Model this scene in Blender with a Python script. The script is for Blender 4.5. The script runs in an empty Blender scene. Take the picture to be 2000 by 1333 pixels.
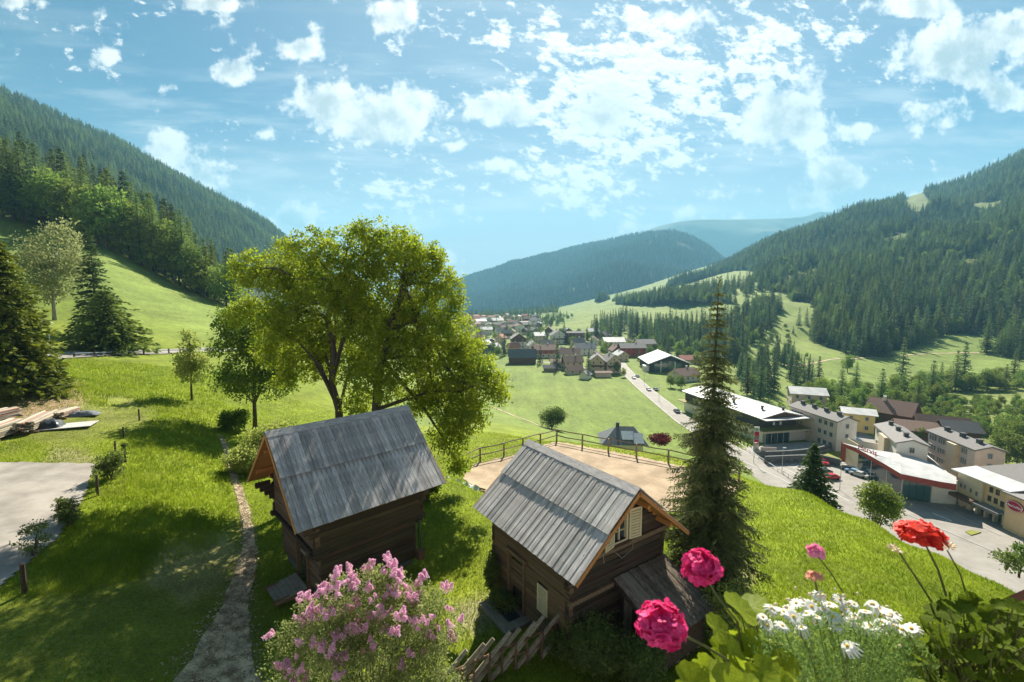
import bpy, bmesh, math, random
import numpy as np
from mathutils import Vector, Matrix
from mathutils.bvhtree import BVHTree
R = math.radians
random.seed(7); rng = np.random.default_rng(11)
sc = bpy.context.scene
col = sc.collection

# ------------------------------------------------------------------ camera
F = 889.0; W2 = 1000.0; H2 = 666.5
PITCH = math.atan(86/889)
CAM = np.array([0.0, 0.0, 12.0])
cam_d = bpy.data.cameras.new('camera'); cam = bpy.data.objects.new('camera', cam_d); col.objects.link(cam)
cam.location = CAM; cam.rotation_euler = (math.pi/2-PITCH, 0, 0)
cam_d.lens = 16.0; cam_d.sensor_width = 36.0; cam_d.clip_start = 0.1; cam_d.clip_end = 30000
cam_d.dof.use_dof = True; cam_d.dof.focus_distance = 22.0; cam_d.dof.aperture_fstop = 5.0
sc.camera = cam
# ------------------------------------------------------------------ sun, sky
SUN_AZ, SUN_EL = R(10), R(39)
sun_d = bpy.data.lights.new('sun', 'SUN'); sun = bpy.data.objects.new('sun', sun_d); col.objects.link(sun)
sun_d.energy = 4.6; sun_d.angle = R(0.5); sun_d.color = (1.0, 0.93, 0.80)
S = Vector((math.sin(SUN_AZ)*math.cos(SUN_EL), math.cos(SUN_AZ)*math.cos(SUN_EL), math.sin(SUN_EL)))
sun.rotation_euler = S.to_track_quat('Z', 'Y').to_euler()
sc.view_settings.view_transform = 'Standard'; sc.view_settings.look = 'None'
sc.view_settings.exposure = 1.72; sc.view_settings.gamma = 1.0
sc.view_settings.use_curve_mapping = False
sc.render.engine = 'CYCLES'
sc.cycles.max_bounces = 6; sc.cycles.diffuse_bounces = 3; sc.cycles.glossy_bounces = 2
sc.cycles.transmission_bounces = 4; sc.cycles.transparent_max_bounces = 6; sc.cycles.volume_bounces = 0
sc.cycles.use_denoising = True
try: sc.cycles.volume_step_rate = 4.0
except Exception: pass
sc.cycles.sample_clamp_indirect = 6.0

def rayv(px, py):
    r = (px-W2)/F; u = (H2-py)/F
    return np.array([r, math.cos(PITCH)+u*math.sin(PITCH), -math.sin(PITCH)+u*math.cos(PITCH)])
def atz(px, py, z):
    r = rayv(px, py); return CAM + r*((z-CAM[2])/r[2])
def atd(px, py, y):
    r = rayv(px, py); return CAM + r*(y/r[1])
def project(P):
    P = np.atleast_2d(P); y = P[:, 1]; z = P[:, 2]-CAM[2]
    d = y*math.cos(PITCH)-z*math.sin(PITCH); v = y*math.sin(PITCH)+z*math.cos(PITCH)
    d = np.where(d < .01, .01, d)
    return W2+F*P[:, 0]/d, H2-F*v/d, d

# world: sky texture with cumulus and altocumulus clouds drawn by direction
world = bpy.data.worlds.new('World'); sc.world = world; world.use_nodes = True
nt = world.node_tree; nt.nodes.clear()
class X:
    def __init__(s, sock): s.s = sock
    def _b(s, o, op, rev=False):
        n = nt.nodes.new('ShaderNodeMath'); n.operation = op
        a, b = (o, s) if rev else (s, o)
        for i, q in enumerate((a, b)):
            if isinstance(q, X): nt.links.new(q.s, n.inputs[i])
            else: n.inputs[i].default_value = float(q)
        return X(n.outputs[0])
    def __add__(s, o): return s._b(o, 'ADD')
    __radd__ = __add__
    def __sub__(s, o): return s._b(o, 'SUBTRACT')
    def __rsub__(s, o): return s._b(o, 'SUBTRACT', True)
    def __mul__(s, o): return s._b(o, 'MULTIPLY')
    __rmul__ = __mul__
    def __truediv__(s, o): return s._b(o, 'DIVIDE')
    def mx(s, o): return s._b(o, 'MAXIMUM')
    def mn(s, o): return s._b(o, 'MINIMUM')
    def ab(s): return s._b(0, 'ABSOLUTE')
    def pw(s, o): return s._b(o, 'POWER')
    def exp(s): return s._b(0, 'EXPONENT')
    def ss(s, a, b):
        n = nt.nodes.new('ShaderNodeMapRange'); n.interpolation_type = 'SMOOTHSTEP'
        nt.links.new(s.s, n.inputs['Value']); n.inputs['From Min'].default_value = a; n.inputs['From Max'].default_value = b
        return X(n.outputs[0])
def comb(x, y, z):
    n = nt.nodes.new('ShaderNodeCombineXYZ')
    for i, q in enumerate((x, y, z)):
        if isinstance(q, X): nt.links.new(q.s, n.inputs[i])
        else: n.inputs[i].default_value = q
    return n.outputs[0]
def noise(vec, scale, detail, rough=.55, dist=0):
    n = nt.nodes.new('ShaderNodeTexNoise'); nt.links.new(vec, n.inputs['Vector'])
    n.inputs['Scale'].default_value = scale; n.inputs['Detail'].default_value = detail
    n.inputs['Roughness'].default_value = rough; n.inputs['Distortion'].default_value = dist
    return X(n.outputs[0])
def mixc(f, a, b):
    n = nt.nodes.new('ShaderNodeMix'); n.data_type = 'RGBA'
    if isinstance(f, X): nt.links.new(f.s, n.inputs[0])
    else: n.inputs[0].default_value = f
    for i, q in ((6, a), (7, b)):
        if isinstance(q, tuple): n.inputs[i].default_value = (*q, 1)
        else: nt.links.new(q, n.inputs[i])
    return n.outputs[2]
tc = nt.nodes.new('ShaderNodeTexCoord'); sep = nt.nodes.new('ShaderNodeSeparateXYZ')
nt.links.new(tc.outputs['Generated'], sep.inputs[0])
dx, dy, dz = X(sep.outputs[0]), X(sep.outputs[1]), X(sep.outputs[2])
ay = dy.ab().mx(.05)
u = dx/ay; v = dz/ay
uv = comb(u, v, 3.7)
sky = nt.nodes.new('ShaderNodeTexSky'); sky.sky_type = 'NISHITA'; sky.sun_disc = False
sky.sun_elevation = SUN_EL; sky.sun_rotation = SUN_AZ; sky.altitude = 1000; sky.air_density = 1.0; sky.dust_density = 0.6; sky.ozone_density = 1.6
def uvp(px, py):
    r = rayv(px, py); return r[0]/r[1], r[2]/r[1], 1/r[1]
def blobs(lst):
    m = None
    for px, py, rx, ry, s in lst:
        a, b, k = uvp(px, py); ra = rx*k/F; rb = ry*k*k/F
        e = (((u-a)*(1/ra))._b(2, 'POWER') + ((v-b)*(1/rb))._b(2, 'POWER'))*(-1.0)
        e = e.exp()*s
        m = e if m is None else m.mx(e)
    return m
CUM = [(597,97,42,22,.9),(203,112,34,22,.75),(325,170,48,22,.85),(462,145,60,28,1),(640,205,125,50,1.1),(745,235,105,50,1.15),
 (820,205,70,34,.95),(930,210,110,36,1.05),(1015,225,70,36,1),(325,285,62,62,1.1),(395,345,75,52,1.1),(455,395,55,34,.9),(466,325,32,22,.85),
 (560,430,52,40,1.05),(1545,235,100,85,1.15),(1655,262,55,24,.95),(1590,170,75,45,.9),(1870,120,130,75,1.15),(1965,65,80,60,1.1),(1850,225,110,50,1),
 (1960,190,70,55,1.05),(1640,345,70,48,1.15),(1575,395,60,30,1),(1395,380,60,28,1),(1340,412,45,24,1),(1265,445,50,14,.8),(1480,375,22,14,.7),
 (765,30,62,45,.95),(380,8,80,20,1.1),(30,6,70,14,.9),(1775,15,110,26,1),(535,262,60,26,.7),(885,288,42,18,.75),(950,322,55,22,.8),(876,505,30,20,.8),
 (1180,215,75,55,.85),(1300,40,200,40,.5)]
m1 = blobs(CUM)
n1 = noise(uv, 6.5, 9, .60)
n1b = noise(uv, 26, 6, .6)
edge = (m1*2.2).mn(1.0)
val1 = (n1-.5)*1.9 + (n1b-.5)*.55 + m1*.66 - .33
FLD = [(1250,170,240,190,1.0),(1440,110,200,130,.85),(1130,340,190,75,.72),(1280,310,180,90,.72),(1080,60,150,110,.6),(840,380,200,40,.55),(700,290,140,30,.5),(1420,240,160,80,.7)]
m2 = blobs(FLD)
# band-wise stretched puffs
uv2 = comb(u*1.0+v*.35, v*1.5, 8.1)
n2 = noise(uv2, 25, 7, .64)
n2c = noise(uv2, 6, 3, .5)
val2 = (n2-.5)*2.3 + (n2c-.5)*.9 + m2*.56 - .285
# high wisps everywhere near the horizon
uv3 = comb(u*.8+v*1.2, v*5.0, 1.3)
n3 = noise(uv3, 4.5, 7, .6)
wisp = (n3-.47).ss(0, .26)*((v*(-1.0)+.75).ss(0, .5))*.42
sd = dx*S.x + dy*S.y + dz*S.z
a1 = val1.ss(-.06, .24); a2 = val2.ss(-.06, .26)
alpha = a1.mx(a2).mx(wisp)
thick = ((val1-.12).ss(0, .45)*.85).mx((val2-.25).ss(0, .5)*.35)
glare = sd.ss(.70, 1.0)
# undersides: where there is more cloud between here and the sun the cloud is greyer
ku = (sd.mx(.15))
ou = (u-float(S.x/S.y))*(-.05); ov = (v-float(S.z/S.y))*(-.05)
uvs = comb(u+ou, v+ov, 3.7)
n1s = noise(uvs, 6.5, 9, .60); n2s = noise(comb((u+ou*.35)+(v+ov*.35)*.35, (v+ov*.35)*1.5, 8.1), 25, 7, .64)
v1s = (n1s-.5)*1.9+m1*.66-.33; v2s = (n2s-.5)*2.3+(n2c-.5)*.9+m2*.56-.285
sh1 = ((v1s-val1)*1.25+val1*.62).ss(.0, .48)
sh2 = ((v2s-val2)*.8+val2*.45).ss(.03, .6)*.7
dk = blobs([(1180, 218, 62, 42, 1.0), (1560, 215, 60, 40, .7), (1880, 150, 80, 45, .6), (1610, 385, 70, 24, .5)])
shade = ((sh1*a1*.9).mx(sh2*a2)+dk*a1.mx(a2)*.55).mn(1.0)
cloud = mixc(shade, (6.1, 5.75, 5.35), (2.0, 2.1, 2.15))
cloud = mixc(glare*.35, cloud, (6.4, 6.3, 6.1))
tint = nt.nodes.new('ShaderNodeMix'); tint.data_type = 'RGBA'; tint.blend_type = 'MULTIPLY'; tint.inputs[0].default_value = 1.0
nt.links.new(sky.outputs[0], tint.inputs[6]); tint.inputs[7].default_value = (0.115, .200, .285, 1)
dark = nt.nodes.new('ShaderNodeVectorMath'); dark.operation = 'SCALE'; nt.links.new(tint.outputs[2], dark.inputs[0]); nt.links.new((sd.ss(.30, .92)*.42+.60).s, dark.inputs['Scale'])
base = mixc(glare*.30, dark.outputs[0], (3.9, 4.2, 4.3))
hz = (v*(-1.0)+.42).ss(0, .36)*.75
base = mixc(hz, base, (4.6, 4.5, 4.4))
out = mixc(alpha, base, cloud)
bg = nt.nodes.new('ShaderNodeBackground'); nt.links.new(out, bg.inputs[0]); bg.inputs[1].default_value = 0.070
wo = nt.nodes.new('ShaderNodeOutputWorld'); nt.links.new(bg.outputs[0], wo.inputs[0])

# ------------------------------------------------------------------ materials
def M(name, c1, c2=None, scale=5., rough=.85, bump=0., trans=0., rnd=0., metal=0., detail=5, coords='Object', stretch=None, knots=False, c3=None, spec=.3, pos=(.32, .68), attr=None, bscale=None):
    m = bpy.data.materials.new(name); m.use_nodes = True; t = m.node_tree; t.nodes.clear()
    o = t.nodes.new('ShaderNodeOutputMaterial'); b = t.nodes.new('ShaderNodeBsdfPrincipled')
    b.inputs['Roughness'].default_value = rough; b.inputs['Metallic'].default_value = metal
    b.inputs['Specular IOR Level'].default_value = spec
    tcn = t.nodes.new('ShaderNodeTexCoord'); vec = tcn.outputs[coords]
    if coords == 'World':
        pass
    if stretch:
        mp = t.nodes.new('ShaderNodeMapping'); mp.inputs['Scale'].default_value = stretch
        t.links.new(vec, mp.inputs[0]); vec = mp.outputs[0]
    n = t.nodes.new('ShaderNodeTexNoise'); n.inputs['Scale'].default_value = scale; n.inputs['Detail'].default_value = detail; n.inputs['Roughness'].default_value = .6
    t.links.new(vec, n.inputs['Vector'])
    r = t.nodes.new('ShaderNodeValToRGB'); e = r.color_ramp.elements
    e[0].position = pos[0]; e[1].position = pos[1]
    e[0].color = (*c1, 1); e[1].color = (*(c2 or tuple(min(1, x*1.25) for x in c1)), 1)
    if c3:
        q = e.new(.5); q.color = (*c3, 1)
    t.links.new(n.outputs[0], r.inputs[0]); cs = r.outputs[0]
    if attr:
        a = t.nodes.new('ShaderNodeAttribute'); a.attribute_name = attr
        mm = t.nodes.new('ShaderNodeMix'); mm.data_type = 'RGBA'; mm.blend_type = 'MULTIPLY'; mm.inputs[0].default_value = 1
        t.links.new(cs, mm.inputs[6]); t.links.new(a.outputs[0], mm.inputs[7]); cs = mm.outputs[2]
    if rnd:
        oi = t.nodes.new('ShaderNodeObjectInfo'); h = t.nodes.new('ShaderNodeHueSaturation')
        mr = t.nodes.new('ShaderNodeMapRange'); mr.inputs['To Min'].default_value = 1-rnd; mr.inputs['To Max'].default_value = 1+rnd
        t.links.new(oi.outputs['Random'], mr.inputs[0]); t.links.new(mr.outputs[0], h.inputs['Value'])
        mr2 = t.nodes.new('ShaderNodeMapRange'); mr2.inputs['To Min'].default_value = .5-rnd*.07; mr2.inputs['To Max'].default_value = .5+rnd*.05
        wn = t.nodes.new('ShaderNodeTexWhiteNoise'); wn.noise_dimensions = '1D'; t.links.new(oi.outputs['Random'], wn.inputs['W'])
        t.links.new(wn.outputs[0], mr2.inputs[0]); t.links.new(mr2.outputs[0], h.inputs['Hue'])
        t.links.new(cs, h.inputs['Color']); cs = h.outputs[0]
    if knots:
        vo = t.nodes.new('ShaderNodeTexVoronoi'); vo.inputs['Scale'].default_value = 3.4
        mpk = t.nodes.new('ShaderNodeMapping'); mpk.inputs['Scale'].default_value = (.9, 1.6, 1); oik = t.nodes.new('ShaderNodeObjectInfo')
        t.links.new(tcn.outputs['Object'], mpk.inputs[0]); cbk = t.nodes.new('ShaderNodeCombineXYZ'); mlk = t.nodes.new('ShaderNodeMath'); mlk.operation = 'MULTIPLY'; mlk.inputs[1].default_value = 60
        t.links.new(oik.outputs['Random'], mlk.inputs[0]); t.links.new(mlk.outputs[0], cbk.inputs[0]); t.links.new(mlk.outputs[0], cbk.inputs[1]); t.links.new(cbk.outputs[0], mpk.inputs['Location']); t.links.new(mpk.outputs[0], vo.inputs['Vector'])
        mk = t.nodes.new('ShaderNodeMapRange'); mk.inputs['From Min'].default_value = .05; mk.inputs['From Max'].default_value = .13; mk.inputs['To Min'].default_value = .28; mk.inputs['To Max'].default_value = 1
        t.links.new(vo.outputs['Distance'], mk.inputs[0]); vk = t.nodes.new('ShaderNodeVectorMath'); vk.operation = 'SCALE'; t.links.new(cs, vk.inputs[0]); t.links.new(mk.outputs[0], vk.inputs['Scale']); cs = vk.outputs[0]
    t.links.new(cs, b.inputs['Base Color'])
    if bump:
        bn = t.nodes.new('ShaderNodeBump'); bn.inputs['Strength'].default_value = bump; bn.inputs['Distance'].default_value = .02
        nb = n
        if bscale:
            nb = t.nodes.new('ShaderNodeTexNoise'); nb.inputs['Scale'].default_value = bscale; nb.inputs['Detail'].default_value = 4; t.links.new(vec, nb.inputs['Vector'])
            bn.inputs['Distance'].default_value = .3/bscale
        t.links.new(nb.outputs[0], bn.inputs['Height']); t.links.new(bn.outputs[0], b.inputs['Normal'])
    sh = b.outputs[0]
    if trans:
        tr = t.nodes.new('ShaderNodeBsdfTranslucent'); t.links.new(cs, tr.inputs[0])
        ms = t.nodes.new('ShaderNodeMixShader'); ms.inputs[0].default_value = trans
        t.links.new(sh, ms.inputs[1]); t.links.new(tr.outputs[0], ms.inputs[2]); sh = ms.outputs[0]
    t.links.new(sh, o.inputs[0])
    return m
def glass(name, c=(.03, .05, .06), rough=.08):
    m = bpy.data.materials.new(name); m.use_nodes = True; b = m.node_tree.nodes['Principled BSDF']
    b.inputs['Base Color'].default_value = (*c, 1); b.inputs['Roughness'].default_value = rough; b.inputs['Specular IOR Level'].default_value = .8
    return m
mat = {}
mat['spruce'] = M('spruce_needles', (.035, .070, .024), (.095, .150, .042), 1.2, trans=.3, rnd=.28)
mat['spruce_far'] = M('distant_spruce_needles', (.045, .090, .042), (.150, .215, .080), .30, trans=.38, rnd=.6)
mat['larch'] = M('larch_needles', (.10, .165, .045), (.22, .30, .08), .5, trans=.35, rnd=.30)
mat['broad'] = M('broad_leaves', (.12, .20, .035), (.28, .36, .07), .5, trans=.40, rnd=.32)
mat['cherry'] = M('cherry_leaves', (.13, .23, .016), (.36, .44, .032), .9, trans=.58, rough=.5, c3=(.29, .35, .022))
mat['ash'] = M('dark_tree_leaves', (.075, .150, .018), (.19, .26, .035), .9, trans=.5)
mat['pale'] = M('pale_bush_leaves', (.24, .32, .07), (.48, .50, .13), 1.2, trans=.5)
mat['shrubl'] = M('shrub_leaves', (.085, .140, .030), (.23, .27, .070), 3, trans=.42)
mat['lilac_leaf'] = M('lilac_leaves', (.15, .21, .05), (.42, .44, .17), 3, trans=.5)
mat['lilac'] = M('lilac_petals', (.82, .42, .62), (.95, .72, .82), 6, trans=.4)
mat['redleaf'] = M('red_leaves', (.085, .012, .020), (.20, .035, .045), 2, trans=.3)
mat['bark'] = M('bark', (.05, .038, .028), (.11, .09, .07), 6, bump=.4, stretch=(1, 1, .2))
mat['bark_pale'] = M('pale_bark', (.20, .18, .15), (.36, .33, .29), 6, bump=.2)
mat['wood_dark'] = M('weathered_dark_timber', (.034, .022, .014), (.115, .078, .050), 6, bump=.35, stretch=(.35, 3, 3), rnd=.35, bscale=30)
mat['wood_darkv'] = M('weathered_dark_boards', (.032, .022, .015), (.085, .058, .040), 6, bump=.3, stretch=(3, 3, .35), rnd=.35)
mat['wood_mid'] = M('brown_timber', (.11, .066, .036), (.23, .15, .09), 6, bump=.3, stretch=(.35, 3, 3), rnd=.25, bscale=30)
mat['wood_light'] = M('greyed_planks', (.20, .17, .13), (.36, .31, .24), 5, bump=.2, stretch=(.5, 3, 3), rnd=.2)
mat['wood_orange'] = M('glow_tinted_orange_boards', (.40, .17, .045), (.60, .29, .09), 5, stretch=(.4, 4, 4), rnd=.12)  # orange carries the warm bounced glow under the eaves in the board colour
mat['fence'] = M('grey_fence_wood', (.17, .135, .095), (.34, .28, .20), 7, bump=.2, rnd=.2)
mat['cream'] = M('cream_painted_shutters', (.64, .54, .32), (.76, .66, .42), 14, rough=.6)
mat['window'] = glass('window_glass')
mat['glassgreen'] = glass('green_shopfront_glass', (.05, .11, .12), .06)
mat['white'] = M('white_render', (.70, .68, .64), (.80, .78, .75), .8)
mat['offwhite'] = M('offwhite_render', (.60, .55, .48), (.70, .66, .58), .8)
mat['pink'] = M('pale_pink_render', (.60, .47, .42), (.69, .56, .50), .8)
mat['beige'] = M('beige_render', (.58, .47, .33), (.66, .55, .40), .8)
mat['yellow'] = M('yellow_render', (.68, .52, .20), (.74, .58, .25), .8)
mat['orange'] = M('orange_render', (.66, .46, .28), (.72, .52, .33), .8)
mat['redwall'] = M('red_painted_timber', (.30, .05, .04), (.42, .09, .07), 1)
mat['redtrim'] = M('red_brown_fascia', (.26, .05, .035), (.34, .075, .055), 1)
mat['browntimber'] = M('brown_cladding', (.09, .05, .03), (.17, .10, .06), 3, stretch=(4, 4, .5))
mat['roof_grey'] = M('grey_roof', (.16, .15, .145), (.26, .245, .235), 2.5, stretch=(4, 1, 1), rnd=.2)
mat['roof_brown'] = M('brown_tile_roof', (.14, .085, .065), (.24, .155, .12), 2.5, stretch=(4, 1, 1), rnd=.2)
mat['roof_red'] = M('red_tile_roof', (.34, .13, .09), (.46, .22, .16), 2.5, rnd=.15)
mat['roof_dark'] = M('dark_slate_roof', (.055, .055, .058), (.115, .11, .11), 3, rnd=.2)
mat['roof_white'] = M('pale_metal_roof', (.38, .385, .38), (.58, .575, .56), .35, rough=.5)
mat['roof_slate'] = M('blue_grey_roof', (.10, .115, .13), (.17, .185, .20), 3)
mat['sedum'] = M('sedum_roof', (.20, .19, .03), (.36, .15, .04), .25, c3=(.22, .24, .03))
mat['asphalt'] = M('pale_dusty_asphalt', (.25, .228, .20), (.335, .31, .275), .35, bump=.1)
mat['asphalt_d'] = M('driveway_gravelled_asphalt', (.23, .205, .175), (.35, .315, .27), .8, pos=(.36, .64), bump=.3, bscale=40, detail=8)
mat['linepaint'] = M('white_road_paint', (.7, .7, .68), (.8, .8, .78), 2)
mat['sand'] = M('arena_sand', (.28, .20, .12), (.42, .31, .20), .7, bump=.7, pos=(.38, .62), detail=9, bscale=9)
mat['dirt'] = M('gravel_path', (.20, .14, .07), (.66, .51, .32), 1.9, bump=.8, detail=14, bscale=14, pos=(.40, .60), c3=(.40, .31, .19))
mat['stone'] = M('grey_stone_wall', (.07, .075, .08), (.19, .19, .19), 1.4, bump=.5)
mat['concrete'] = M('concrete', (.40, .38, .35), (.52, .50, .46), 1.5)
mat['metal'] = M('galvanised_metal', (.38, .39, .40), (.48, .49, .50), 2, rough=.45, metal=.6)
mat['black'] = M('black_plastic', (.012, .012, .013), (.03, .03, .03), 4, rough=.5)
mat['solar'] = M('pale_solar_panel', (.45, .50, .55), (.62, .66, .70), 2, rough=.3)
mat['car_red'] = M('red_car_paint', (.45, .015, .02), (.5, .02, .03), 1, rough=.25, spec=.6)
mat['car_dark'] = M('dark_blue_car_paint', (.02, .03, .05), (.03, .04, .065), 1, rough=.25, spec=.6)
mat['car_silver'] = M('silver_car_paint', (.42, .43, .44), (.5, .5, .5), 1, rough=.3, spec=.6)
mat['car_blue'] = M('light_blue_car_paint', (.16, .30, .46), (.2, .34, .5), 1, rough=.3, spec=.6)
mat['tyre'] = M('tyre_rubber', (.015, .015, .015), (.03, .03, .03), 5)
mat['magenta'] = M('magenta_petals', (.55, .002, .10), (1.0, .10, .36), 38, trans=.35, rough=.6)  # lighter pink end of the noise paints highlights into the petals
mat['redpetal'] = M('red_petals', (.60, .008, .006), (1.0, .10, .05), 38, trans=.35, rough=.6)
mat['pinkpetal'] = M('pink_petals', (.85, .22, .42), (.92, .45, .60), 30, trans=.3, rough=.6)
mat['salmon'] = M('salmon_buds', (.75, .30, .22), (.85, .45, .30), 30, trans=.3)
mat['whitepetal'] = M('white_petals', (.78, .77, .74), (.85, .85, .82), 30, trans=.3, rough=.6)
mat['budcream'] = M('cream_buds', (.70, .56, .38), (.80, .66, .46), 30)
mat['daisyeye'] = M('yellow_flower_centre', (.70, .42, .03), (.8, .52, .06), 60)
mat['stem'] = M('green_stem', (.10, .13, .03), (.18, .17, .06), 20, trans=.2)
mat['gleaf'] = M('geranium_leaf', (.110, .190, .012), (.36, .40, .020), 16, trans=.5, rough=.55)
mat['dleaf'] = M('dark_geranium_leaf', (.040, .085, .010), (.24, .27, .020), 16, trans=.5, rough=.75, spec=.1, pos=(.38, .62), c3=(.085, .14, .012))
mat['fleaf'] = M('feathery_daisy_leaf', (.09, .19, .035), (.30, .40, .11), 20, trans=.3)
mat['rail'] = M('red_brown_rail', (.16, .05, .035), (.24, .09, .06), 6, stretch=(.3, 3, 3), rough=.5)
mat['signred'] = M('dark_red_sign', (.36, .01, .05), (.40, .015, .06), 1)
mat['signwhite'] = M('sign_lettering', (.8, .8, .78), (.85, .85, .83), 1)
mat['tarp'] = M('pale_green_tarp', (.50, .58, .52), (.68, .72, .68), 3)
mat['tarpd'] = M('black_tarp', (.02, .022, .026), (.06, .065, .075), 6, rough=.4)
mat['green'] = M('green_plastic', (.03, .30, .14), (.05, .36, .18), 2, rough=.5)

# ------------------------------------------------------------------ mesh helpers
def link(name, me, m=None, parent=None, loc=None, rot=None):
    o = bpy.data.objects.new(name, me); col.objects.link(o)
    if m is not None and me is not None and not me.materials:
        for q in (m if isinstance(m, (list, tuple)) else [m]): me.materials.append(q)
    if parent is not None: o.parent = parent
    if loc is not None: o.location = [float(q) for q in loc]
    if rot is not None: o.rotation_euler = rot
    return o
def mesh_np(name, V, Fc, mats=None, mi=None, smooth=False):
    me = bpy.data.meshes.new(name); V = np.asarray(V, dtype=np.float32); Fc = np.asarray(Fc, dtype=np.int32)
    n, k = Fc.shape
    me.vertices.add(len(V)); me.vertices.foreach_set('co', V.ravel())
    me.loops.add(n*k); me.loops.foreach_set('vertex_index', Fc.ravel())
    me.polygons.add(n); me.polygons.foreach_set('loop_start', np.arange(0, n*k, k, dtype=np.int32))
    try: me.polygons.foreach_set('loop_total', np.full(n, k, dtype=np.int32))
    except Exception: pass
    if mi is not None: me.polygons.foreach_set('material_index', np.asarray(mi, dtype=np.int32))
    if smooth: me.polygons.foreach_set('use_smooth', np.ones(n, dtype=bool))
    for q in (mats or []): me.materials.append(q)
    me.update(calc_edges=True); me.validate(clean_customdata=False)
    return me
class MB:
    def __init__(s): s.v = []; s.f = []; s.m = []
    def add(s, vs, fs, m=0):
        b = len(s.v); s.v += [tuple(map(float, q)) for q in vs]; s.f += [tuple(b+i for i in f) for f in fs]; s.m += [m]*len(fs); return s
    def box(s, c, d, rz=0., m=0, rot=None):
        c = Vector(c); vs = []
        mt = rot if rot is not None else Matrix.Rotation(rz, 3, 'Z')
        for k in (-1, 1):
            for q in ((-1, -1), (1, -1), (1, 1), (-1, 1)):
                vs.append(c + mt @ Vector((q[0]*d[0]/2, q[1]*d[1]/2, k*d[2]/2)))
        return s.add(vs, [(3, 2, 1, 0), (4, 5, 6, 7), (0, 1, 5, 4), (1, 2, 6, 5), (2, 3, 7, 6), (3, 0, 4, 7)], m)
    def prism(s, poly, z0, z1, m=0):
        n = len(poly)
        z0 = z0 if hasattr(z0, '__len__') else [z0]*n; z1 = z1 if hasattr(z1, '__len__') else [z1]*n
        vs = [(p[0], p[1], z0[i]) for i, p in enumerate(poly)]+[(p[0], p[1], z1[i]) for i, p in enumerate(poly)]
        ar = sum(poly[i][0]*poly[(i+1) % n][1]-poly[(i+1) % n][0]*poly[i][1] for i in range(n))
        fs = [tuple(range(n-1, -1, -1)), tuple(range(n, 2*n))]+[(i, (i+1) % n, n+(i+1) % n, n+i) for i in range(n)]
        if ar < 0: fs = [tuple(reversed(f)) for f in fs]
        return s.add(vs, fs, m)
    def tube(s, pts, rad, n=6, m=0, cap=True):
        pts = [Vector(p) for p in pts]; rad = rad if hasattr(rad, '__len__') else [rad]*len(pts)
        b = len(s.v); vs = []; fs = []
        for i, p in enumerate(pts):
            t = (pts[min(i+1, len(pts)-1)]-pts[max(i-1, 0)])
            if t.length < 1e-9: t = Vector((0, 0, 1))
            t.normalize(); a = t.orthogonal().normalized() if i == 0 else (a-t*a.dot(t)).normalized()
            bb = t.cross(a)
            for k in range(n):
                an = 2*math.pi*k/n; vs.append(p+(a*math.cos(an)+bb*math.sin(an))*rad[i])
        for i in range(len(pts)-1):
            for k in range(n): fs.append((i*n+k, i*n+(k+1) % n, (i+1)*n+(k+1) % n, (i+1)*n+k))
        if cap: fs += [tuple(range(n-1, -1, -1)), tuple(range((len(pts)-1)*n, len(pts)*n))]
        return s.add(vs, fs, m)
    def mesh(s, name, mats, smooth=False):
        me = bpy.data.meshes.new(name); me.from_pydata(s.v, [], s.f)
        for q in (mats if isinstance(mats, (list, tuple)) else [mats]): me.materials.append(q)
        if max(s.m, default=0): me.polygons.foreach_set('material_index', s.m)
        if smooth: me.polygons.foreach_set('use_smooth', [True]*len(s.f))
        me.update(); return me
    def build(s, name, mats, parent=None, loc=None, rot=None, smooth=False):
        return link(name, s.mesh(name, mats, smooth), None, parent, loc, rot)
def tag(o, label=None, cat=None, group=None, kind=None):
    if label: o['label'] = label
    if cat: o['category'] = cat
    if group: o['group'] = group
    if kind: o['kind'] = kind
    return o
def thing(name, label, cat, loc=(0, 0, 0), rz=0., group=None):
    o = bpy.data.objects.new(name, None); col.objects.link(o); o.location = [float(q) for q in loc]; o.rotation_euler = (0, 0, rz); o.empty_display_size = .3
    return tag(o, label, cat, group)
def inpoly(x, y, poly):
    x = np.asarray(x, float); y = np.asarray(y, float); r = np.zeros(x.shape, bool); n = len(poly)
    for i in range(n):
        x0, y0 = poly[i][:2]; x1, y1 = poly[(i+1) % n][:2]
        c = ((y0 > y) != (y1 > y)); xx = (x1-x0)*(y-y0)/((y1-y0) if y1 != y0 else 1e-9)+x0
        r ^= c & (x < xx)
    return r
# numpy value noise (fbm)
_perm = rng.integers(0, 2**31-1, 4096)
def vnoise(x, y, seed=0):
    xi = np.floor(x).astype(np.int64); yi = np.floor(y).astype(np.int64); fx = x-xi; fy = y-yi
    fx = fx*fx*(3-2*fx); fy = fy*fy*(3-2*fy)
    def h(a, b): return (_perm[(a*73856093 ^ b*19349663 ^ seed*83492791) & 4095] % 10000)/5000.-1
    return (h(xi, yi)*(1-fx)+h(xi+1, yi)*fx)*(1-fy)+(h(xi, yi+1)*(1-fx)+h(xi+1, yi+1)*fx)*fy
def fbm(x, y, oct=4, seed=0):
    s = 0; a = 1; t = 0
    for i in range(oct): s = s+a*vnoise(x*2**i, y*2**i, seed+i*7); t += a; a *= .5
    return s/t
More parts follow.
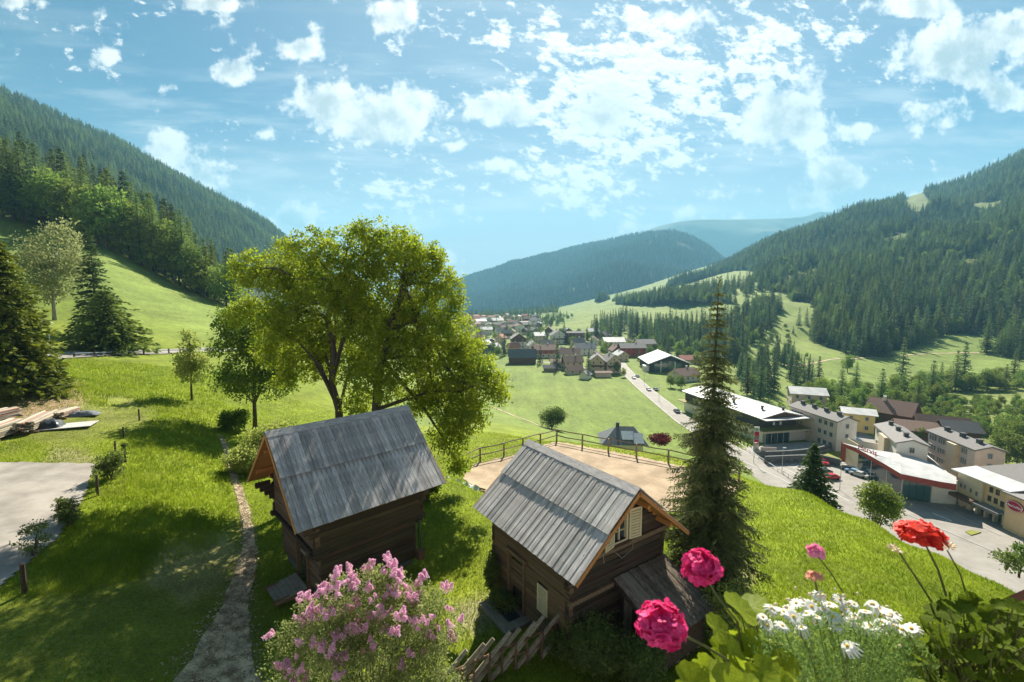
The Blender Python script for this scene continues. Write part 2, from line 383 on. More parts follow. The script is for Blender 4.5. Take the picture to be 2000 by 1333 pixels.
# ------------------------------------------------------------------ terrain
V = -36.0   # valley floor
def zp(d, px, py): return float(atd(px, py, d)[2])
def column(px, ent):
    pts = []
    for d, val, kind in ent: pts.append((d, val if kind == 'z' else zp(d, px, val)))
    dd = []; ss = []
    for i in range(len(pts)-1):
        (d0, z0), (d1, z1) = pts[i], pts[i+1]
        for k in range(6):
            t = k/6; d = d0+(d1-d0)*t; dd.append(d); ss.append(z0+(z1-z0)*t)
    dd.append(pts[-1][0]); ss.append(pts[-1][1])
    return np.array(dd), np.array(ss)
def Z(*a): return [(a[i], a[i+1], 'z') for i in range(0, len(a), 2)]
def Y(*a): return [(a[i], a[i+1], 'p') for i in range(0, len(a), 2)]
COLS = {
 -500: Z(.5,1, 15,2.2, 30,2.8, 45,6, 60,14, 100,42, 160,85, 250,130, 400,170, 600,150, 1500,50),
 0: Z(.5,.6, 8,1.0, 18,2.0, 28,2.3, 33,2.6, 39,4.2, 60,4.8)+Y(90,600, 125,505, 165,425, 220,350, 300,318, 400,320, 550,390)+Z(1500,20),
 100: Z(.5,.5, 8,.9, 18,1.8, 28,2.2, 33,2.5, 40,3.8)+Y(58,699, 62,696, 90,610, 125,530, 165,460, 220,395, 300,370, 400,385, 550,440)+Z(1500,20),
 200: Z(.5,.3, 8,.7, 18,1.5, 28,2.1, 36,2.4, 45,3.0)+Y(67,693, 71,690, 95,612, 120,545, 155,482, 215,428, 300,400, 400,410, 550,470)+Z(1500,10),
 300: Z(.5,0, 8,.2, 18,.9, 28,1.6, 38,2.0, 60,2.6)+Y(75,690, 79,687, 110,618, 150,548, 200,500, 280,475, 400,500, 550,540)+Z(1500,0),
 400: Z(.5,0, 18,.05, 28,.25, 36,.45, 60,1.3)+Y(84,686, 88,685, 120,636, 165,585, 230,550, 320,530, 430,555, 560,580)+Z(1500,-5),
 450: Z(.5,0, 20,0, 36,-.3, 60,.4)+Y(90,685, 94,684, 130,640, 175,600, 250,570, 350,565, 500,590)+Z(1500,-10),
 600: Z(.5,0, 25,0, 36,-.4, 60,-3)+Y(100,695, 150,655, 250,640, 500,628)+Z(1500,-48, 2600,-115),
 800: Z(.5,0, 22,0, 35,-1, 50,-4, 80,-12, 130,-26, 200,-34, 330,V, 800,V, 1500,-48, 2600,-115),
 900: Z(.5,0, 22,0, 34,-1.5, 44,-3, 60,-6, 90,-13, 130,-23, 170,-31, 210,V, 800,V, 1500,-48, 2600,-115),
 1000: Z(.5,0, 22,0, 32,-1.9, 41,-1.9, 50,-4, 60,-6.5, 90,-14, 130,-24, 170,-32, 200,V, 800,V, 1500,-44, 2600,-90),
 1085: Z(.5,0, 22,0, 30,-1.9, 42.2,-1.9, 52,-5.5, 80,-13, 110,-21, 150,-32, 180,V, 700,V, 1200,-30, 2600,-50),
 1200: Z(.5,0, 21,0, 28,-1.9, 41.5,-1.9, 50,-6, 70,-17, 90,-25, 110,-30, 135,V, 430,V)+Y(600,646, 850,612, 1200,592)+Z(2600,40),
 1330: Z(.5,0, 20,0, 26,-1.9, 40,-1.9, 48,-7, 70,-22, 90,-33, 110,V, 350,V)+Y(450,663, 620,624, 800,592, 1100,570)+Z(2600,150),
 1450: Z(.5,0, 18,-.2, 24,-1.6, 36,-2.0, 44,-8, 65,-27, 85,V, 292,V)+Y(410,665, 560,602, 700,567, 900,545)+Z(2600,250),
 1600: Z(.5,0, 15,0, 25,-1.1)+Y(32,946)+Z(38,-7, 55,-26, 75,V, 300,V)+Y(370,685, 420,650, 480,612, 600,575)+Z(2600,250),
 1750: Z(.5,0, 15,-.1, 22,-1.1)+Y(28,1008)+Z(33,-8, 50,-30, 66,V, 270,V)+Y(370,680, 430,640, 480,615, 600,580)+Z(2600,250),
 1900: Z(.5,0, 12,0, 18,-1.1)+Y(24,1073)+Z(29,-9, 45,-31, 60,V, 165,V)+Y(230,762, 300,705, 350,668, 420,630, 600,580)+Z(2600,250),
 2000: Z(.5,0, 12,-.2, 17,-1.4)+Y(22,1122)+Z(26,-9, 42,-31, 55,V, 135,V)+Y(175,795, 210,762, 270,715, 330,675, 400,640, 600,580)+Z(2600,250),
 2300: Z(.5,0, 12,-1.0, 16,-2.2, 20,-4, 26,-12, 38,-31, 50,V, 120,V)+Y(170,790, 230,735, 330,675, 400,640, 600,580)+Z(2600,250),
}
NW = 420; wl = np.linspace(math.log(.6), math.log(2600), NW)
px_cols = sorted(COLS)
ND = np.exp(wl)
tab = []
for px in px_cols:
    dd, zz = column(px, COLS[px]); tab.append(np.interp(ND, dd, zz))
tab = np.array(tab)
ucols = (np.array(px_cols)-1000.)/F
uf = np.concatenate([np.linspace(-1.6, -1.2, 24, endpoint=False), np.linspace(-1.2, 1.2, 560), np.linspace(1.2, 1.6, 25)[1:]]); NU = len(uf)
ang = (tab-12)/ND   # interpolate the slope of the sight line between columns
G = np.array([np.interp(uf, ucols, ang[:, j]) for j in range(NW)]).T*ND+12
def blur(A, k, ax):
    w = np.exp(-(np.arange(-3*k, 3*k+1)/k)**2/2); w /= w.sum()
    P = np.pad(A, [(3*k, 3*k) if i == ax else (0, 0) for i in range(2)], mode='edge')
    return np.apply_along_axis(lambda q: np.convolve(q, w, 'valid'), ax, P)
flatm = blur((np.abs(G-V) < .01).astype(float), 2, 0)
G2 = blur(blur(G, 7, 0), 2, 1)
flat = (np.abs(G-V) < .05) & (ND[None, :] > 50) & (ND[None, :] < 420)
G = np.where(flat & (np.abs(G2-V) < 1.5), V, G2)
XX = uf[:, None]*ND[None, :]; YY = np.broadcast_to(ND[None, :], XX.shape)
ARENA = [atz(*p, -1.9)[:2] for p in ((925, 908), (1020, 885), (1086, 862), (1200, 884), (1310, 906), (1447, 939), (1440, 960), (1385, 1000), (1050, 1010), (905, 945))]
am = inpoly(XX, YY, ARENA)
amb = blur(blur(am.astype(float), 4, 0), 3, 1)
G = G*(1-np.clip(amb*1.8, 0, 1))+(-1.9)*np.clip(amb*1.8, 0, 1)
nf = (1-np.clip(amb*3, 0, 1))*np.where(np.abs(G-V) < .3, 0, 1)
G = G+nf*(fbm(XX/9, YY/9, 3, 3)*.16+fbm(XX/1.7, YY/1.7, 2, 9)*.035)*np.clip(ND/8, 0, 1)+nf*np.clip((ND-60)/100, 0, 1)*fbm(XX/45, YY/45, 3, 5)*np.clip(ND/110, 0, 4)
def gz(x, y):
    x = np.asarray(x, float); y = np.maximum(np.asarray(y, float), .6); uu = x/y
    iu = np.interp(uu, uf, np.arange(NU)); iw = (np.log(y)-wl[0])/(wl[1]-wl[0]); iw = np.clip(iw, 0, NW-1.001); iu = np.clip(iu, 0, NU-1.001)
    a = iu.astype(int); b = iw.astype(int); fa = iu-a
    fb = (y-ND[b])/(ND[b+1]-ND[b]); fb = np.clip(fb, 0, 1)
    return (G[a, b]*(1-fa)+G[a+1, b]*fa)*(1-fb)+(G[a, b+1]*(1-fa)+G[a+1, b+1]*fa)*fb
def hit(px, py, dmin=2., dmax=2500., off=0.):
    r = rayv(px, py); d = np.exp(np.linspace(math.log(dmin), math.log(dmax), 1500))
    P = CAM+r[None, :]*(d/r[1])[:, None]; g = gz(P[:, 0], P[:, 1])+off
    k = np.nonzero(P[:, 2] <= g)[0]
    if not len(k): return None
    k = k[0]
    if k == 0: return P[0]
    a = (P[k-1, 2]-g[k-1]); b = (g[k]-P[k, 2]); t = a/(a+b+1e-9)
    p = P[k-1]*(1-t)+P[k]*t; p[2] = float(gz(p[0], p[1])); return p
idx = np.arange(NU*NW).reshape(NU, NW)
Fq = np.stack([idx[:-1, :-1], idx[1:, :-1], idx[1:, 1:], idx[:-1, 1:]], -1).reshape(-1, 4)
gv = np.stack([XX, YY, G], -1).reshape(-1, 3)
# what grows or lies on the ground: albedo by place (meadow kinds, bare earth, forest floor)
ppx, ppy, pd = project(gv)
colr = np.empty((len(gv), 3)); dist = gv[:, 1]
lush = np.array([.150, .195, .008]); yell = np.array([.210, .245, .016]); midg = np.array([.115, .155, .014]); pale = np.array([.215, .235, .060]); lawn = np.array([.150, .165, .028]); earth = np.array([.30, .235, .165]); ffl = np.array([.035, .050, .018]); farm = np.array([.155, .210, .038])
n_a = fbm(gv[:, 0]/3.2, gv[:, 1]/3.2, 4, 21)*.5+.5; n_b = fbm(gv[:, 0]/14, gv[:, 1]/14, 4, 31)*.5+.5; n_c = fbm(gv[:, 0]/60, gv[:, 1]/60, 4, 41)*.5+.5
def mixn(a, b, t): t = np.clip(t, 0, 1)[:, None]; return a*(1-t)+b*t
colr[:] = mixn(lush[None], yell[None], (n_b-.35)*2.2)
colr = mixn(colr, midg[None], (n_a-.58)*3)
t = np.clip((dist-60)/60, 0, 1); colr = colr*(1-t[:, None])+mixn(farm[None]*np.ones_like(colr), (farm*np.array([1.25, 1.15, 1.3]))[None], (n_c-.4)*3)*t[:, None]
def screen_mask(poly, dmin, dmax, soft=0, nz=0):
    jx = ppx+nz*(fbm(gv[:, 0]/2, gv[:, 1]/2, 3, 51)); jy = ppy+nz*.6*fbm(gv[:, 0]/2+50, gv[:, 1]/2, 3, 61)
    return (inpoly(jx, jy, poly) & (dist > dmin) & (dist < dmax)).astype(float)
def paint(poly, c, dmin, dmax, amt=1., nz=0, nf=None):
    global colr
    m = screen_mask(poly, dmin, dmax, nz=nz).reshape(NU, NW); m = blur(blur(m, 2, 0), 1, 1).ravel()*amt
    if nf is not None: m = m*np.clip(nf, 0, 1)
    colr = mixn(colr, np.array(c)[None], m)
paint([(0, 1170), (140, 1165), (300, 1120), (420, 1060), (500, 1000), (520, 1333), (0, 1333), (-600, 1400), (-600, 1200)], lawn, 8, 30, .85, 40)      # mown patch with worn turf
paint([(310, 1075), (430, 1050), (470, 1075), (440, 1130), (345, 1200), (300, 1120)], (.30, .27, .12), 10, 30, .8, 50)
paint([(0, 860), (180, 880), (300, 820), (250, 770), (160, 760), (0, 900)], (.20, .20, .06), 25, 50, .7, 40, n_a*1.6)
paint([(-200, 780), (80, 770), (150, 740), (170, 790), (60, 825), (-200, 860)], (.33, .21, .15), 30, 60, .9, 30)     # bare bank under the spruce
paint([(1395, 1080), (1440, 1060), (1480, 1130), (1440, 1180), (1390, 1160)], (.32, .25, .15), 10, 30, .8, 12)
paint([(880, 1180), (960, 1165), (985, 1195), (930, 1235), (880, 1225)], (.36, .30, .20), 10, 30, .85, 20)
paint([(40, 910), (100, 880), (190, 885), (180, 905)], earth, 20, 40, .6, 30)
paint([(1800, 900), (1810, 820), (1860, 775), (2100, 750), (2400, 900)], (.17, .20, .05), 120, 260, .9, 8)
gm = bpy.data.materials.new('meadow_ground'); gm.use_nodes = True; t_ = gm.node_tree; pb = t_.nodes['Principled BSDF']; pb.inputs['Roughness'].default_value = .9; pb.inputs['Specular IOR Level'].default_value = .15
at = t_.nodes.new('ShaderNodeAttribute'); at.attribute_name = 'gcol'
geo = t_.nodes.new('ShaderNodeNewGeometry')
def tnoise(scale, detail, st=None):
    n = t_.nodes.new('ShaderNodeTexNoise'); n.inputs['Scale'].default_value = scale; n.inputs['Detail'].default_value = detail; n.inputs['Roughness'].default_value = .65
    s = geo.outputs['Position']
    if st:
        mp = t_.nodes.new('ShaderNodeMapping'); mp.inputs['Scale'].default_value = st; t_.links.new(s, mp.inputs[0]); s = mp.outputs[0]
    t_.links.new(s, n.inputs['Vector']); return n
na, nb_, nc, nd_ = tnoise(9, 6), tnoise(.9, 8), tnoise(.11, 6, (1, .5, 1)), tnoise(1.0, 3, (.30, .025, .2))
def ramp(n, a, b):
    r = t_.nodes.new('ShaderNodeMapRange'); r.inputs['From Min'].default_value = .3; r.inputs['From Max'].default_value = .7; r.inputs['To Min'].default_value = a; r.inputs['To Max'].default_value = b; t_.links.new(n.outputs[0], r.inputs[0]); return r.outputs[0]
cur = at.outputs[0]
for s in (ramp(na, .55, 1.35), ramp(nb_, .70, 1.30), ramp(nc, .78, 1.24), ramp(nd_, .86, 1.15)):
    mm = t_.nodes.new('ShaderNodeVectorMath'); mm.operation = 'SCALE'; t_.links.new(cur, mm.inputs[0]); t_.links.new(s, mm.inputs['Scale']); cur = mm.outputs[0]
t_.links.new(cur, pb.inputs['Base Color'])
bn = t_.nodes.new('ShaderNodeBump'); bn.inputs['Strength'].default_value = .5; bn.inputs['Distance'].default_value = .15; t_.links.new(nb_.outputs[0], bn.inputs['Height']); t_.links.new(bn.outputs[0], pb.inputs['Normal'])
def finish_ground(name, gv, Fq, colr):
    me = mesh_np(name, gv, Fq, [gm], smooth=True)
    ca = me.color_attributes.new('gcol', 'FLOAT_COLOR', 'POINT'); ca.data.foreach_set('color', np.concatenate([colr, np.ones((len(colr), 1))], 1).astype(np.float32).ravel())
    o = link(name, me); return o

# ------------------------------------------------------------------ mountains: grid from foot line to crest line
MT = {}
def mountain(name, label, foot, crest, nk, nt_, amp, cfn, back=.35, bulge=0., seed=1):
    foot = np.array([atd(a, b, c) for a, b, c in foot]); crest = np.array([atd(a, b, c) for a, b, c in crest])
    def arc(P, n, fine):
        k = np.interp(np.linspace(0, 1, n), np.linspace(0, 1, len(P)), np.arange(len(P)))
        i = np.clip(k.astype(int), 0, len(P)-2); f = (k-i)[:, None]
        p0 = P[np.maximum(i-1, 0)]; p1 = P[i]; p2 = P[i+1]; p3 = P[np.minimum(i+2, len(P)-1)]
        return .5*((2*p1)+(-p0+p2)*f+(2*p0-5*p1+4*p2-p3)*f**2+(-p0+3*p1-3*p2+p3)*f**3)
    A = arc(foot, nk, 0); B = arc(crest, nk, 0)
    T = np.concatenate([np.linspace(-.12, 1, nt_), 1+np.linspace(0, back, nt_//4)[1:]]); n2 = len(T)
    P = A[:, None, :]+(B-A)[:, None, :]*T[None, :, None]
    h = (B[:, 2]-A[:, 2])[:, None]
    over = np.clip(T-1, 0, 9)[None, :]; P[:, :, 2] -= h*over*1.9
    P[:, :, 2] += h*bulge*np.sin(np.clip(T, 0, 1)*math.pi)[None, :]
    w = np.sin(np.clip(T, 0, 1)*math.pi)**.7
    nz_ = fbm(P[:, :, 0]/(amp*7), P[:, :, 1]/(amp*7), 4, seed)
    rid = 1-2*np.abs(fbm(P[:, :, 0]/(amp*5), P[:, :, 1]/(amp*11), 3, seed+31))
    P[:, :, 2] += (nz_*1.3+rid*.55)*amp*w[None, :]+fbm(P[:, :, 0]/30, P[:, :, 1]/30, 2, seed+3)*3*w[None, :]
    Pf = P.reshape(-1, 3); ix = np.arange(nk*n2).reshape(nk, n2)
    Fm = np.stack([ix[:-1, :-1], ix[1:, :-1], ix[1:, 1:], ix[:-1, 1:]], -1).reshape(-1, 4)
    c = cfn(Pf, np.tile(T, nk)); o = finish_ground(name, Pf, Fm, c); tag(o, label, None, None, 'structure')
    MT[name] = (P, T); return P, T
def forestfloor(clear):
    def f(Pf, T):
        c = np.tile(np.array([[.022, .040, .018]]), (len(Pf), 1))*(1+.3*fbm(Pf[:, 0]/50, Pf[:, 1]/50, 3, 4))[:, None]
        a, b, d = project(Pf)
        j = fbm(Pf[:, 0]/25, Pf[:, 1]/25, 3, 8)*5
        for poly in clear:
            m = inpoly(a+j, b+j*.5, poly); c[m] = np.array([.17, .20, .05])
        return c
    return f
CLEAR = [[(1752, 400), (1800, 366), (1808, 385), (1832, 404), (1785, 424)], [(1895, 400), (1955, 392), (1960, 410), (1905, 426)], [(1720, 466), (1785, 448), (1800, 458), (1740, 482)], [(1590, 470), (1640, 455), (1640, 470), (1600, 486)], [(1520, 545), (1600, 520), (1610, 532), (1530, 558)], [(1850, 520), (1940, 490), (1950, 502), (1860, 534)]]
mountain('forested_mountain', 'steep spruce covered mountainside closing the valley on the right',
 [(1200, 596, 1150), (1300, 588, 900), (1400, 584, 760), (1480, 596, 640), (1540, 610, 540), (1600, 618, 480), (1700, 618, 435), (1800, 630, 410), (1900, 655, 370), (2000, 680, 330), (2200, 700, 280)],
 [(1130, 605, 2300), (1240, 586, 2100), (1330, 558, 1950), (1410, 524, 1850), (1490, 480, 1700), (1590, 447, 1650), (1700, 409, 1550), (1790, 380, 1500), (1880, 358, 1450), (2000, 300, 1350), (2200, 192, 1250)], 170, 110, 40, forestfloor(CLEAR), seed=4)
mountain('wooded_ridge', 'long dark wooded ridge falling from the upper left to the big cherry tree',
 [(-500, 560, 330), (-100, 460, 380), (100, 470, 430), (250, 500, 520), (400, 560, 650), (500, 600, 800), (640, 615, 1100), (760, 622, 1500)],
 [(-500, -80, 950), (-100, 120, 1050), (0, 180, 1100), (120, 235, 1180), (250, 295, 1280), (330, 340, 1350), (430, 392, 1450), (530, 448, 1600), (620, 530, 1750), (720, 620, 1950)], 150, 90, 25, forestfloor([]), seed=9)
def ridgec(Pf, T):
    c = np.tile(np.array([[.030, .055, .022]]), (len(Pf), 1))*(1+.5*fbm(Pf[:, 0]/120, Pf[:, 1]/120, 4, 14))[:, None]
    a, b, d = project(Pf); m = inpoly(a, b, [(1318, 470), (1345, 478), (1358, 490), (1325, 487)]); c[m] = (.20, .17, .10); return c
mountain('hazy_mountain', 'blue hazy forested mountain across the end of the valley',
 [(780, 628, 2600), (900, 624, 2500), (1000, 622, 2300), (1100, 615, 2100), (1200, 605, 2000), (1350, 590, 1950), (1560, 590, 2000)],
 [(780, 605, 5000), (905, 552, 4700), (1000, 522, 4500), (1100, 490, 4200), (1180, 473, 3900), (1250, 458, 3600), (1320, 456, 3350), (1375, 478, 3250), (1420, 512, 3200), (1500, 560, 3200), (1640, 640, 3200)], 150, 90, 80, ridgec, seed=21)
def alpc(Pf, T):
    t = np.clip((T-.45)*4, 0, 1)[:, None]; a = np.array([[.035, .06, .03]]); b = np.array([[.10, .12, .055]])
    return (a*(1-t)+b*t)*(1+.35*fbm(Pf[:, 0]/260, Pf[:, 1]/260, 4, 17))[:, None]
mountain('alpine_mountain', 'farthest bare topped alpine mountain behind the wooded ones',
 [(1050, 600, 4800), (1200, 600, 4700), (1400, 600, 4600), (1600, 590, 4500), (1800, 580, 4500)],
 [(1020, 560, 7000), (1130, 490, 6600), (1230, 463, 6400), (1290, 441, 6200), (1350, 430, 6000), (1430, 429, 6000), (1520, 427, 6100), (1570, 423, 6200), (1610, 414, 6200), (1700, 425, 6300), (1820, 450, 6400)], 110, 60, 150, alpc, seed=33)

hz = MB(); hz.box((0, 4300, 700), (11000, 9000, 1560))
hv = bpy.data.materials.new('valley_haze'); hv.use_nodes = True; ht = hv.node_tree; ht.nodes.clear()
ho = ht.nodes.new('ShaderNodeOutputMaterial'); hp = ht.nodes.new('ShaderNodeVolumePrincipled')
hp.inputs['Density'].default_value = 0.00017; hp.inputs['Color'].default_value = (.24, .57, .79, 1); hp.inputs['Anisotropy'].default_value = .15
ht.links.new(hp.outputs[0], ho.inputs['Volume'])
hz_o = hz.build('haze', hv); tag(hz_o, None, None, None, 'stuff')
gobj = finish_ground('meadow', gv, Fq, colr); tag(gobj, 'sunlit green meadow slopes running down to the flat valley floor', None, None, 'structure')
# ------------------------------------------------------------------ foliage builders
def cards(P, D, L, Wd, tw=None):
    """rhombus leaves: base P, direction D (unit), length L, width Wd -> V, F"""
    n = len(P); rn = rng.normal(size=(n, 3)) if tw is None else tw
    B = np.cross(D, rn); B /= (np.linalg.norm(B, axis=1, keepdims=True)+1e-9)
    L = np.broadcast_to(L, (n,))[:, None]; Wd = np.broadcast_to(Wd, (n,))[:, None]
    v = np.stack([P, P+D*L*.45+B*Wd*.5, P+D*L, P+D*L*.45-B*Wd*.5], 1).reshape(-1, 3)
    return v, np.arange(4*n).reshape(n, 4)
def rdir(n, up=0., s=1.):
    d = rng.normal(size=(n, 3))*s; d[:, 2] += up; return d/np.linalg.norm(d, axis=1, keepdims=True)
def conifer(h, r, whorls, per, m, tw, drop=.3, z0=.06, seed=0, sparse=0., prof=.85, tl=.16, jag=.25):
    P = []; D = []; L = []; Wd = []
    for i in range(whorls):
        f = (i+rng.random()*.7)/whorls; z = h*(z0+(1-z0)*f)
        for k in range(per):
            if rng.random() < sparse: continue
            az = 2*math.pi*(k+rng.random())/per+i*1.3; z = h*(z0+(1-z0)*min(.985, f+rng.normal()*.45/whorls))
            bl = max(r*((1-f)**prof)*(1-jag+2*jag*rng.random()), r*.05)
            q = max(2, int(m*(.25+.75*bl/r)))
            t = (np.arange(q)+rng.random(q)*.6)/q
            out = np.array([math.cos(az), math.sin(az), 0])
            px = out[None]*(bl*t)[:, None]; px[:, 2] = z+bl*(.12*t-drop*t**2)
            for sd in range(tw):
                a = az+rng.normal(size=q)*.75; d = np.stack([np.cos(a), np.sin(a), rng.normal(size=q)*.25-.22], 1)
                d /= np.linalg.norm(d, axis=1, keepdims=True)
                P.append(px+rng.normal(size=px.shape)*bl*.03); D.append(d); ll = tl*r*(.55+.6*rng.random(q))*(.6+.6*(1-f)); L.append(ll); Wd.append(ll*.42)
    # leader
    q = 6; P.append(np.stack([np.zeros(q), np.zeros(q), h*(.93+.07*np.arange(q)/q)], 1)); D.append(rdir(q, 1.6)); L.append(np.full(q, r*.14)); Wd.append(np.full(q, r*.05))
    return cards(np.concatenate(P), np.concatenate(D), np.concatenate(L), np.concatenate(Wd))
def lobes(ls, ncl, nleaf, ls_size, cr=.55, flat=.8, shell=.55):
    """leaf clumps through a union of ellipsoids ls [(x,y,z,rx,ry,rz)]; returns V,F and clump centres"""
    ls = np.array(ls, float); vol = ls[:, 3]*ls[:, 4]*ls[:, 5]; pr = vol**.75; pr /= pr.sum()
    k = rng.choice(len(ls), ncl, p=pr); d = rdir(ncl); rad = shell+(1-shell)*rng.random(ncl)**.6; inner = rng.random(ncl) < .2; rad[inner] *= rng.random(inner.sum())
    C = ls[k, :3]+d*ls[k, 3:]*rad[:, None]
    C[:, 2] += fbm(C[:, 0]*.8, C[:, 1]*.8, 2, 71)*cr*.6
    cs = cr*(.55+.8*rng.random(ncl))
    kk = np.repeat(np.arange(ncl), nleaf); n = len(kk); dd = rdir(n); rr = rng.random(n)**.45
    P = C[kk]+dd*rr[:, None]*cs[kk][:, None]*np.array([1, 1, flat])
    D = rdir(n, .15)*.8+dd*.5; D /= np.linalg.norm(D, axis=1, keepdims=True)
    L = ls_size*(.7+.6*rng.random(n))
    v, f = cards(P, D, L, L*.62, tw=rng.normal(size=(n, 3))*np.array([1, 1, .45]))
    return v, f, C
def put(name, V, Fc, m, parent, loc=None):
    return link(name, mesh_np(name, V, Fc, [m]), None, parent, loc)
def trunk_limbs(base, lobec, r0, split, jit=.4, n=7, extra=None, sub=None):
    """tapered trunk from base through split points then limbs to lobe centres"""
    mb = MB(); pts = [Vector(base)]+[Vector(p) for p in split]
    rad = [r0*(1-.45*i/len(pts)) for i in range(len(pts))]; rad[0] *= 1.25
    mb.tube(pts, rad, n)
    top = pts[-1]
    for c in lobec:
        c = Vector(c); st = pts[max(1, min(len(pts)-1, int(rng.integers(1, len(pts)))))] if len(pts) > 2 else top
        st = top if c.z > top.z+1 else st
        p = [st]; q = 4
        for i in range(1, q+1):
            t = i/q; w = st.lerp(c, t); w.z += math.sin(t*math.pi)*jit*.5; w += Vector(rng.normal(size=3)*jit*.35*(t if i < q else .5)); p.append(w)
        rr = r0*.42*min(1.2, (c-st).length/4+.35); mb.tube(p, [rr*(1-.82*i/q) for i in range(q+1)], 5, cap=False)
        if sub is not None:
            for e in sub[rng.integers(0, len(sub), 3)]:
                e = Vector(e)
                if (e-c).length < 3.2: mb.tube([p[-2], p[-2].lerp(e, .5)+Vector(rng.normal(size=3)*.15), e], [rr*.3, rr*.18, .012], 4, cap=False)
    return mb

# shared crown meshes ------------------------------------------------
def conifer_meshes(tagn, specs, m, bark):
    out = []
    for (h, r, w, per, q, tw, kw) in specs:
        Vv, Ff = conifer(h, r, w, per, q, tw, **kw); cm = mesh_np(tagn+'_crown', Vv, Ff, [m])
        tb = MB(); tb.tube([(0, 0, -1.0), (0, 0, h*.5), (0, 0, h*.97)], [h*.016, h*.010, .02], 6); out.append((cm, tb.mesh(tagn+'_trunk', bark), h))
    return out
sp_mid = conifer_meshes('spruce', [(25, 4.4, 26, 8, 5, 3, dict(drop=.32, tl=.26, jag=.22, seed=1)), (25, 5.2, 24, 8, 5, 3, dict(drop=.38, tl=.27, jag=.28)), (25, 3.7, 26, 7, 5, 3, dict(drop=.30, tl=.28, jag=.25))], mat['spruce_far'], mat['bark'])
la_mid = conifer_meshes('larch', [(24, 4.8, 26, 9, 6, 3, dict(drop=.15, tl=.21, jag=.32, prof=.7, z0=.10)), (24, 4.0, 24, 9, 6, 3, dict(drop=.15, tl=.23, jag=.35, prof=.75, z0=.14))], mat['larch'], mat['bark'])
br_mid = []
for sd in range(3):
    ls = [(0, 0, 8.5, 4.2, 4.2, 5.2), (2.0, .6, 6.2, 3, 3, 3.4), (-2.0, -.4, 6.6, 3, 3, 3.6), (.4, 1.2, 11.2, 2.6, 2.6, 3.2), (-.6, -1.5, 5.0, 3, 2.6, 2.8)]
    ls = [tuple(np.array(q)*np.array([1, 1, 1, 1, 1, 1])+rng.normal(size=6)*.35) for q in ls]
    Vv, Ff, C = lobes(ls, 130, 26, .62, cr=1.05)
    tb = MB(); tb.tube([(0, 0, -1), (.1, 0, 4), (0, .1, 8)], [.32, .24, .1], 6); tb.tube([(.1, 0, 4), (1.8, .5, 7.5)], [.15, .04], 5); tb.tube([(.1, 0, 4.2), (-1.7, -.4, 8)], [.15, .04], 5)
    br_mid.append((mesh_np('leafy_crown', Vv, Ff, [mat['broad']]), tb.mesh('leafy_trunk', mat['bark']), 14.4))
# crude far conifers for instancing only: jagged skirts
def far_conifer(h, r, layers, k):
    Vv = []; Ff = []
    for i in range(layers):
        f = i/layers; zt = h*(1-(1-f)*0)  # apex handled below
        zb = h*(.04+.90*f); ze = min(h, zb+h*1.9/layers+h*.04); rr = r*(1-f)**.85*(1+.12*rng.normal())+.1
        b = len(Vv); Vv.append((rng.normal()*.1, rng.normal()*.1, ze))
        for j in range(k*2):
            a = math.pi*j/k+i; q = rr*(1 if j % 2 == 0 else .62)*(1+.18*rng.normal()); Vv.append((math.cos(a)*q, math.sin(a)*q, zb-(0 if j % 2 else rr*.18)+rng.normal()*.25))
        for j in range(k*2): Ff.append((b, b+1+j, b+1+(j+1) % (k*2)))
    return mesh_np('distant_conifer', np.array(Vv), np.array(Ff), [mat['spruce_far']])
LIB = {'spruce': sp_mid, 'larch': la_mid, 'broad': br_mid}

# ------------------------------------------------------------------ where trees stand
TREES = []   # kind, x, y, z, scale, zone, width
def addtree(kind, p, s, zone, w=1.): TREES.append((kind, float(p[0]), float(p[1]), float(p[2]), float(s), zone, float(w)))
def fill(poly, n, kinds, zone, smin=.7, smax=1.15, mind=3.5, dmin=45):
    xs = [p[0] for p in poly]; ys = [p[1] for p in poly]; got = []; tries = 0
    # even in the world: weight by depth squared
    cand = []
    while len(cand) < n*14 and tries < n*60:
        tries += 1; a = rng.uniform(min(xs), max(xs)); b = rng.uniform(min(ys), max(ys))
        if not inpoly([a], [b], poly)[0]: continue
        p = hit(a, b, dmin)
        if p is None: continue
        cand.append(p)
    cand = np.array(cand)
    if not len(cand): return
    dd = cand[:, 1]; w = dd**2.2; w /= w.sum(); order = rng.choice(len(cand), len(cand), replace=False, p=w)
    for i in order:
        if len(got) >= n: break
        p = cand[i]
        if got and min((p[0]-g[0])**2+(p[1]-g[1])**2 for g in got) < mind**2: continue
        got.append(p); k = kinds[rng.integers(0, len(kinds))]
        addtree(k, p, rng.uniform(smin, smax), zone, rng.uniform(.85, 1.15))
random.seed(3)
# left hillside wood: front row and slope behind
L_edge = [(-120, 395), (0, 424), (60, 440), (130, 458), (200, 484), (260, 512), (320, 545), (370, 572), (430, 596), (470, 610)]
for i in range(len(L_edge)-1):
    (a0, b0), (a1, b1) = L_edge[i], L_edge[i+1]
    n = 4 if i < 8 else 2
    for k in range(n):
        t = (k+rng.random()*.7)/n; a = a0+(a1-a0)*t; b = b0+(b1-b0)*t-1-rng.random()*4; p = hit(a, b, 100)
        if p is None: continue
        if 50 < a < 190: kind = ['broad', 'broad', 'larch'][rng.integers(0, 3)]
        elif a > 300: kind = ['broad', 'broad', 'larch'][rng.integers(0, 3)]
        else: kind = ['larch', 'larch', 'broad'][rng.integers(0, 3)]
        s = {'broad': rng.uniform(1.25, 1.65), 'larch': rng.uniform(1.0, 1.25)}[kind]
        if a > 380: s *= .8
        addtree(kind, p, s, 'lefthill')
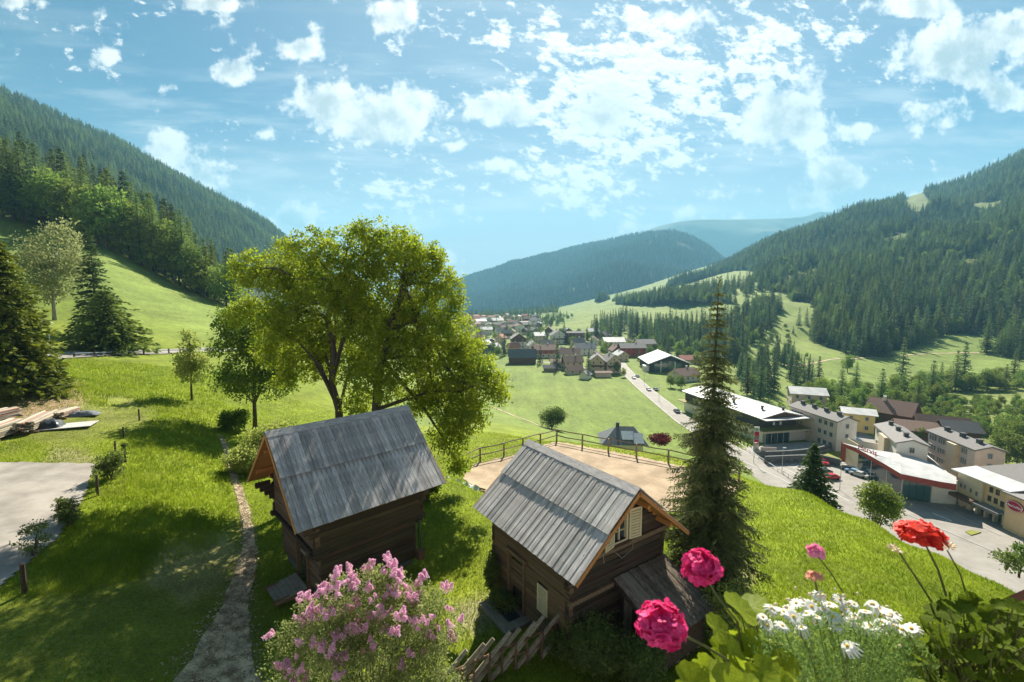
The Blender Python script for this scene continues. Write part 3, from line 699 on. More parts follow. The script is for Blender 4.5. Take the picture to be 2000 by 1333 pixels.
for k in range(430):
    x0 = rng.uniform(-1.35, -.60); d = rng.uniform(160, 330); p = np.array([x0*d, d, 0]); p[2] = gz(p[0], p[1])
    a, b, _ = project(p); 
    if not (-250 < a[0] < 480): continue
    edge = np.interp(a[0], [q[0] for q in L_edge], [q[1] for q in L_edge])
    pe = hit(a[0], edge-3, 100)
    if pe is None or d < pe[1]+4: continue
    addtree(['larch', 'broad', 'spruce', 'broad'][rng.integers(0, 4)], p, rng.uniform(.95, 1.25)*(1 if a[0] < 380 else .8), 'lefthill')
# right-hand belts
fill([(1150, 665), (1160, 640), (1195, 628), (1225, 618), (1262, 640), (1260, 668)], 75, ['spruce'], 'skipatch', .65, 1.0, 6, 300)
fill([(1248, 672), (1262, 640), (1300, 636), (1360, 640), (1420, 628), (1462, 600), (1505, 588), (1530, 610), (1500, 650), (1455, 690), (1440, 715), (1360, 705), (1300, 690)], 300, ['spruce', 'spruce', 'spruce', 'spruce', 'broad'], 'valleywood', .6, .95, 5.5, 180)
fill([(1245, 602), (1300, 597), (1400, 590), (1470, 576), (1500, 560), (1450, 556), (1330, 576), (1250, 590)], 160, ['spruce'], 'upperstrip', .75, 1.1, 7, 400)
fill([(1190, 690), (1240, 690), (1300, 700), (1360, 712), (1350, 700), (1290, 690), (1230, 680)], 16, ['broad', 'spruce'], 'villageedge', .4, .7, 5, 150)
fill([(1440, 745), (1470, 705), (1540, 690), (1560, 705), (1530, 730), (1520, 760), (1480, 790), (1445, 790)], 34, ['spruce', 'broad', 'spruce'], 'riverclump', .5, .85, 5, 120)
fill([(1530, 735), (1560, 728), (1600, 745), (1600, 760), (1560, 762)], 12, ['spruce'], 'riverclump', .45, .7, 5, 150)
fill([(1560, 790), (1600, 775), (1680, 776), (1740, 768), (1800, 760), (1850, 756), (1900, 750), (1990, 748), (2080, 745), (2080, 762), (1860, 770), (1800, 800), (1800, 812), (1720, 800), (1640, 805), (1600, 790)], 170, ['broad', 'broad', 'broad', 'broad', 'broad', 'larch'], 'riverbelt', .4, .8, 5, 100)
fill([(1900, 690), (1960, 700), (2060, 720), (2060, 690), (1980, 675)], 30, ['spruce', 'larch'], 'rightedge', .7, 1.05, 5, 150)
fill([(1940, 880), (1990, 890), (2050, 920), (2050, 840), (1960, 860)], 5, ['broad'], 'behindapart', .6, .8, 5, 60)
fill([(1480, 668), (1500, 655), (1530, 640), (1560, 650), (1540, 672), (1490, 685)], 9, ['broad', 'spruce'], 'meadowscrub', .22, .4, 6, 150)
fill([(1470, 690), (1540, 680), (1590, 705), (1540, 712)], 16, ['broad', 'spruce'], 'meadowscrub', .3, .5, 6, 150)
# single trees on the right meadow
for a, b, k, s in ((1652, 692, 'spruce', .84), (1684, 696, 'spruce', .98), (1694, 694, 'spruce', .8), (1655, 728, 'broad', .85), (1508, 665, 'spruce', .28), (1560, 640, 'spruce', .8), (1575, 633, 'spruce', .65), (1590, 632, 'spruce', .8), (1642, 612, 'larch', .55),
                   (1632, 623, 'spruce', .18), (1680, 633, 'spruce', .55), (1660, 640, 'spruce', .7), (1780, 643, 'spruce', .5), (1740, 637, 'spruce', .6), (1715, 635, 'spruce', .62), (1695, 628, 'spruce', .5), (1760, 760, 'spruce', 1.1), (1880, 760, 'spruce', 1.0), (1865, 765, 'larch', .9)):
    p = hit(a, b, 60); addtree(k, p, s, 'rightmeadow')
# village trees
for a, b, k, s in ((1088, 722, 'spruce', .85), (1055, 712, 'spruce', .55), (1149, 735, 'spruce', .62), (950, 708, 'spruce', .65), (985, 695, 'spruce', .75), (972, 700, 'broad', .7), (938, 690, 'spruce', .75), (925, 700, 'spruce', .8), (1033, 668, 'spruce', .9), (1044, 668, 'broad', .8), (1155, 690, 'spruce', .75),
               (1205, 730, 'broad', .55), (1218, 737, 'broad', .42), (1105, 672, 'spruce', .6), (1118, 675, 'broad', .6), (1147, 668, 'broad', .8), (1180, 660, 'broad', .9), (1185, 680, 'spruce', .7), (1285, 702, 'broad', .7), (1270, 696, 'broad', .6), (1345, 705, 'broad', .8), (1362, 712, 'broad', .7), (1330, 760, 'broad', .55), (1248, 705, 'spruce', .35), (1000, 700, 'broad', .5),
                   (915, 660, 'spruce', .7), (935, 655, 'broad', .7), (1020, 648, 'broad', .7), (1060, 650, 'broad', .6), (1075, 648, 'spruce', .6), (990, 648, 'spruce', .7), (1310, 757, 'broad', .5), (1525, 815, 'broad', .45), (1700, 832, 'broad', .62), (1690, 838, 'broad', .4), (1795, 860, 'broad', .35), (1915, 865, 'broad', .55), (1965, 905, 'broad', .75), (1985, 915, 'broad', .7), (1880, 840, 'spruce', .3)):
    p = hit(a, b, 60)
    if p is not None: addtree(k, p, s, 'village')
fill([(905, 700), (905, 650), (1000, 640), (1150, 650), (1210, 660), (1210, 690), (1150, 700), (1060, 690), (1000, 700)], 75, ['broad', 'spruce', 'broad'], 'village', .35, .75, 6, 200)
fill([(905, 640), (905, 622), (1060, 622), (1080, 640)], 60, ['broad', 'spruce'], 'village', .5, .8, 9, 500)
fill([(880, 622), (880, 612), (1000, 610), (1090, 600), (1090, 612), (1010, 620)], 260, ['spruce', 'spruce', 'broad'], 'village', .7, 1.0, 9, 900)
fill([(1050, 640), (1050, 626), (1100, 616), (1120, 622), (1090, 636)], 40, ['broad', 'spruce'], 'village', .5, .8, 9, 500)
# scrub on the right slope
fill([(1790, 860), (1800, 820), (1850, 785), (1950, 790), (2080, 790), (2080, 850), (1930, 850)], 150, ['broad'], 'scrub', .12, .40, 2.5, 90)
fill([(1560, 800), (1620, 800), (1700, 815), (1640, 830), (1580, 815)], 12, ['broad'], 'scrub', .25, .45, 3, 90)
# mountain slopes
def slope(nm, n, kinds, zone, smin, smax, tmin, tmax, clear, pw=1., strip=None):
    P, T = MT[nm]; nk, n2, _ = P.shape
    k = rng.random(n*3)*(nk-1.01); t = tmin+(tmax-tmin)*rng.random(n*3)**pw; j = np.interp(t, T, np.arange(n2))
    a = k.astype(int); b = np.minimum(j.astype(int), n2-2); fa = (k-a)[:, None]; fb = (j-b)[:, None]
    Q = (P[a, b]*(1-fa)+P[a+1, b]*fa)*(1-fb)+(P[a, b+1]*(1-fa)+P[a+1, b+1]*fa)*fb
    sx, sy, d = project(Q); ok = (sx > -120) & (sx < 2120) & (d > 5)
    # even density: accept by local cell area
    ar = np.linalg.norm(np.cross(P[a+1, b]-P[a, b], P[a, b+1]-P[a, b]), axis=1)/np.maximum(T[np.minimum(b+1, n2-1)]-T[b], 1e-6)
    ok &= rng.random(len(ar)) < ar/np.quantile(ar, .9)
    jx = fbm(Q[:, 0]/25, Q[:, 1]/25, 3, 8)*5
    ok &= (Q[:, 2] > gz(Q[:, 0], Q[:, 1])-1.5) | (Q[:, 1] > 2500)
    for poly in clear: ok &= ~inpoly(sx+jx, sy+jx*.5, poly)
    Q = Q[ok][:n]; out = []
    pat = fbm(Q[:, 0]/90, Q[:, 1]/90, 3, 77); 
    for i, q in enumerate(Q):
        kk = kinds[rng.integers(0, len(kinds))] if pat[i] < .2 else kinds[-1]
        out.append((kk, q[0], q[1], q[2]-.5, rng.uniform(smin, smax)*(1+.25*pat[i]), zone, rng.uniform(.85, 1.2)))
    return out
TREES += slope('forested_mountain', 21000, ['larch', 'spruce', 'broad', 'larch', 'spruce', 'spruce'], 'mountain', .5, 1.15, -.12, 1.06, CLEAR)
TREES += slope('wooded_ridge', 13000, ['spruce', 'spruce', 'larch'], 'ridge', .8, 1.2, .1, 1.05, [])
far_pts = slope('hazy_mountain', 24000, ['spruce'], 'far', .9, 1.4, .0, 1.03, [[(1318, 470), (1345, 478), (1358, 490), (1325, 487)]])

# ------------------------------------------------------------------ individuals and forests
ZN = {'lefthill': 'in the wood above the left meadow', 'skipatch': 'on the ski meadow behind the village', 'valleywood': 'in the dark wood beside the village', 'upperstrip': 'in the strip above the far meadows',
      'villageedge': 'at the village edge below the wood', 'riverclump': 'in the clump below the right meadow', 'riverbelt': 'in the belt below the right meadow', 'rightedge': 'at the right end of the meadow', 'behindapart': 'behind the pink apartment block',
      'meadowscrub': 'in scrub on the right meadow', 'rightmeadow': 'standing alone on the right meadow', 'village': 'among the village houses', 'scrub': 'on the bumpy slope far right', 'mountain': 'at the foot of the right mountainside', 'ridge': 'on the upper left ridge'}
KN = {'spruce': ('spruce_tree', 'dark spruce', 'spruce'), 'larch': ('larch_tree', 'soft green larch', 'larch'), 'broad': ('leafy_tree', 'rounded leafy tree', 'tree')}
ORD = lambda n: f"{n}{'th' if 10 <= n % 100 <= 20 else {1:'st',2:'nd',3:'rd'}.get(n % 10, 'th')}"
TP = np.array([(t[1], t[2], t[3]+LIB[t[0]][0][2]*t[4]*.5) for t in TREES]); tsx, tsy, tsd = project(TP)
size = np.array([LIB[t[0]][0][2]*t[4] for t in TREES])/np.maximum(tsd, 1)*F
vis = (tsx > -25) & (tsx < 2025) & (tsy < 1333) & ~((tsx > 440) & (tsx < 900) & (tsy > 480) & (tsy < 900))
ksel = {}
for kd in LIB:
    ii = [i for i in range(len(TREES)) if TREES[i][0] == kd and vis[i]]
    ii.sort(key=lambda i: -size[i]*(.72 if TREES[i][5] in ('mountain', 'ridge') else 1)); ksel[kd] = set(ii[:285])
sel = set().union(*ksel.values())
byz = {}
for i in sel: byz.setdefault((TREES[i][5], TREES[i][0]), []).append(i)
proto = {}
def place_tree(i, label, group):
    kd, x, y, z, s, zone, w = TREES[i]; nm = KN[kd][0]; var = LIB[kd][int(rng.integers(0, len(LIB[kd])))]
    e = thing(nm, label, KN[kd][2], (x, y, z-.2), float(rng.uniform(0, 6.28)), group); e.scale = (s*w, s*w, s)
    a = link('crown', var[0], None, e); link('trunk', var[1], None, e)
    return e, a
VARP = {}
for (zone, kd), ii in byz.items():
    ii.sort(key=lambda i: tsx[i])
    for n, i in enumerate(ii):
        s = size[i]; sz = 'tall ' if TREES[i][4] > .95 else 'small ' if TREES[i][4] < .55 else ''
        lab = f"{sz}{KN[kd][1]} {ZN[zone]}" + (f", {ORD(n+1)} from the left" if len(ii) > 1 else '')
        e, a = place_tree(i, lab, KN[kd][0].replace('_', ' ')+'s '+ZN[zone]); VARP.setdefault(a.data.name, a)
# instanced forests: point meshes with a geometry node tree that picks a crown from the individual trees
def forest(name, label, pts, crowns):
    me = bpy.data.meshes.new(name); co = np.array([(p[1], p[2], p[3]) for p in pts], dtype=np.float32)
    me.vertices.add(len(co)); me.vertices.foreach_set('co', co.ravel())
    a = me.attributes.new('sc', 'FLOAT_VECTOR', 'POINT'); a.data.foreach_set('vector', np.array([(p[4]*p[6], p[4]*p[6], p[4]) for p in pts], dtype=np.float32).ravel())
    a = me.attributes.new('rz', 'FLOAT_VECTOR', 'POINT'); rr = np.zeros((len(co), 3), np.float32); rr[:, 2] = rng.random(len(co))*6.28; a.data.foreach_set('vector', rr.ravel())
    o = link(name, me); tag(o, label, None, None, 'stuff')
    g = bpy.data.node_groups.new(name+'_nodes', 'GeometryNodeTree')
    g.interface.new_socket('Geometry', in_out='INPUT', socket_type='NodeSocketGeometry'); g.interface.new_socket('Geometry', in_out='OUTPUT', socket_type='NodeSocketGeometry')
    gi = g.nodes.new('NodeGroupInput'); go = g.nodes.new('NodeGroupOutput'); ip = g.nodes.new('GeometryNodeInstanceOnPoints')
    g.links.new(gi.outputs[0], ip.inputs['Points'])
    jn = g.nodes.new('GeometryNodeJoinGeometry')
    for c in crowns:
        oi = g.nodes.new('GeometryNodeObjectInfo'); oi.inputs['Object'].default_value = c; oi.transform_space = 'ORIGINAL'; oi.inputs['As Instance'].default_value = True
        g.links.new(oi.outputs['Geometry'], jn.inputs[0])
    if len(crowns) > 1:
        g.links.new(jn.outputs[0], ip.inputs['Instance']); ip.inputs['Pick Instance'].default_value = True
    else: g.links.new(oi.outputs['Geometry'], ip.inputs['Instance'])
    for an, sk in (('sc', 'Scale'), ('rz', 'Rotation')):
        na_ = g.nodes.new('GeometryNodeInputNamedAttribute'); na_.data_type = 'FLOAT_VECTOR'; na_.inputs['Name'].default_value = an; g.links.new(na_.outputs['Attribute'], ip.inputs[sk])
    g.links.new(ip.outputs[0], go.inputs[0])
    md = o.modifiers.new('forest', 'NODES'); md.node_group = g
    return o
spc = [VARP[k] for k in VARP if k.startswith('spruce')]; lac = [VARP[k] for k in VARP if k.startswith('larch')]; brc = [VARP[k] for k in VARP if k.startswith('leafy')]
rest = [TREES[i] for i in range(len(TREES)) if i not in sel]
for zs, nm, lb in ((('mountain',), 'mountain_forest', 'on the right mountainside'), (('ridge',), 'ridge_forest', 'on the upper left ridge'), (None, 'valley_woodland', 'in the valley and on the hillsides')):
    pp = [t for t in rest if (t[5] in zs if zs else t[5] not in ('mountain', 'ridge'))]
    a = [t for t in pp if t[0] == 'spruce']; b = [t for t in pp if t[0] == 'larch']; c = [t for t in pp if t[0] == 'broad']
    if a: forest(nm, 'dense dark spruce forest '+lb, a, spc)
    if b: forest(nm.replace('forest', 'larches'), 'lighter larches mixed into the forest '+lb, b, lac)
    if c: forest(nm+'_broadleaves', 'leafy trees mixed into the woods '+lb, c, brc)
fm = far_conifer(25, 5.0, 9, 7); fm.materials[0] = M('haze_tinted_spruce_needles', (.018, .045, .034), (.055, .100, .060), .3, rnd=.5)  # far needles darkened and tinted teal, putting valley haze into their colour
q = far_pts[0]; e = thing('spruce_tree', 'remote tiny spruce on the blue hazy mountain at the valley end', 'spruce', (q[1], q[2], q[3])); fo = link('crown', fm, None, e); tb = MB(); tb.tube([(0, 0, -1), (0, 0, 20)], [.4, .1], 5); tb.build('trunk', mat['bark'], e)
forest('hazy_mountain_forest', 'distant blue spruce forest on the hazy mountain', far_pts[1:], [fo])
# ------------------------------------------------------------------ roads, paths, arena surface
def drape(name, poly, res, off, m, label, jit=0., skirt=.0, kind='structure'):
    """a sheet lying on the ground inside a polygon given in world xy"""
    xs = [p[0] for p in poly]; ys = [p[1] for p in poly]
    nx = int((max(xs)-min(xs))/res)+2; ny = int((max(ys)-min(ys))/res)+2
    gx, gy = np.meshgrid(min(xs)+np.arange(nx)*res, min(ys)+np.arange(ny)*res, indexing='ij')
    jx = gx+jit*fbm(gx/1.1, gy/1.1, 3, 5); jy = gy+jit*fbm(gx/1.1+9, gy/1.1, 3, 6)
    ins = inpoly(jx[:-1, :-1]+res/2, jy[:-1, :-1]+res/2, poly)
    ix = np.arange(nx*ny).reshape(nx, ny); Fc = np.stack([ix[:-1, :-1], ix[1:, :-1], ix[1:, 1:], ix[:-1, 1:]], -1)[ins]
    Vv = np.stack([gx, gy, gz(gx, gy)+off], -1).reshape(-1, 3)
    used = np.unique(Fc); mp = np.full(nx*ny, -1); mp[used] = np.arange(len(used))
    o = link(name, mesh_np(name, Vv[used], mp[Fc], [m], smooth=True)); return tag(o, label, None, None, kind)
def strip(name, pts, widths, off, m, label, seg=.5, jit=.0, kind='structure', cross=5):
    """ribbon along a line of world xy points"""
    P = np.array(pts, float)[:, :2]; Ls = np.r_[0, np.cumsum(np.linalg.norm(np.diff(P, axis=0), axis=1))]; n = max(2, int(Ls[-1]/seg)); t = np.linspace(0, Ls[-1], n)
    C = np.stack([np.interp(t, Ls, P[:, 0]), np.interp(t, Ls, P[:, 1])], 1); w = np.interp(t, Ls, np.broadcast_to(widths, (len(P),)))
    k = 5; ker = np.ones(k)/k
    if n > 12:
        for c in (0, 1): C[:, c] = np.convolve(np.pad(C[:, c], k//2, mode='edge'), ker, 'valid')
    T = np.gradient(C, axis=0); T /= np.linalg.norm(T, axis=1, keepdims=True)+1e-9; Nn = np.stack([-T[:, 1], T[:, 0]], 1)
    s = np.linspace(-.5, .5, cross); jl = 1+jit*(fbm(t/1.7, t*0+3, 5, 2)); jr = 1+jit*(fbm(t/1.9, t*0+13, 5, 3))
    ww = np.where(s[None, :] < 0, jl[:, None], jr[:, None])*w[:, None]*s[None, :]
    XY = C[:, None, :]+Nn[:, None, :]*ww[..., None]
    zz = gz(XY[..., 0], XY[..., 1])+off; Vv = np.concatenate([XY, zz[..., None]], -1).reshape(-1, 3)
    ix = np.arange(n*cross).reshape(n, cross); Fc = np.stack([ix[:-1, :-1], ix[1:, :-1], ix[1:, 1:], ix[:-1, 1:]], -1).reshape(-1, 4)
    o = link(name, mesh_np(name, Vv, Fc, [m], smooth=True)); return tag(o, label, None, None, kind)
H = lambda a, b, **k: hit(a, b, **k)
arena = ARENA
drape('arena_sand', arena, .35, .05, mat['sand'], 'pale sandy riding arena behind the right wooden cabin', .15)
dw = [atz(a, b, 2.1)[:2] for a, b in ((-700, 925), (0, 913), (186, 908), (165, 960), (110, 1040), (0, 1132), (-500, 1500))]
drape('driveway', dw, .14, .05, mat['asphalt_d'], 'pale grey driveway ending in the grass at the left edge', .10)
pp = [H(a, b) for a, b in ((420, 1420), (425, 1333), (436, 1260), (452, 1200), (476, 1130), (487, 1075), (484, 1030), (474, 985), (460, 940), (448, 905), (440, 872), (430, 850))]
strip('dirt_path', pp, [2.5, 2.0, 1.35, 1.0, .75, .55, .48, .45, .45, .4, .4, .3], .035, mat['dirt'], 'narrow gravel footpath running up past the left hut', .12, .45, cross=9)
pp = [H(a, b, dmin=40) for a, b in ((60, 701), (100, 697), (150, 694.5), (200, 692), (250, 690.5), (300, 688.5), (350, 687), (400, 685), (450, 683.5), (520, 684))]
strip('hillside_road', pp, 4.6, .12, mat['asphalt'], 'narrow hillside road crossing the left meadow', .6)
ROADZ = V
def zpl(a, b, z=V): return atz(a, b, z)
RL = [(1640, 985), (1560, 940), (1500, 912), (1440, 887), (1400, 862), (1340, 825), (1290, 785), (1256, 757), (1232, 735), (1215, 716), (1205, 700), (1190, 690)]
pp = [zpl(a, b) for a, b in RL]
strip('valley_road', pp, 7.4, .06, mat['asphalt'], 'pale asphalt main road curving down through the valley', 1.5)
for s in (-1, 1):
    q = np.array(pp)[:, :2]; T = np.gradient(q, axis=0); T /= np.linalg.norm(T, axis=1, keepdims=True); q = q+np.stack([-T[:, 1], T[:, 0]], 1)*s*3.35
    strip('road_edge_line', q, .14, .085, mat['linepaint'], 'white painted edge line of the valley road', 2, cross=2)
pk = [zpl(a, b) for a, b in ((1452, 905), (1450, 875), (1478, 872), (1506, 893), (1560, 893), (1612, 902), (1640, 892), (1652, 878), (1670, 868), (1650, 848), (1680, 838), (1720, 868), (1780, 880), (1860, 905), (2000, 1000), (2250, 1120), (2250, 1300), (1700, 1120), (1500, 960))]
drape('parking_lot', [p[:2] for p in pk], 1.2, .045, mat['asphalt'], 'dusty pale asphalt car park and forecourts beside the shops')
pp = [H(a, b, dmin=60) for a, b in ((960, 795), (990, 806), (1020, 818), (1050, 831), (1085, 843))]
strip('meadow_track', pp, .9, .08, mat['dirt'], 'thin pale track crossing the meadow beyond the arena', .8)
pp = [H(a, b, dmin=150) for a, b in ((1450, 712), (1540, 714), (1600, 708), (1700, 699), (1790, 693), (1860, 690), (1920, 690))]
strip('right_meadow_track', pp, 2.2, .15, mat['dirt'], 'faint track crossing the right meadow', 3)
pp = [zpl(a, b) for a, b in ((1030, 704), (1100, 712), (1160, 722), (1215, 730), (1236, 737))]
strip('village_lane', pp, 3.5, .07, mat['asphalt'], 'short village lane joining the main road', 2)

# ------------------------------------------------------------------ log cabins
def unit_box(name, m, d=(1, 1, 1), bev=0.0):
    b = MB(); b.box((0, 0, 0), d); return b.mesh(name, m)
def jbox(name, m, d, j=.06, sd=0):
    """slightly irregular unit timber"""
    rs = np.random.default_rng(sd); b = MB(); n = 6
    for i in range(n+1):
        x = -d[0]/2+d[0]*i/n
        for (yy, zz) in ((-1, -1), (1, -1), (1, 1), (-1, 1)):
            b.v.append((x, yy*d[1]/2*(1+rs.normal()*j), zz*d[2]/2*(1+rs.normal()*j)))
    for i in range(n):
        for k in range(4): b.f.append((i*4+k, i*4+(k+1) % 4, i*4+4+(k+1) % 4, i*4+4+k)); b.m.append(0)
    b.f += [(3, 2, 1, 0), (n*4, n*4+1, n*4+2, n*4+3)]; b.m += [0, 0]
    return b.mesh(name, m)
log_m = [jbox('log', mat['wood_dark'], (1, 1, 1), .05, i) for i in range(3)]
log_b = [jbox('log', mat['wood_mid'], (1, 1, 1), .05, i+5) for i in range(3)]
def mk_roofmat(nm, c1, c2):
    return M(nm, c1, c2, 3.2, bump=.35, stretch=(.9, 4, 4), rnd=.30, bscale=14, knots=True, spec=.1, detail=9, c3=tuple((a+b)*.5 for a, b in zip(c1, c2)))
mat['board_blue'] = mk_roofmat('weathered_blue_grey_roof_board', (.26, .248, .235), (.49, .47, .445))
mat['board_grey'] = mk_roofmat('weathered_warm_grey_roof_board', (.40, .37, .33), (.63, .59, .54))
def roof(root, L, Wd, zr, ze, l, nb, m, tierf=.54, lift=.06, alt=.012):
    """gable roof of two overlapping tiers of long boards per side; returns part"""
    th = math.atan2(zr-ze, Wd); sl = math.hypot(zr-ze, Wd)
    b = MB()   # sheathing + rafters
    for s in (-1, 1):
        R3 = Matrix.Rotation(-s*th, 3, 'X')
        c = Vector((0, s*Wd/2, (zr+ze)/2))-R3 @ Vector((0, 0, .05)); b.box(c, (L*2-.06, sl-.04, .03), rot=R3)
        for x in np.linspace(-l, l, 5):
            b.box(Vector((x, s*Wd/2, (zr+ze)/2))-R3 @ Vector((0, 0, .12)), (.11, sl-.12, .11), rot=R3)
        for f in (.28, .72):
            b.box(Vector((0, s*Wd*f, zr+(ze-zr)*f))-R3 @ Vector((0, 0, .20)), (L*2-.25, .12, .14), rot=R3)
    rf = b.build('roof', mat['wood_orange'], root)
    w = 2*L/nb
    t1 = sl*tierf; t2 = sl*(1-tierf)+.16
    bm_ = [jbox('roof_board', m, (t, w*.955, .028), .02, 40+i) for i, t in enumerate((t2, t1))]
    for s in (-1, 1):
        for tier in (0, 1):
            t = (t2, t1)[tier]; me = bm_[tier]; Wv = 0
            for k in range(nb):
                x = -L+w*(k+.5)
                # distance down the slope of the board centre
                dc = (t/2-.03) if tier == 0 else sl-t/2+rng.normal()*.006
                off = (lift+.012 if tier == 0 else .008)+(alt if k % 2 else 0)+rng.normal()*.003
                p = Vector((x, s*(dc*math.cos(th)+off*math.sin(th)), zr-dc*math.sin(th)+off*math.cos(th)))
                o = link('roof_board', me, None, rf, p)
                # local x runs down the slope
                ex = Vector((0, s*math.cos(th), -math.sin(th))); ez = Vector((0, s*math.sin(th), math.cos(th))); ey = ez.cross(ex)
                q = Matrix((ex, ey, ez)).transposed() @ Matrix.Rotation(rng.normal()*.004, 3, 'Z')
                o.rotation_euler = q.to_euler()
    cb = MB()
    for s in (-1, 1):
        R3 = Matrix.Rotation(-s*th, 3, 'X'); cb.box(Vector((0, s*.13, zr+.115-.13*math.tan(th)*.9)), (L*2+.04, .30, .03), rot=R3)
    cb.build('ridge_board', m, rf)
    # barge boards and eave edge
    bb = MB()
    for x in (-L-.015, L+.015):
        for s in (-1, 1):
            R3 = Matrix.Rotation(-s*th, 3, 'X'); bb.box(Vector((x, s*Wd/2, (zr+ze)/2))-R3 @ Vector((0, 0, .055)), (.03, sl-.03, .13), rot=R3)
    bb.build('barge_board', mat['wood_orange'], rf)
    return rf
def logs(root, l, w, z0, z1, hh, ext, openings=(), brown=(), seed=0, gable=None, jit=.02):
    """horizontal log walls; openings: (side, a0, a1, zb, zt); gable=(Wd, zr, ze) fills the gable triangles"""
    core = MB(); core.box((0, 0, (z0+z1)/2), (2*l-.34, 2*w-.34, z1-z0))
    if gable:
        Wd, zr, ze = gable; tp = (zr-ze)/Wd; zt = zr-.30-tp*0
        yb = (zr-.30-z1)/tp
        for x in (-l+.14, l-.14):
            core.add([(x-.02, -yb, z1), (x-.02, yb, z1), (x-.02, 0, zr-.3), (x+.02, -yb, z1), (x+.02, yb, z1), (x+.02, 0, zr-.3)], [(0, 1, 2), (5, 4, 3), (0, 3, 4, 1), (1, 4, 5, 2), (2, 5, 3, 0)])
    core.build('wall', mat['wood_dark'], root)
    n = int(round((z1-z0)/hh)); h = (z1-z0)/n
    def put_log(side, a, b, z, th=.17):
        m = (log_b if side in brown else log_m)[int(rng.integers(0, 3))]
        c = (a+b)/2; L = b-a
        if side in ('-y', '+y'): p = (c, (-w if side == '-y' else w)+rng.normal()*.008, z); rz = 0
        else: p = ((-l if side == '-x' else l)+rng.normal()*.008, c, z); rz = math.pi/2
        o = link('log', m, None, root, p, (0, 0, rz)); o.scale = (L, th, h*.93)
    for i in range(n):
        z = z0+h*(i+.5)
        for side in ('-y', '+y', '-x', '+x'):
            half = l if side in ('-y', '+y') else w
            zz = z+(0 if side in ('-y', '+y') else h*.5)
            e = ext+rng.normal()*jit
            segs = [(-half-e, half+e)]
            for (sd, a0, a1, zb, zt) in openings:
                if sd == side and zb < zz < zt: segs = [q for (a, b) in segs for q in ((a, a0), (a1, b)) if q[1]-q[0] > .05]
            for a, b in segs: put_log(side, a, b, zz)
    if gable:
        zz = z1+h
        while True:
            yb = (zr-.22-zz)/tp
            if yb < .15: break
            for side in ('-x', '+x'):
                segs = [(-yb, yb)]
                for (sd, a0, a1, zb, zt) in openings:
                    if sd == side and zb < zz < zt: segs = [q for (a, b) in segs for q in ((a, min(a0, b)), (max(a1, a), b)) if q[1]-q[0] > .05]
                for a, b in segs: put_log(side, a, b, zz)
            zz += h
# right cabin -------------------------------------------------------
RX, RY, RT = 2.48, 17.15, -.976
L_, Wd_, ZR, ZE = 3.14, 2.83, 5.58, 3.31
g0 = .10
cab = thing('log_cabin', 'dark log cabin with grey board roof and cream shutters beside the tall spruce', 'cabin', (RX, RY, 0), RT)
l, w = 2.28, 2.28
roof(cab, L_, Wd_, ZR, ZE, l, 46, mat['board_grey'])
fdn = MB(); fdn.box((0, 0, .0), (2*l-.1, 2*w-.1, .5)); fdn.build('foundation', mat['stone'], cab)
DA, DB = -1.05, -.10       # door opening on the -y wall
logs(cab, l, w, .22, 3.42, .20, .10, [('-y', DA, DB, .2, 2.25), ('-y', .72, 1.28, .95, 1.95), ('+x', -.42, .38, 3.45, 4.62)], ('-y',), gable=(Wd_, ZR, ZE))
d = MB(); d.box(((DA+DB)/2, -w+.06, 1.2), (DB-DA-.1, .05, 2.0)); dr = d.build('door', mat['wood_darkv'], cab)
for k in range(5):
    b = MB(); ww = (DB-DA-.12)/5; b.box((DA+.06+ww*(k+.5), -w+.02, 1.2), (ww*.93, .03, 1.98)); b.build('door_plank', mat['wood_darkv'], dr)
h_ = MB(); h_.box((DB-.18, -w-.02, 1.2), (.03, .05, .16)); h_.build('handle', mat['metal'], dr)
f_ = MB(); f_.box((DA-.02, -w-.05, 1.22), (.13, .24, 2.1)); f_.box((DB+.02, -w-.05, 1.22), (.13, .24, 2.1)); f_.box(((DA+DB)/2, -w-.06, 2.32), (DB-DA+.34, .26, .16)); f_.build('door_frame', mat['wood_mid'], cab)
def shutter(root, c, d, rz=0., n=9, ax='x', tilt=0.):
    """louvred cream shutter, d=(width, height)"""
    b = MB(); wv, hv = d
    for s in (-1, 1):
        b.box((s*(wv/2-.03), 0, 0), (.06, .045, hv)); b.box((0, 0, s*(hv/2-.03)), (wv-.12, .043, .06))
    b.box((0, 0, 0), (wv-.12, .043, .05)); b.box((0, .012, 0), (wv-.1, .006, hv-.1))
    o = b.build('shutter', mat['cream'], root, c, (0, 0, rz))
    sl = MB(); sl.box((0, 0, 0), (wv-.125, .034, .055), rot=Matrix.Rotation(.45, 3, 'X')); me = sl.mesh('louvre', mat['cream'])
    for k in range(n):
        z = -hv/2+.09+(hv-.18)*(k+.5)/n
        if abs(z) > .035: link('louvre', me, None, o, (0, -.006, z))
    return o
shutter(cab, (1.0, -w-.115, 1.45), (.56, .98), 0)
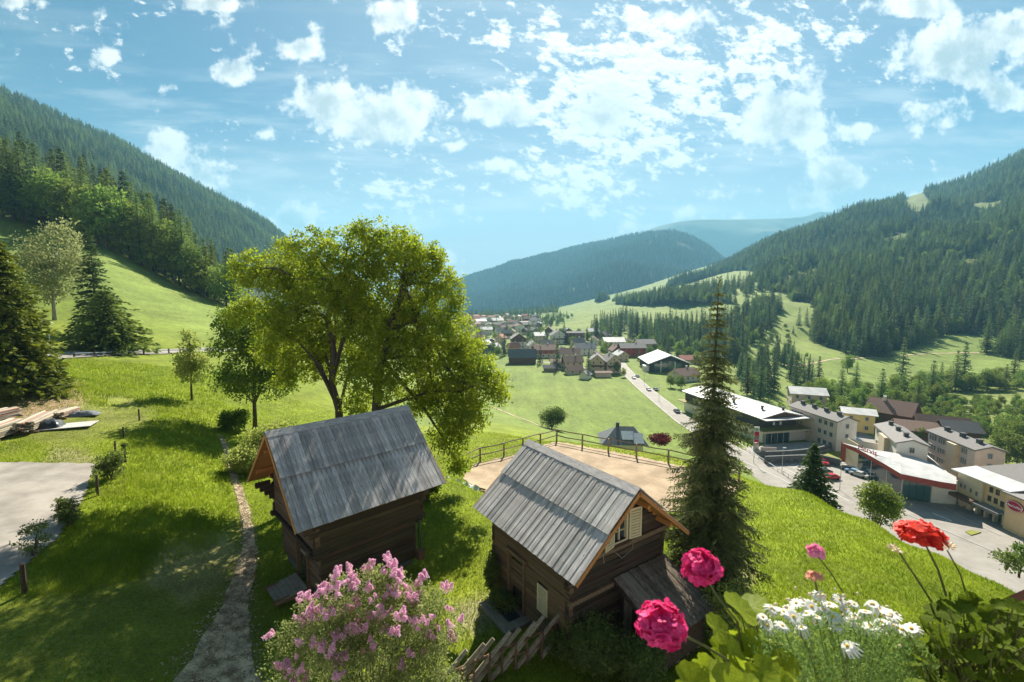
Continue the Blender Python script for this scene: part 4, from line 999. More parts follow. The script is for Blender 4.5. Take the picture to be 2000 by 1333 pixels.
# gable window with two open shutters
wz = 4.02; wy = -.02
win = MB()
for s in (-1, 1): win.box((l+.02, wy+s*.34, wz), (.16, .08, 1.14))
for s in (-1, 1): win.box((l+.02, wy, wz+s*.55), (.15, .60, .07))
win.box((l+.0, wy, wz), (.07, .05, 1.03)); 
for z in (-.17, .17): win.box((l+.0, wy, wz+z), (.062, .59, .03))
wo_ = win.build('window', mat['cream'], cab)
gp = MB(); gp.box((l-.03, wy, wz), (.012, .6, 1.04)); gp.build('pane', mat['window'], wo_)
sm = MB(); sm.box((l+.12, wy, wz-.62), (.26, .86, .07)); sm.build('sill', mat['wood_mid'], wo_)
shutter(cab, (l+.16, wy+.68, wz), (.56, 1.12), math.pi/2-.12)
shutter(cab, (l+.22, wy-.66, wz), (.56, 1.12), math.pi/2+.22)
vb = MB(); vb.tube([(l+.1, wy-.5, wz-.6), (l+.35, wy-.2, wz-.95), (l+.3, wy+.4, wz-.85), (l+.14, wy+.6, wz-.5)], .014, 5); vb.tube([(l+.1, wy-.9, wz-.4), (l+.3, wy-1.0, wz-.9)], .016, 5); vb.build('hanging_wire', mat['bark_pale'], cab)
bm1 = MB(); bm1.box((l+.14, -.75, 2.12), (.16, 3.3, .15)); bm1.box((l+.10, 0, 3.36), (.2, 2*w+.55, .16)); bm1.box((-l-.10, 0, 3.36), (.2, 2*w+.55, .16)); bm1.build('cross_beam', mat['wood_mid'], cab)
stp = MB(); stp.box((-.65, -w-.62, .14), (1.9, 1.15, .16)); so = stp.build('doorstep', mat['wood_light'], cab)
dm = MB(); dm.box((-.55, -w-.55, .235), (.95, .5, .025)); dm.build('doormat', mat['tarpd'], so)
# lean-to shed against the near gable, its roof falling away from the gable
lt = MB(); lt.box((l+1.15, .95, .75), (1.9, 1.9, 1.3)); mat['shingle'] = M('old_bark_shingle', (.09, .075, .055), (.27, .225, .17), 2.5, bump=.6, stretch=(1.5, 3, 3), detail=9, rnd=.3, spec=.1)
lto = lt.build('lean_to', mat['wood_dark'], cab)
x0_, x1_, zz0, zz1 = l+.14, l+2.35, 2.22, 1.30
tl_ = math.atan2(zz0-zz1, x1_-x0_); sl_ = math.hypot(zz0-zz1, x1_-x0_)
for k in range(11):
    b = MB(); b.box((0, 0, 0), (sl_, .245, .03)); y = -.36+.25*(k+.5); b.build('lean_to_roof_board', mat['wood_light'] if k in (1, 2) else mat['shingle'], lto, ((x0_+x1_)/2, y, (zz0+zz1)/2+.04+(.02 if k % 2 else 0)), (0, tl_, rng.normal()*.01))
bp = unit_box('vertical_plank', mat['wood_light'])
bp2 = unit_box('vertical_plank', mat['wood_darkv'])
for k in range(10):
    x = l+.25+.19*k; hh = 2.04-(x-l)*math.tan(tl_); o = link('vertical_plank', bp if k % 3 else bp2, None, lto, (x, -.04-.012*(k % 2), hh/2)); o.scale = (.165, .03, hh+rng.normal()*.02)
for k in range(11):
    o = link('vertical_plank', bp2 if k % 3 else bp, None, lto, (l+2.05+.012*(k % 2), .1+.19*k, .6)); o.scale = (.03, .165, 1.2)
bk = MB(); bk.box(((x0_+x1_)/2, -.40, (zz0+zz1)/2-.04), (sl_, .06, .14), rot=Matrix.Rotation(tl_, 3, 'Y')); bk.build('eave_beam', mat['wood_dark'], lto)
# left hut ----------------------------------------------------------
LX, LY, LT = -7.44, 19.75, .759
L2, W3, ZR2, ZE2 = 3.19, 3.19, 6.60, 3.74
hut = thing('log_hut', 'dark log granary hut with blue grey board roof below the big cherry tree', 'hut', (LX, LY, 0), LT)
l2, w2 = 2.02, 2.22
roof(hut, L2, W3, ZR2, ZE2, l2+.25, 34, mat['board_blue'], alt=.005)
fd = MB(); fd.box((0, 0, .0), (2*l2-.1, 2*w2-.1, .6)); fd.build('foundation', mat['stone'], hut)
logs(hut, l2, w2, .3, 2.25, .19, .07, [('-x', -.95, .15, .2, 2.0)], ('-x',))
upper = hut
cu = l2+.24; cw = w2+.22
logs(hut, cu, cw, 2.30, 4.05, .19, .10, [], ('-x',), gable=(W3, ZR2, ZE2), jit=.05)
cb = MB()
for s in (-1, 1):
    cb.box((0, s*(w2+.17), 2.24), (2*cu+.5, .3, .16)); cb.box((s*(l2+.17), 0, 2.12), (.3, 2*cw+.2, .16))
cb.build('cross_beam', mat['wood_dark'], hut)
# stepped corbel ends under the eaves
for s in (-1, 1):
    for t in (-1, 1):
        ce = MB()
        for k in range(4): ce.box((s*(cu+.12+.13*k), t*(cw+.0), 3.05+.21*k), (.30+.1*k, .17+.002*k, .215))
        ce.build('corbel', mat['wood_dark'], hut)
d = MB(); d.box((-l2+.05, -.4, 1.1), (.05, 1.0, 1.8)); dr = d.build('door', mat['wood_darkv'], hut)
for k in range(5):
    b = MB(); b.box((-l2+.0, -.85+.2*(k+.5)-.05, 1.1), (.03, .185, 1.78)); b.build('door_plank', mat['wood_darkv'], dr)
b = MB(); b.box((-l2-.03, -.4, 1.35), (.04, .9, .12)); b.build('door_crosspiece', mat['wood_light'], dr)
b = MB(); b.box((-l2-.06, -1.0, 1.12), (.22, .13, 1.95)); b.box((-l2-.06, .2, 1.12), (.22, .13, 1.95)); b.box((-l2-.07, -.4, 2.06), (.24, 1.3, .14)); b.build('door_frame', mat['wood_mid'], hut)
for k in range(7):
    b = MB(); b.box((-l2-.30-.17*k, -.45, .27-.02*k), (.155, 1.35, .05)); b.build('step_board', mat['wood_light'], hut)
b = MB(); b.box((-l2-.85, -1.05, .12), (1.2, .08, .22)); b.box((-l2-.85, .15, .12), (1.2, .08, .22)); b.build('step_frame', mat['wood_mid'], hut)
b = MB(); b.tube([(cu-.15, -cw-.17, 2.2), (cu-.15, -cw-.17, .9)], .06, 8); b.build('downpipe', mat['car_dark'], hut)
b = MB(); b.box((cu-.1, -w2-.35, .55), (.32, .3, .42)); b.build('crate', mat['browntimber'], hut)

# ------------------------------------------------------------------ arena fence: posts and rails
FP = [(893, 921), (938, 902), (984, 892), (1021, 881), (1055, 872), (1087, 863), (1137, 873), (1188, 883), (1243, 894), (1305, 906), (1375, 922), (1443, 940)]
fw = [atz(a, b, -1.9) for a, b in FP]
fen = thing('arena_fence', 'wooden post and rail fence round the sandy arena', 'fence', fw[5], 0)
o5 = np.array(fw[5])
for p in fw:
    b = MB(); q = Vector(p)-Vector(o5); b.tube([q-Vector((0, 0, .4)), q+Vector((rng.normal()*.02, rng.normal()*.02, 1.22))], [.085, .075], 7); b.build('post', mat['fence'], fen)
for i in range(len(fw)-1):
    a, c = Vector(fw[i])-Vector(o5), Vector(fw[i+1])-Vector(o5); d_ = (c-a).normalized()*.15
    for z in (.58, 1.15):
        b = MB(); s = Vector((d_.y, -d_.x, 0)).normalized()*-.09
        b.tube([a-d_+s+Vector((0, 0, z+rng.normal()*.02)), (a+c)/2+s+Vector((0, 0, z+rng.normal()*.03-.01)), c+d_+s+Vector((0, 0, z+rng.normal()*.02))], [.058, .055, .05], 6); b.build('rail', mat['fence'], fen)
end = atz(1430, 985, -2.0)
b = MB(); a = Vector(fw[-1])-Vector(o5); e = Vector(atz(1395, 975, -1.9))-Vector(o5)
b.tube([a+Vector((0, 0, 1.1)), e+Vector((0, 0, .9))], [.075, .075], 6); b.build('rail', mat['fence'], fen)
b = MB(); b.tube([e-Vector((0, 0, .3)), e+Vector((0, 0, 1.1))], .08, 7); b.build('post', mat['fence'], fen)
# low edging and pale net left of the arena
e0, e1 = atz(862, 935, -1.4), atz(948, 957, -1.7)
b = MB(); b.tube([Vector(e0)-Vector(e0), Vector(e1)-Vector(e0)], .07, 6)
nt_o = thing('arena_edging', 'grey wooden edging beam at the left end of the sandy arena', 'beam', e0, 0); b.build('beam', mat['fence'], nt_o)
b = MB(); v0, v1 = Vector(atz(872, 938, -1.3)), Vector(atz(935, 958, -1.6))
for i in range(14):
    t = i/13; p = v0.lerp(v1, t)-v0; b.v += [tuple(p+Vector((0, -.35, .02))), tuple(p+Vector((rng.normal()*.08, 0, .25+.12*math.sin(i*1.7)))), tuple(p+Vector((0, .4, .03)))]
for i in range(13):
    for k in (0, 1): b.f.append((i*3+k, i*3+k+1, i*3+3+k+1, i*3+3+k)); b.m.append(0)
o = b.build('tarpaulin', mat['tarp'], None, v0); tag(o, 'crumpled pale green tarpaulin lying by the arena edging', 'tarpaulin')

# ------------------------------------------------------------------ slanting pole fence in front of the right cabin
sf0, sf1 = Vector(atz(868, 1372, .0)), Vector(atz(1100, 1262, .15))
sfn = thing('slanted_pole_fence', 'rustic fence of slanting grey poles in front of the right cabin', 'fence', sf0, 0)
dv = sf1-sf0; dn = dv.normalized(); up = Vector((0, 0, 1)); side = dn.cross(up).normalized()
ns = 9
for i in range(ns+1):
    t = i/ns; p = dv*t; j = rng.normal(size=4)*.04
    b = MB(); a = p-dn*(.95+j[0])+side*(.05 if i % 2 else -.05)+up*.02; c = p+dn*(.75+j[1])+up*(1.34+j[2])+side*(.05 if i % 2 else -.05)
    b.tube([a, (a+c)/2+up*j[3]*.3, c], [.085, .078, .066], 7); b.build('slanted_pole', mat['fence'] if i % 3 else mat['wood_light'], sfn)
    b = MB(); q = p+side*.13; b.tube([q-up*.25-dn*.05, q+up*(.98+j[0])+dn*j[1]], [.042, .036], 6); b.build('stake', mat['wood_mid'], sfn)
    b = MB(); q = p-side*.13; b.tube([q-up*.25, q+up*(.95+j[2])+dn*j[3]], [.042, .036], 6); b.build('stake', mat['wood_mid'], sfn)
for z in (.42, .85):
    b = MB(); b.tube([up*z-dn*.3, dv*.5+up*(z+.03), dv+up*z+dn*.2], [.04, .045, .035], 6); b.build('crossbar', mat['wood_mid'], sfn)

# ------------------------------------------------------------------ lumber, stakes, lamp, guard posts on the left
def lumber(nm, label, px0, px1, z, layers, mats_, h=.16, wid=.9):
    zo = z-.5; a, c = Vector(atz(*px0, z+2)), Vector(atz(*px1, z+2)); a.z = float(gz(a.x, a.y))+zo; c.z = float(gz(c.x, c.y))+zo; root = thing(nm, label, 'lumber', a, 0); d_ = c-a; L = d_.length; an = math.atan2(d_.y, d_.x); dn_ = d_.normalized(); sd = Vector((-dn_.y, dn_.x, 0))
    h *= .62; layers = int(layers*1.7)
    for k in range(layers):
        for q in range(5):
            b = MB(); ll = L*rng.uniform(.72, 1.0); b.box((0, 0, 0), (ll, wid/5*.86, h*.72)); m = mats_[int(rng.integers(0, len(mats_)))]
            b.build('beam', m, root, d_*.5+dn_*rng.normal()*.12+sd*(q-2)*wid/5+Vector((0, 0, h*(k+.5)+.12)), (0, 0, an+rng.normal()*.015))
    for f in (.12, .5, .88):
        b = MB(); b.box((0, 0, 0), (.1, wid*1.2, .11)); b.build('bearer', mat['wood_mid'], root, d_*f+Vector((0, 0, .055)), (0, 0, an))
    return root
mat['plank'] = M('pale_sawn_planks', (.40, .33, .24), (.62, .54, .42), 4, stretch=(.4, 3, 3), rnd=.25)
tm = [mat['plank'], mat['fence'], mat['plank'], mat['plank'], mat['wood_light'], M('reddish_plank', (.34, .18, .13), (.45, .27, .2), 4, stretch=(.4, 4, 4))]
lumber('lumber_stack', 'long stack of old beams at the left edge above the driveway', (-40, 868), (42, 838), .5, 4, tm, .19, 1.3)
lumber('lumber_stack', 'tallest reddish plank pile behind the beam stack at the left edge', (-40, 836), (32, 818), .9, 3, tm, .2, 1.2)
lumber('lumber_stack', 'middle plank stack half covered with black sheeting', (44, 850), (98, 822), .5, 4, tm, .17, 1.1)
lumber('lumber_stack', 'short plank pile at the right end of the row of lumber', (104, 826), (146, 811), .5, 2, tm, .2, 1.2)
def sheet(nm, label, c, wx, wy, hh, m, rz, cat):
    n = 12; Vv = []
    for i in range(n):
        for j in range(n):
            x = (i/(n-1)-.5)*wx; y = (j/(n-1)-.5)*wy; r = max(abs(x)/wx, abs(y)/wy)*2
            Vv.append((x+rng.normal()*.03, y+rng.normal()*.03, max(.03, hh*(1-r**3)+rng.normal()*.05*hh+.04*math.sin(i*2.1+j))))
    ix = np.arange(n*n).reshape(n, n); Fc = np.stack([ix[:-1, :-1], ix[1:, :-1], ix[1:, 1:], ix[:-1, 1:]], -1).reshape(-1, 4)
    o = link(nm, mesh_np(nm, Vv, Fc, [m]), None, None, c, (0, 0, rz)); return tag(o, label, cat)
sheet('plastic_sheet', 'black plastic sheet draped over the lumber at left', H(96, 836), 1.6, 1.3, .6, mat['tarpd'], .5, 'sheeting')
sheet('plastic_sheet', 'blue grey plastic sheet at the right end of the lumber row', H(160, 812), 2.2, 1.0, .35, mat['roof_slate'], .4, 'sheeting')
b = MB(); b.box((0, 0, .03), (3.2, 1.6, .05)); o = b.build('pale_board', mat['concrete'], None, H(130, 834)+np.array([0,0,.05]), (0, 0, .42)); tag(o, 'large pale board lying flat in front of the short plank pile', 'board')
for (a, b_, hp, lab) in ((272, 822, 22, 'dark wooden stake nearest the sunlit slope, farthest of the row'), (241, 855, 20, 'dark stake in the tall grass between the far stake and leafy shrub'), (225, 880, 18, 'short stake just behind the leafy shrub by the driveway'), (191, 968, 40, 'support stake of the sapling beside the driveway corner'), (48, 1158, 58, 'thick nearest stake at lower left by the mown grass')):
    p = H(a, b_); hgt = hp*p[1]/F*1.08; mb = MB(); mb.tube([(0, 0, -.2), (.02, 0, hgt)], [.06 if hp < 50 else .085, .055 if hp < 50 else .075], 7); o = mb.build('stake', mat['wood_dark'], None, p); tag(o, lab, 'stake', 'stakes along the left driveway')
p = H(100, 700, dmin=40); lm = thing('street_lamp', 'slim grey street lamp beside the hillside road by the big left spruce', 'street lamp', p)
b = MB(); b.tube([(0, 0, -.3), (0, 0, 4.3)], [.06, .04], 8); b.build('pole', mat['metal'], lm)
b = MB(); b.tube([(0, 0, 4.25), (0, 0, 4.55)], [.13, .16], 10); b.build('lantern', mat['roof_white'], lm); b = MB(); b.tube([(0, 0, 4.55), (0, 0, 4.60), (0, 0, 4.68)], [.5, .48, .1], 14); b.build('lamp_shade', mat['metal'], lm)
gd = None; gpts = []
for i, a in enumerate((145, 185, 220, 253, 281, 307, 330, 352, 378, 405)):
    bpy_y = np.interp(a, [100, 200, 300, 400], [701, 697, 692.5, 689]); p = H(a, bpy_y, dmin=40); gpts.append(Vector(p))
gr = thing('road_guard_rail', 'low guard rail on dark posts along the hillside road', 'guard rail', gpts[0])
for q in gpts: b = MB(); b.box(q-gpts[0]+Vector((0, 0, .42)), (.16, .16, .95)); b.build('post', mat['wood_dark'], gr)
for i in range(len(gpts)-1):
    a, c = gpts[i]-gpts[0], gpts[i+1]-gpts[0]; b = MB(); b.tube([a+Vector((0, -.1, .62)), c+Vector((0, -.1, .62))], .07, 5); b.build('rail', mat['metal'], gr)
# ------------------------------------------------------------------ houses
wf = MB()
for s in (-1, 1): wf.box((s*.5, 0, 0), (.12, .16, 1.5)); wf.box((0, 0, s*.69), (.88, .15, .12))
wf.box((0, 0, 0), (.06, .1, 1.26))
win_me = wf.mesh('window', mat['roof_white']); wg = MB(); wg.box((0, .02, 0), (.9, .04, 1.28)); pane_me = wg.mesh('pane', mat['window'])
wfd = MB()
for s in (-1, 1): wfd.box((s*.5, 0, 0), (.12, .16, 1.5)); wfd.box((0, 0, s*.69), (.88, .15, .12))
wfd.box((0, 0, 0), (.06, .1, 1.26)); win_dk = wfd.mesh('window', mat['browntimber'])
def add_window(root, p, rz, s=1., sx=1., dark=False):
    o = link('window', win_dk if dark else win_me, None, root, p, (0, 0, rz)); o.scale = (s*sx, 1, s); link('pane', pane_me, None, o); return o
def gable(root, L, Wd, H, RH, wall, roofm, ov=.8, timber=None, th=.25, snow=False):
    """walls with gables (ridge along x) and a two-slab roof"""
    b = MB(); l, w = L/2, Wd/2
    poly = [(-w, -.8), (w, -.8), (w, H), (0, H+RH), (-w, H)]
    b.add([(-l, y, z) for y, z in poly]+[(l, y, z) for y, z in poly], [(4, 3, 2, 1, 0), (5, 6, 7, 8, 9)]+[(i, (i+1) % 5, 5+(i+1) % 5, 5+i) for i in range(5)])
    wl_ = b.build('wall', wall, root)
    if timber is not None:
        b = MB(); H0 = timber[1]; e = .06; poly = [(-w-e, H0), (w+e, H0), (w+e, H-.02), (0, H+RH-.03), (-w-e, H-.02)]
        b.add([(-l-e, y, z) for y, z in poly]+[(l+e, y, z) for y, z in poly], [(4, 3, 2, 1, 0), (5, 6, 7, 8, 9)]+[(i, (i+1) % 5, 5+(i+1) % 5, 5+i) for i in range(5)]); b.build('timber_storey', timber[0], root)
    r = MB(); a = math.atan2(RH, w); sl = math.hypot(RH, w)+ov
    for s in (-1, 1):
        R3 = Matrix.Rotation(-s*a, 3, 'X'); c = Vector((0, s*sl/2*math.cos(a), H+RH-sl/2*math.sin(a)))+R3 @ Vector((0, 0, th/2+.03)); r.box(c, (L+2*ov, sl, th), rot=R3)
    rf = r.build('roof', roofm, root); return wl_, rf
def house(px, py, L, Wd, H, RH, yaw, wall, roofm, label, timber=None, floors=2, cols=3, balcony=False, chimney=True, name='house', cat='house', back=True, dark=False, ov=.8, win=True, z=None, wins='all', s=1.):
    p = hit(px, py, dmin=60) if z is None else atz(px, py, z)
    yw = R(yaw); hd = abs(math.sin(yw))*L/2+abs(math.cos(yw))*Wd/2
    c = np.array(p)+np.array([p[0]/p[1], 1, 0])*hd; c[2] = min(p[2], float(gz(c[0], c[1])))
    root = thing(name, label, cat, c, yw)
    wl_, rf = gable(root, L, Wd, H, RH, wall, roofm, ov, timber)
    if chimney:
        b = MB(); b.box((L*.18, Wd*.08, H+RH+.35), (.8, .8, 1.7)); b.box((L*.18, Wd*.08, H+RH+1.24), (1.0, 1.0, .12)); b.build('chimney', mat['offwhite'], rf)
    if win:
        e = .05+(.06 if timber is not None else 0)
        fh = H/floors
        for f in range(floors):
            z_ = fh*(f+.55); sc_ = min(1.0, fh/2.6)*s
            for k in range(cols):
                x = -L/2+L*(k+.5)/cols
                add_window(root, (x, -Wd/2-e, z_), 0, sc_, 1, dark)
                if abs(math.cos(yw)) < .3 or not back: pass
            nc_ = max(2, cols-1)
            for sgn in (-1, 1):
                if wins == 'front' : break
                # only gable ends turned to the valley side the camera sees
                nx, ny = sgn*math.cos(yw), sgn*math.sin(yw)
                if nx*c[0]+ny*c[1] > 0: continue
                for k in range(nc_):
                    y = -Wd/2+Wd*(k+.5)/nc_; add_window(root, (sgn*(L/2+e), y, z_), sgn*math.pi/2, sc_, 1, dark)
            
        for sgn in (-1, 1):
            nx, ny = sgn*math.cos(yw), sgn*math.sin(yw)
            if nx*c[0]+ny*c[1] < 0 and RH > 2: add_window(root, (sgn*(L/2+e), 0, H+RH*.3), sgn*math.pi/2, .8, 1, dark)
    if balcony:
        for sgn in (-1, 1):
            nx, ny = sgn*math.cos(yw), sgn*math.sin(yw)
            if nx*c[0]+ny*c[1] < 0:
                b = MB(); b.box((sgn*(L/2+.7), 0, H*.55), (1.3, Wd*.9, .14)); b.box((sgn*(L/2+1.3), 0, H*.55+.5), (.08, Wd*.9, .95))
                for k in (-1, 1): b.box((sgn*(L/2+.7), k*Wd*.45, H*.55+.5), (1.2, .08, .95))
                b.build('balcony', mat['browntimber'], root)
    return root
m_ = mat
tb = lambda z, q='browntimber': (m_[q], z)
VH = [
 (1020, 712, 19, 9, 5.0, 5.2, 4, 'browntimber', 'roof_slate', 'long dark timber barn with blue grey roof above the meadow', None, 1, 0, dict(chimney=False, win=False, name='barn', cat='barn')),
 (1063, 700, 17, 12, 6.5, 3.4, 8, 'offwhite', 'roof_brown', 'brown roofed house with red timber upper floor behind the barn', tb(3.3, 'redwall'), 2, 4, dict(balcony=True)),
 (1012, 688, 16, 13, 11.5, 4.5, 95, 'white', 'roof_grey', 'tall white gabled inn with timber top floor and small turret', tb(8.8), 4, 3, dict()),
 (1003, 690, 9, 8, 5, 3.2, 20, 'orange', 'roof_red', 'small house with bright red roof in front of the tall inn', None, 1, 3, dict()),
 (978, 672, 10, 9, 6, 3.4, 70, 'beige', 'roof_red', 'red roofed house left of the tall gabled inn', None, 2, 2, dict()),
 (965, 690, 8, 8, 5, 3.0, 45, 'offwhite', 'roof_white', 'small house with pale roof between dark spruces', None, 2, 2, dict()),
 (1090, 672, 19, 16, 8.5, 5.2, 92, 'white', 'roof_grey', 'wide white gabled guesthouse with long balcony', None, 3, 4, dict(balcony=True)),
 (1053, 670, 11, 10, 7.5, 3.0, 10, 'beige', 'roof_white', 'pale hipped house left of the wide guesthouse', None, 2, 3, dict()),
 (1122, 672, 18, 12, 11, 1.2, 5, 'browntimber', 'roof_dark', 'brown flat topped apartment house beyond the guesthouse', None, 3, 5, dict(chimney=False)),
 (1157, 656, 13, 10, 5, 3.2, 8, 'offwhite', 'roof_white', 'farthest house with shining pale roof before the ski meadow', None, 1, 3, dict()),
 (1140, 695, 17, 12, 5.5, 4.0, 15, 'white', 'roof_slate', 'white house with slate roof and dormers in the village middle', None, 2, 4, dict()),
 (1197, 687, 18, 13, 8.5, 3.4, 4, 'white', 'roof_white', 'big white house with flat pale roof left of the red building', None, 3, 5, dict(chimney=False)),
 (1203, 696, 12, 9, 4.5, 4.0, 95, 'offwhite', 'roof_brown', 'half timbered gable house in front of the big white house', tb(3.2), 1, 2, dict()),
 (1233, 697, 20, 11, 7.0, 3.0, 3, 'redwall', 'roof_grey', 'long red walled building with grey roof by the main road', None, 2, 5, dict(dark=True)),
 (1258, 690, 15, 12, 7.5, 3.2, 10, 'pink', 'roof_grey', 'grey roofed hall behind the long red building', None, 2, 3, dict(chimney=False)),
 (1113, 706, 14, 11, 5.5, 3.6, -10, 'offwhite', 'roof_brown', 'brown roofed house behind the pink garage house', None, 2, 3, dict()),
 (1097, 722, 15, 9, 4.6, 1.8, 0, 'white', 'roof_brown', 'low white house with flat brown roof right of the big spruce', None, 2, 3, dict(chimney=False)),
 (1118, 724, 12, 9, 5.6, 3.2, 5, 'pink', 'roof_brown', 'pale pink house with steep brown roof above the meadow edge', None, 2, 3, dict()),
 (1165, 730, 12, 9, 8.0, 3.6, 82, 'beige', 'roof_grey', 'cream villa with dark balcony beside the pointed conifer', None, 3, 2, dict(balcony=True)),
 (1193, 730, 11, 9, 7.5, 3.8, 98, 'beige', 'roof_grey', 'cream villa next to the road with grey gable roof', None, 3, 2, dict(balcony=True)),
 (1121, 733, 10, 6, 2.6, 2.2, 20, 'offwhite', 'roof_brown', 'low shed with brown roof at the meadow corner', None, 1, 2, dict(chimney=False, name='shed', cat='shed')),
 (1177, 738, 9, 5, 2.8, .6, 5, 'pink', 'roof_brown', 'low garage below the cream villas', None, 1, 2, dict(chimney=False, name='garage', cat='garage', win=False)),
 (1335, 748, 15, 10, 3.6, 3.4, 25, 'offwhite', 'roof_brown', 'brown roofed house half hidden by the tall spruce', None, 1, 4, dict()),
 (1345, 712, 14, 9, 3.5, 2.5, 5, 'offwhite', 'roof_red', 'flat red tiled house behind the dark gym hall', None, 1, 3, dict(chimney=False)),
 (945, 690, 13, 9, 7, 3, 60, 'browntimber', 'roof_white', 'dark timber house with pale roof at the left of the village', None, 2, 2, dict()),
 (930, 675, 12, 9, 6, 3, 20, 'offwhite', 'roof_brown', 'house behind the dark spruces at the left of the village', None, 2, 3, dict()),
 (950, 655, 14, 10, 7, 3, 10, 'white', 'roof_white', 'long pale roofed house in the far left of the village', None, 2, 3, dict()),
 (1165, 712, 10, 8, 5, 3.2, 70, 'offwhite', 'roof_brown', 'small brown roofed house behind the cream villa', None, 1, 2, dict()),
 (1143, 742, 6, 5, 2.6, 2.0, 60, 'white', 'roof_grey', 'white shed beside the pointed conifer', None, 1, 1, dict(chimney=False, win=False, name='shed', cat='shed')),
 (1073, 727, 7, 5, 2.6, 1.6, 0, 'wood_light', 'roof_grey', 'low grey shed between the two dark spruces', None, 1, 1, dict(chimney=False, win=False, name='shed', cat='shed')),
]
more = [(925, 700), (940, 668), (958, 676), (990, 662), (1000, 655), (1030, 655), (1042, 650), (1072, 655), (1108, 655), (1130, 660), (1068, 684), (1180, 668), (1160, 676), (1128, 683), (1218, 683), (1095, 698), (1212, 706), (1040, 690), (975, 655), (915, 655)]
wds = ['white', 'offwhite', 'beige', 'pink']; rds = ['roof_grey', 'roof_brown', 'roof_dark', 'roof_white', 'roof_grey']
for k, (a, c) in enumerate(sorted(more)):
    w1, r1 = wds[k % 4], rds[k % 5]; VH.append((a, c, 9+k % 4, 8+k % 2, 4.5+(k % 3), 2.6+.5*(k % 3), (10, 80, 45, 100, 20)[k % 5], w1, r1, f"{dict(white='white', offwhite='off white', beige='cream', pink='pinkish')[w1]} village house with {r1[5:]} roof among the trees, {ORD(k+1)} from the left", tb(3.0) if k % 2 else None, 2, 2, dict()))
for (px, py, L, Wd, Hh, RH, yaw, wm, rm, lab, tmb, fl, cl, kw) in VH:
    house(px, py, L, Wd, Hh, RH, yaw, m_[wm], m_[rm], lab, tmb, fl, max(cl, 1), **kw)
# far part of the village, a few pixels each
random.seed(5); fx = []
for k in range(46):
    for _ in range(30):
        a = rng.uniform(905, 1050); b = rng.uniform(622, 648); 
        if all(abs(a-q[0]) > 9 or abs(b-q[1]) > 4.5 for q in fx): break
    fx.append((a, b))
fx.sort()
for k, (a, b) in enumerate(fx):
    wm = ('white', 'offwhite', 'pink', 'beige', 'browntimber')[int(rng.integers(0, 5))]; rm = ('roof_grey', 'roof_white', 'roof_brown', 'roof_red', 'roof_slate')[int(rng.integers(0, 5))]
    p = hit(a, b, 60); root = thing('distant_house', f"small {dict(white='white', offwhite='pale', pink='pinkish', beige='cream', browntimber='brown')[wm]} house in the far village, {ORD(k+1)} from the left", 'house', p, float(rng.uniform(0, 3)), 'far houses at the end of the valley')
    gable(root, rng.uniform(11, 20), rng.uniform(9, 12), rng.uniform(5, 9), rng.uniform(2, 4), m_[wm], m_[rm])
# little roof with panels just behind the arena
p = atz(1222, 868, -26); hs = thing('house', 'blue grey roofed house with pale solar panels just below the arena', 'house', (p[0], p[1]+4, p[2]-3.2), R(-4))
b = MB(); b.box((0, 0, 1.0), (9.5, 8, 5)); b.build('wall', mat['offwhite'], hs)
b = MB(); b.add([(-6, -5, 3.2), (6, -5, 3.2), (6, 5, 3.2), (-6, 5, 3.2), (-1.6, 0, 6.8), (3.0, 0, 6.8)], [(0, 1, 5, 4), (1, 2, 5), (2, 3, 4, 5), (3, 0, 4), (3, 2, 1, 0)]); hr = b.build('roof', mat['roof_slate'], hs)
b = MB(); b.box((-1.2, .3, 7.1), (.8, .8, 1.3)); b.build('chimney', mat['roof_dark'], hr)
an = math.atan2(3.6, 5); nrm = Vector((0, -math.sin(an), math.cos(an)))
for (x, t, w_, h2) in ((1.0, .50, 3.2, 2.4), (3.6, .36, 2.6, 2.9)):
    q = Vector((x, -5+5*t*1.0, 3.2+3.6*t)); b = MB(); b.box(q+nrm*.14, (w_, h2*1.15, .1), rot=Matrix.Rotation(an, 3, 'X')); b.build('solar_panel', mat['solar'], hr)

# ------------------------------------------------------------------ larger buildings from footprints
def block(name, label, cat, A, B, depth, H, wall, z=V, flip=1):
    """A, B = pixel feet of the long facade seen from the camera; depth is measured away behind it; local x along A->B, y away"""
    a = atz(*A, z); b = atz(*B, z); d = b-a; L = float(np.hypot(d[0], d[1])); rz = math.atan2(d[1], d[0])
    root = thing(name, label, cat, (a[0], a[1], z), rz); return root, L
def slabroof(root, L, D, H, RH, m, ov=.5, th=.35, y0=0.):
    b = MB(); poly = [(y0-ov, H), (y0+D/2, H+RH), (y0+D+ov, H), (y0+D+ov, H+th), (y0+D/2, H+RH+th), (y0-ov, H+th)]
    n = 6; b.add([(-ov, y, z) for y, z in poly]+[(L+ov, y, z) for y, z in poly], [tuple(range(n-1, -1, -1)), tuple(range(n, 2*n))]+[(i, (i+1) % n, n+(i+1) % n, n+i) for i in range(n)])
    return b.build('roof', m, root)
def gwall(root, L, D, H, RH, m, y0=0.):
    b = MB(); poly = [(y0, -1), (y0+D, -1), (y0+D, H), (y0+D/2, H+RH), (y0, H)]
    b.add([(0, y, z) for y, z in poly]+[(L, y, z) for y, z in poly], [(4, 3, 2, 1, 0), (5, 6, 7, 8, 9)]+[(i, (i+1) % 5, 5+(i+1) % 5, 5+i) for i in range(5)]); return b.build('wall', m, root)
def vents(rf, L, D, H, RH, xs, m=None):
    for x in xs: b = MB(); b.box((x, D*.42, H+RH*.85+.7), (1.0, .9, 1.1)); b.box((x, D*.42, H+RH*.85+1.3), (1.3, 1.2, .12)); b.build('chimney', mat['roof_dark'], rf)
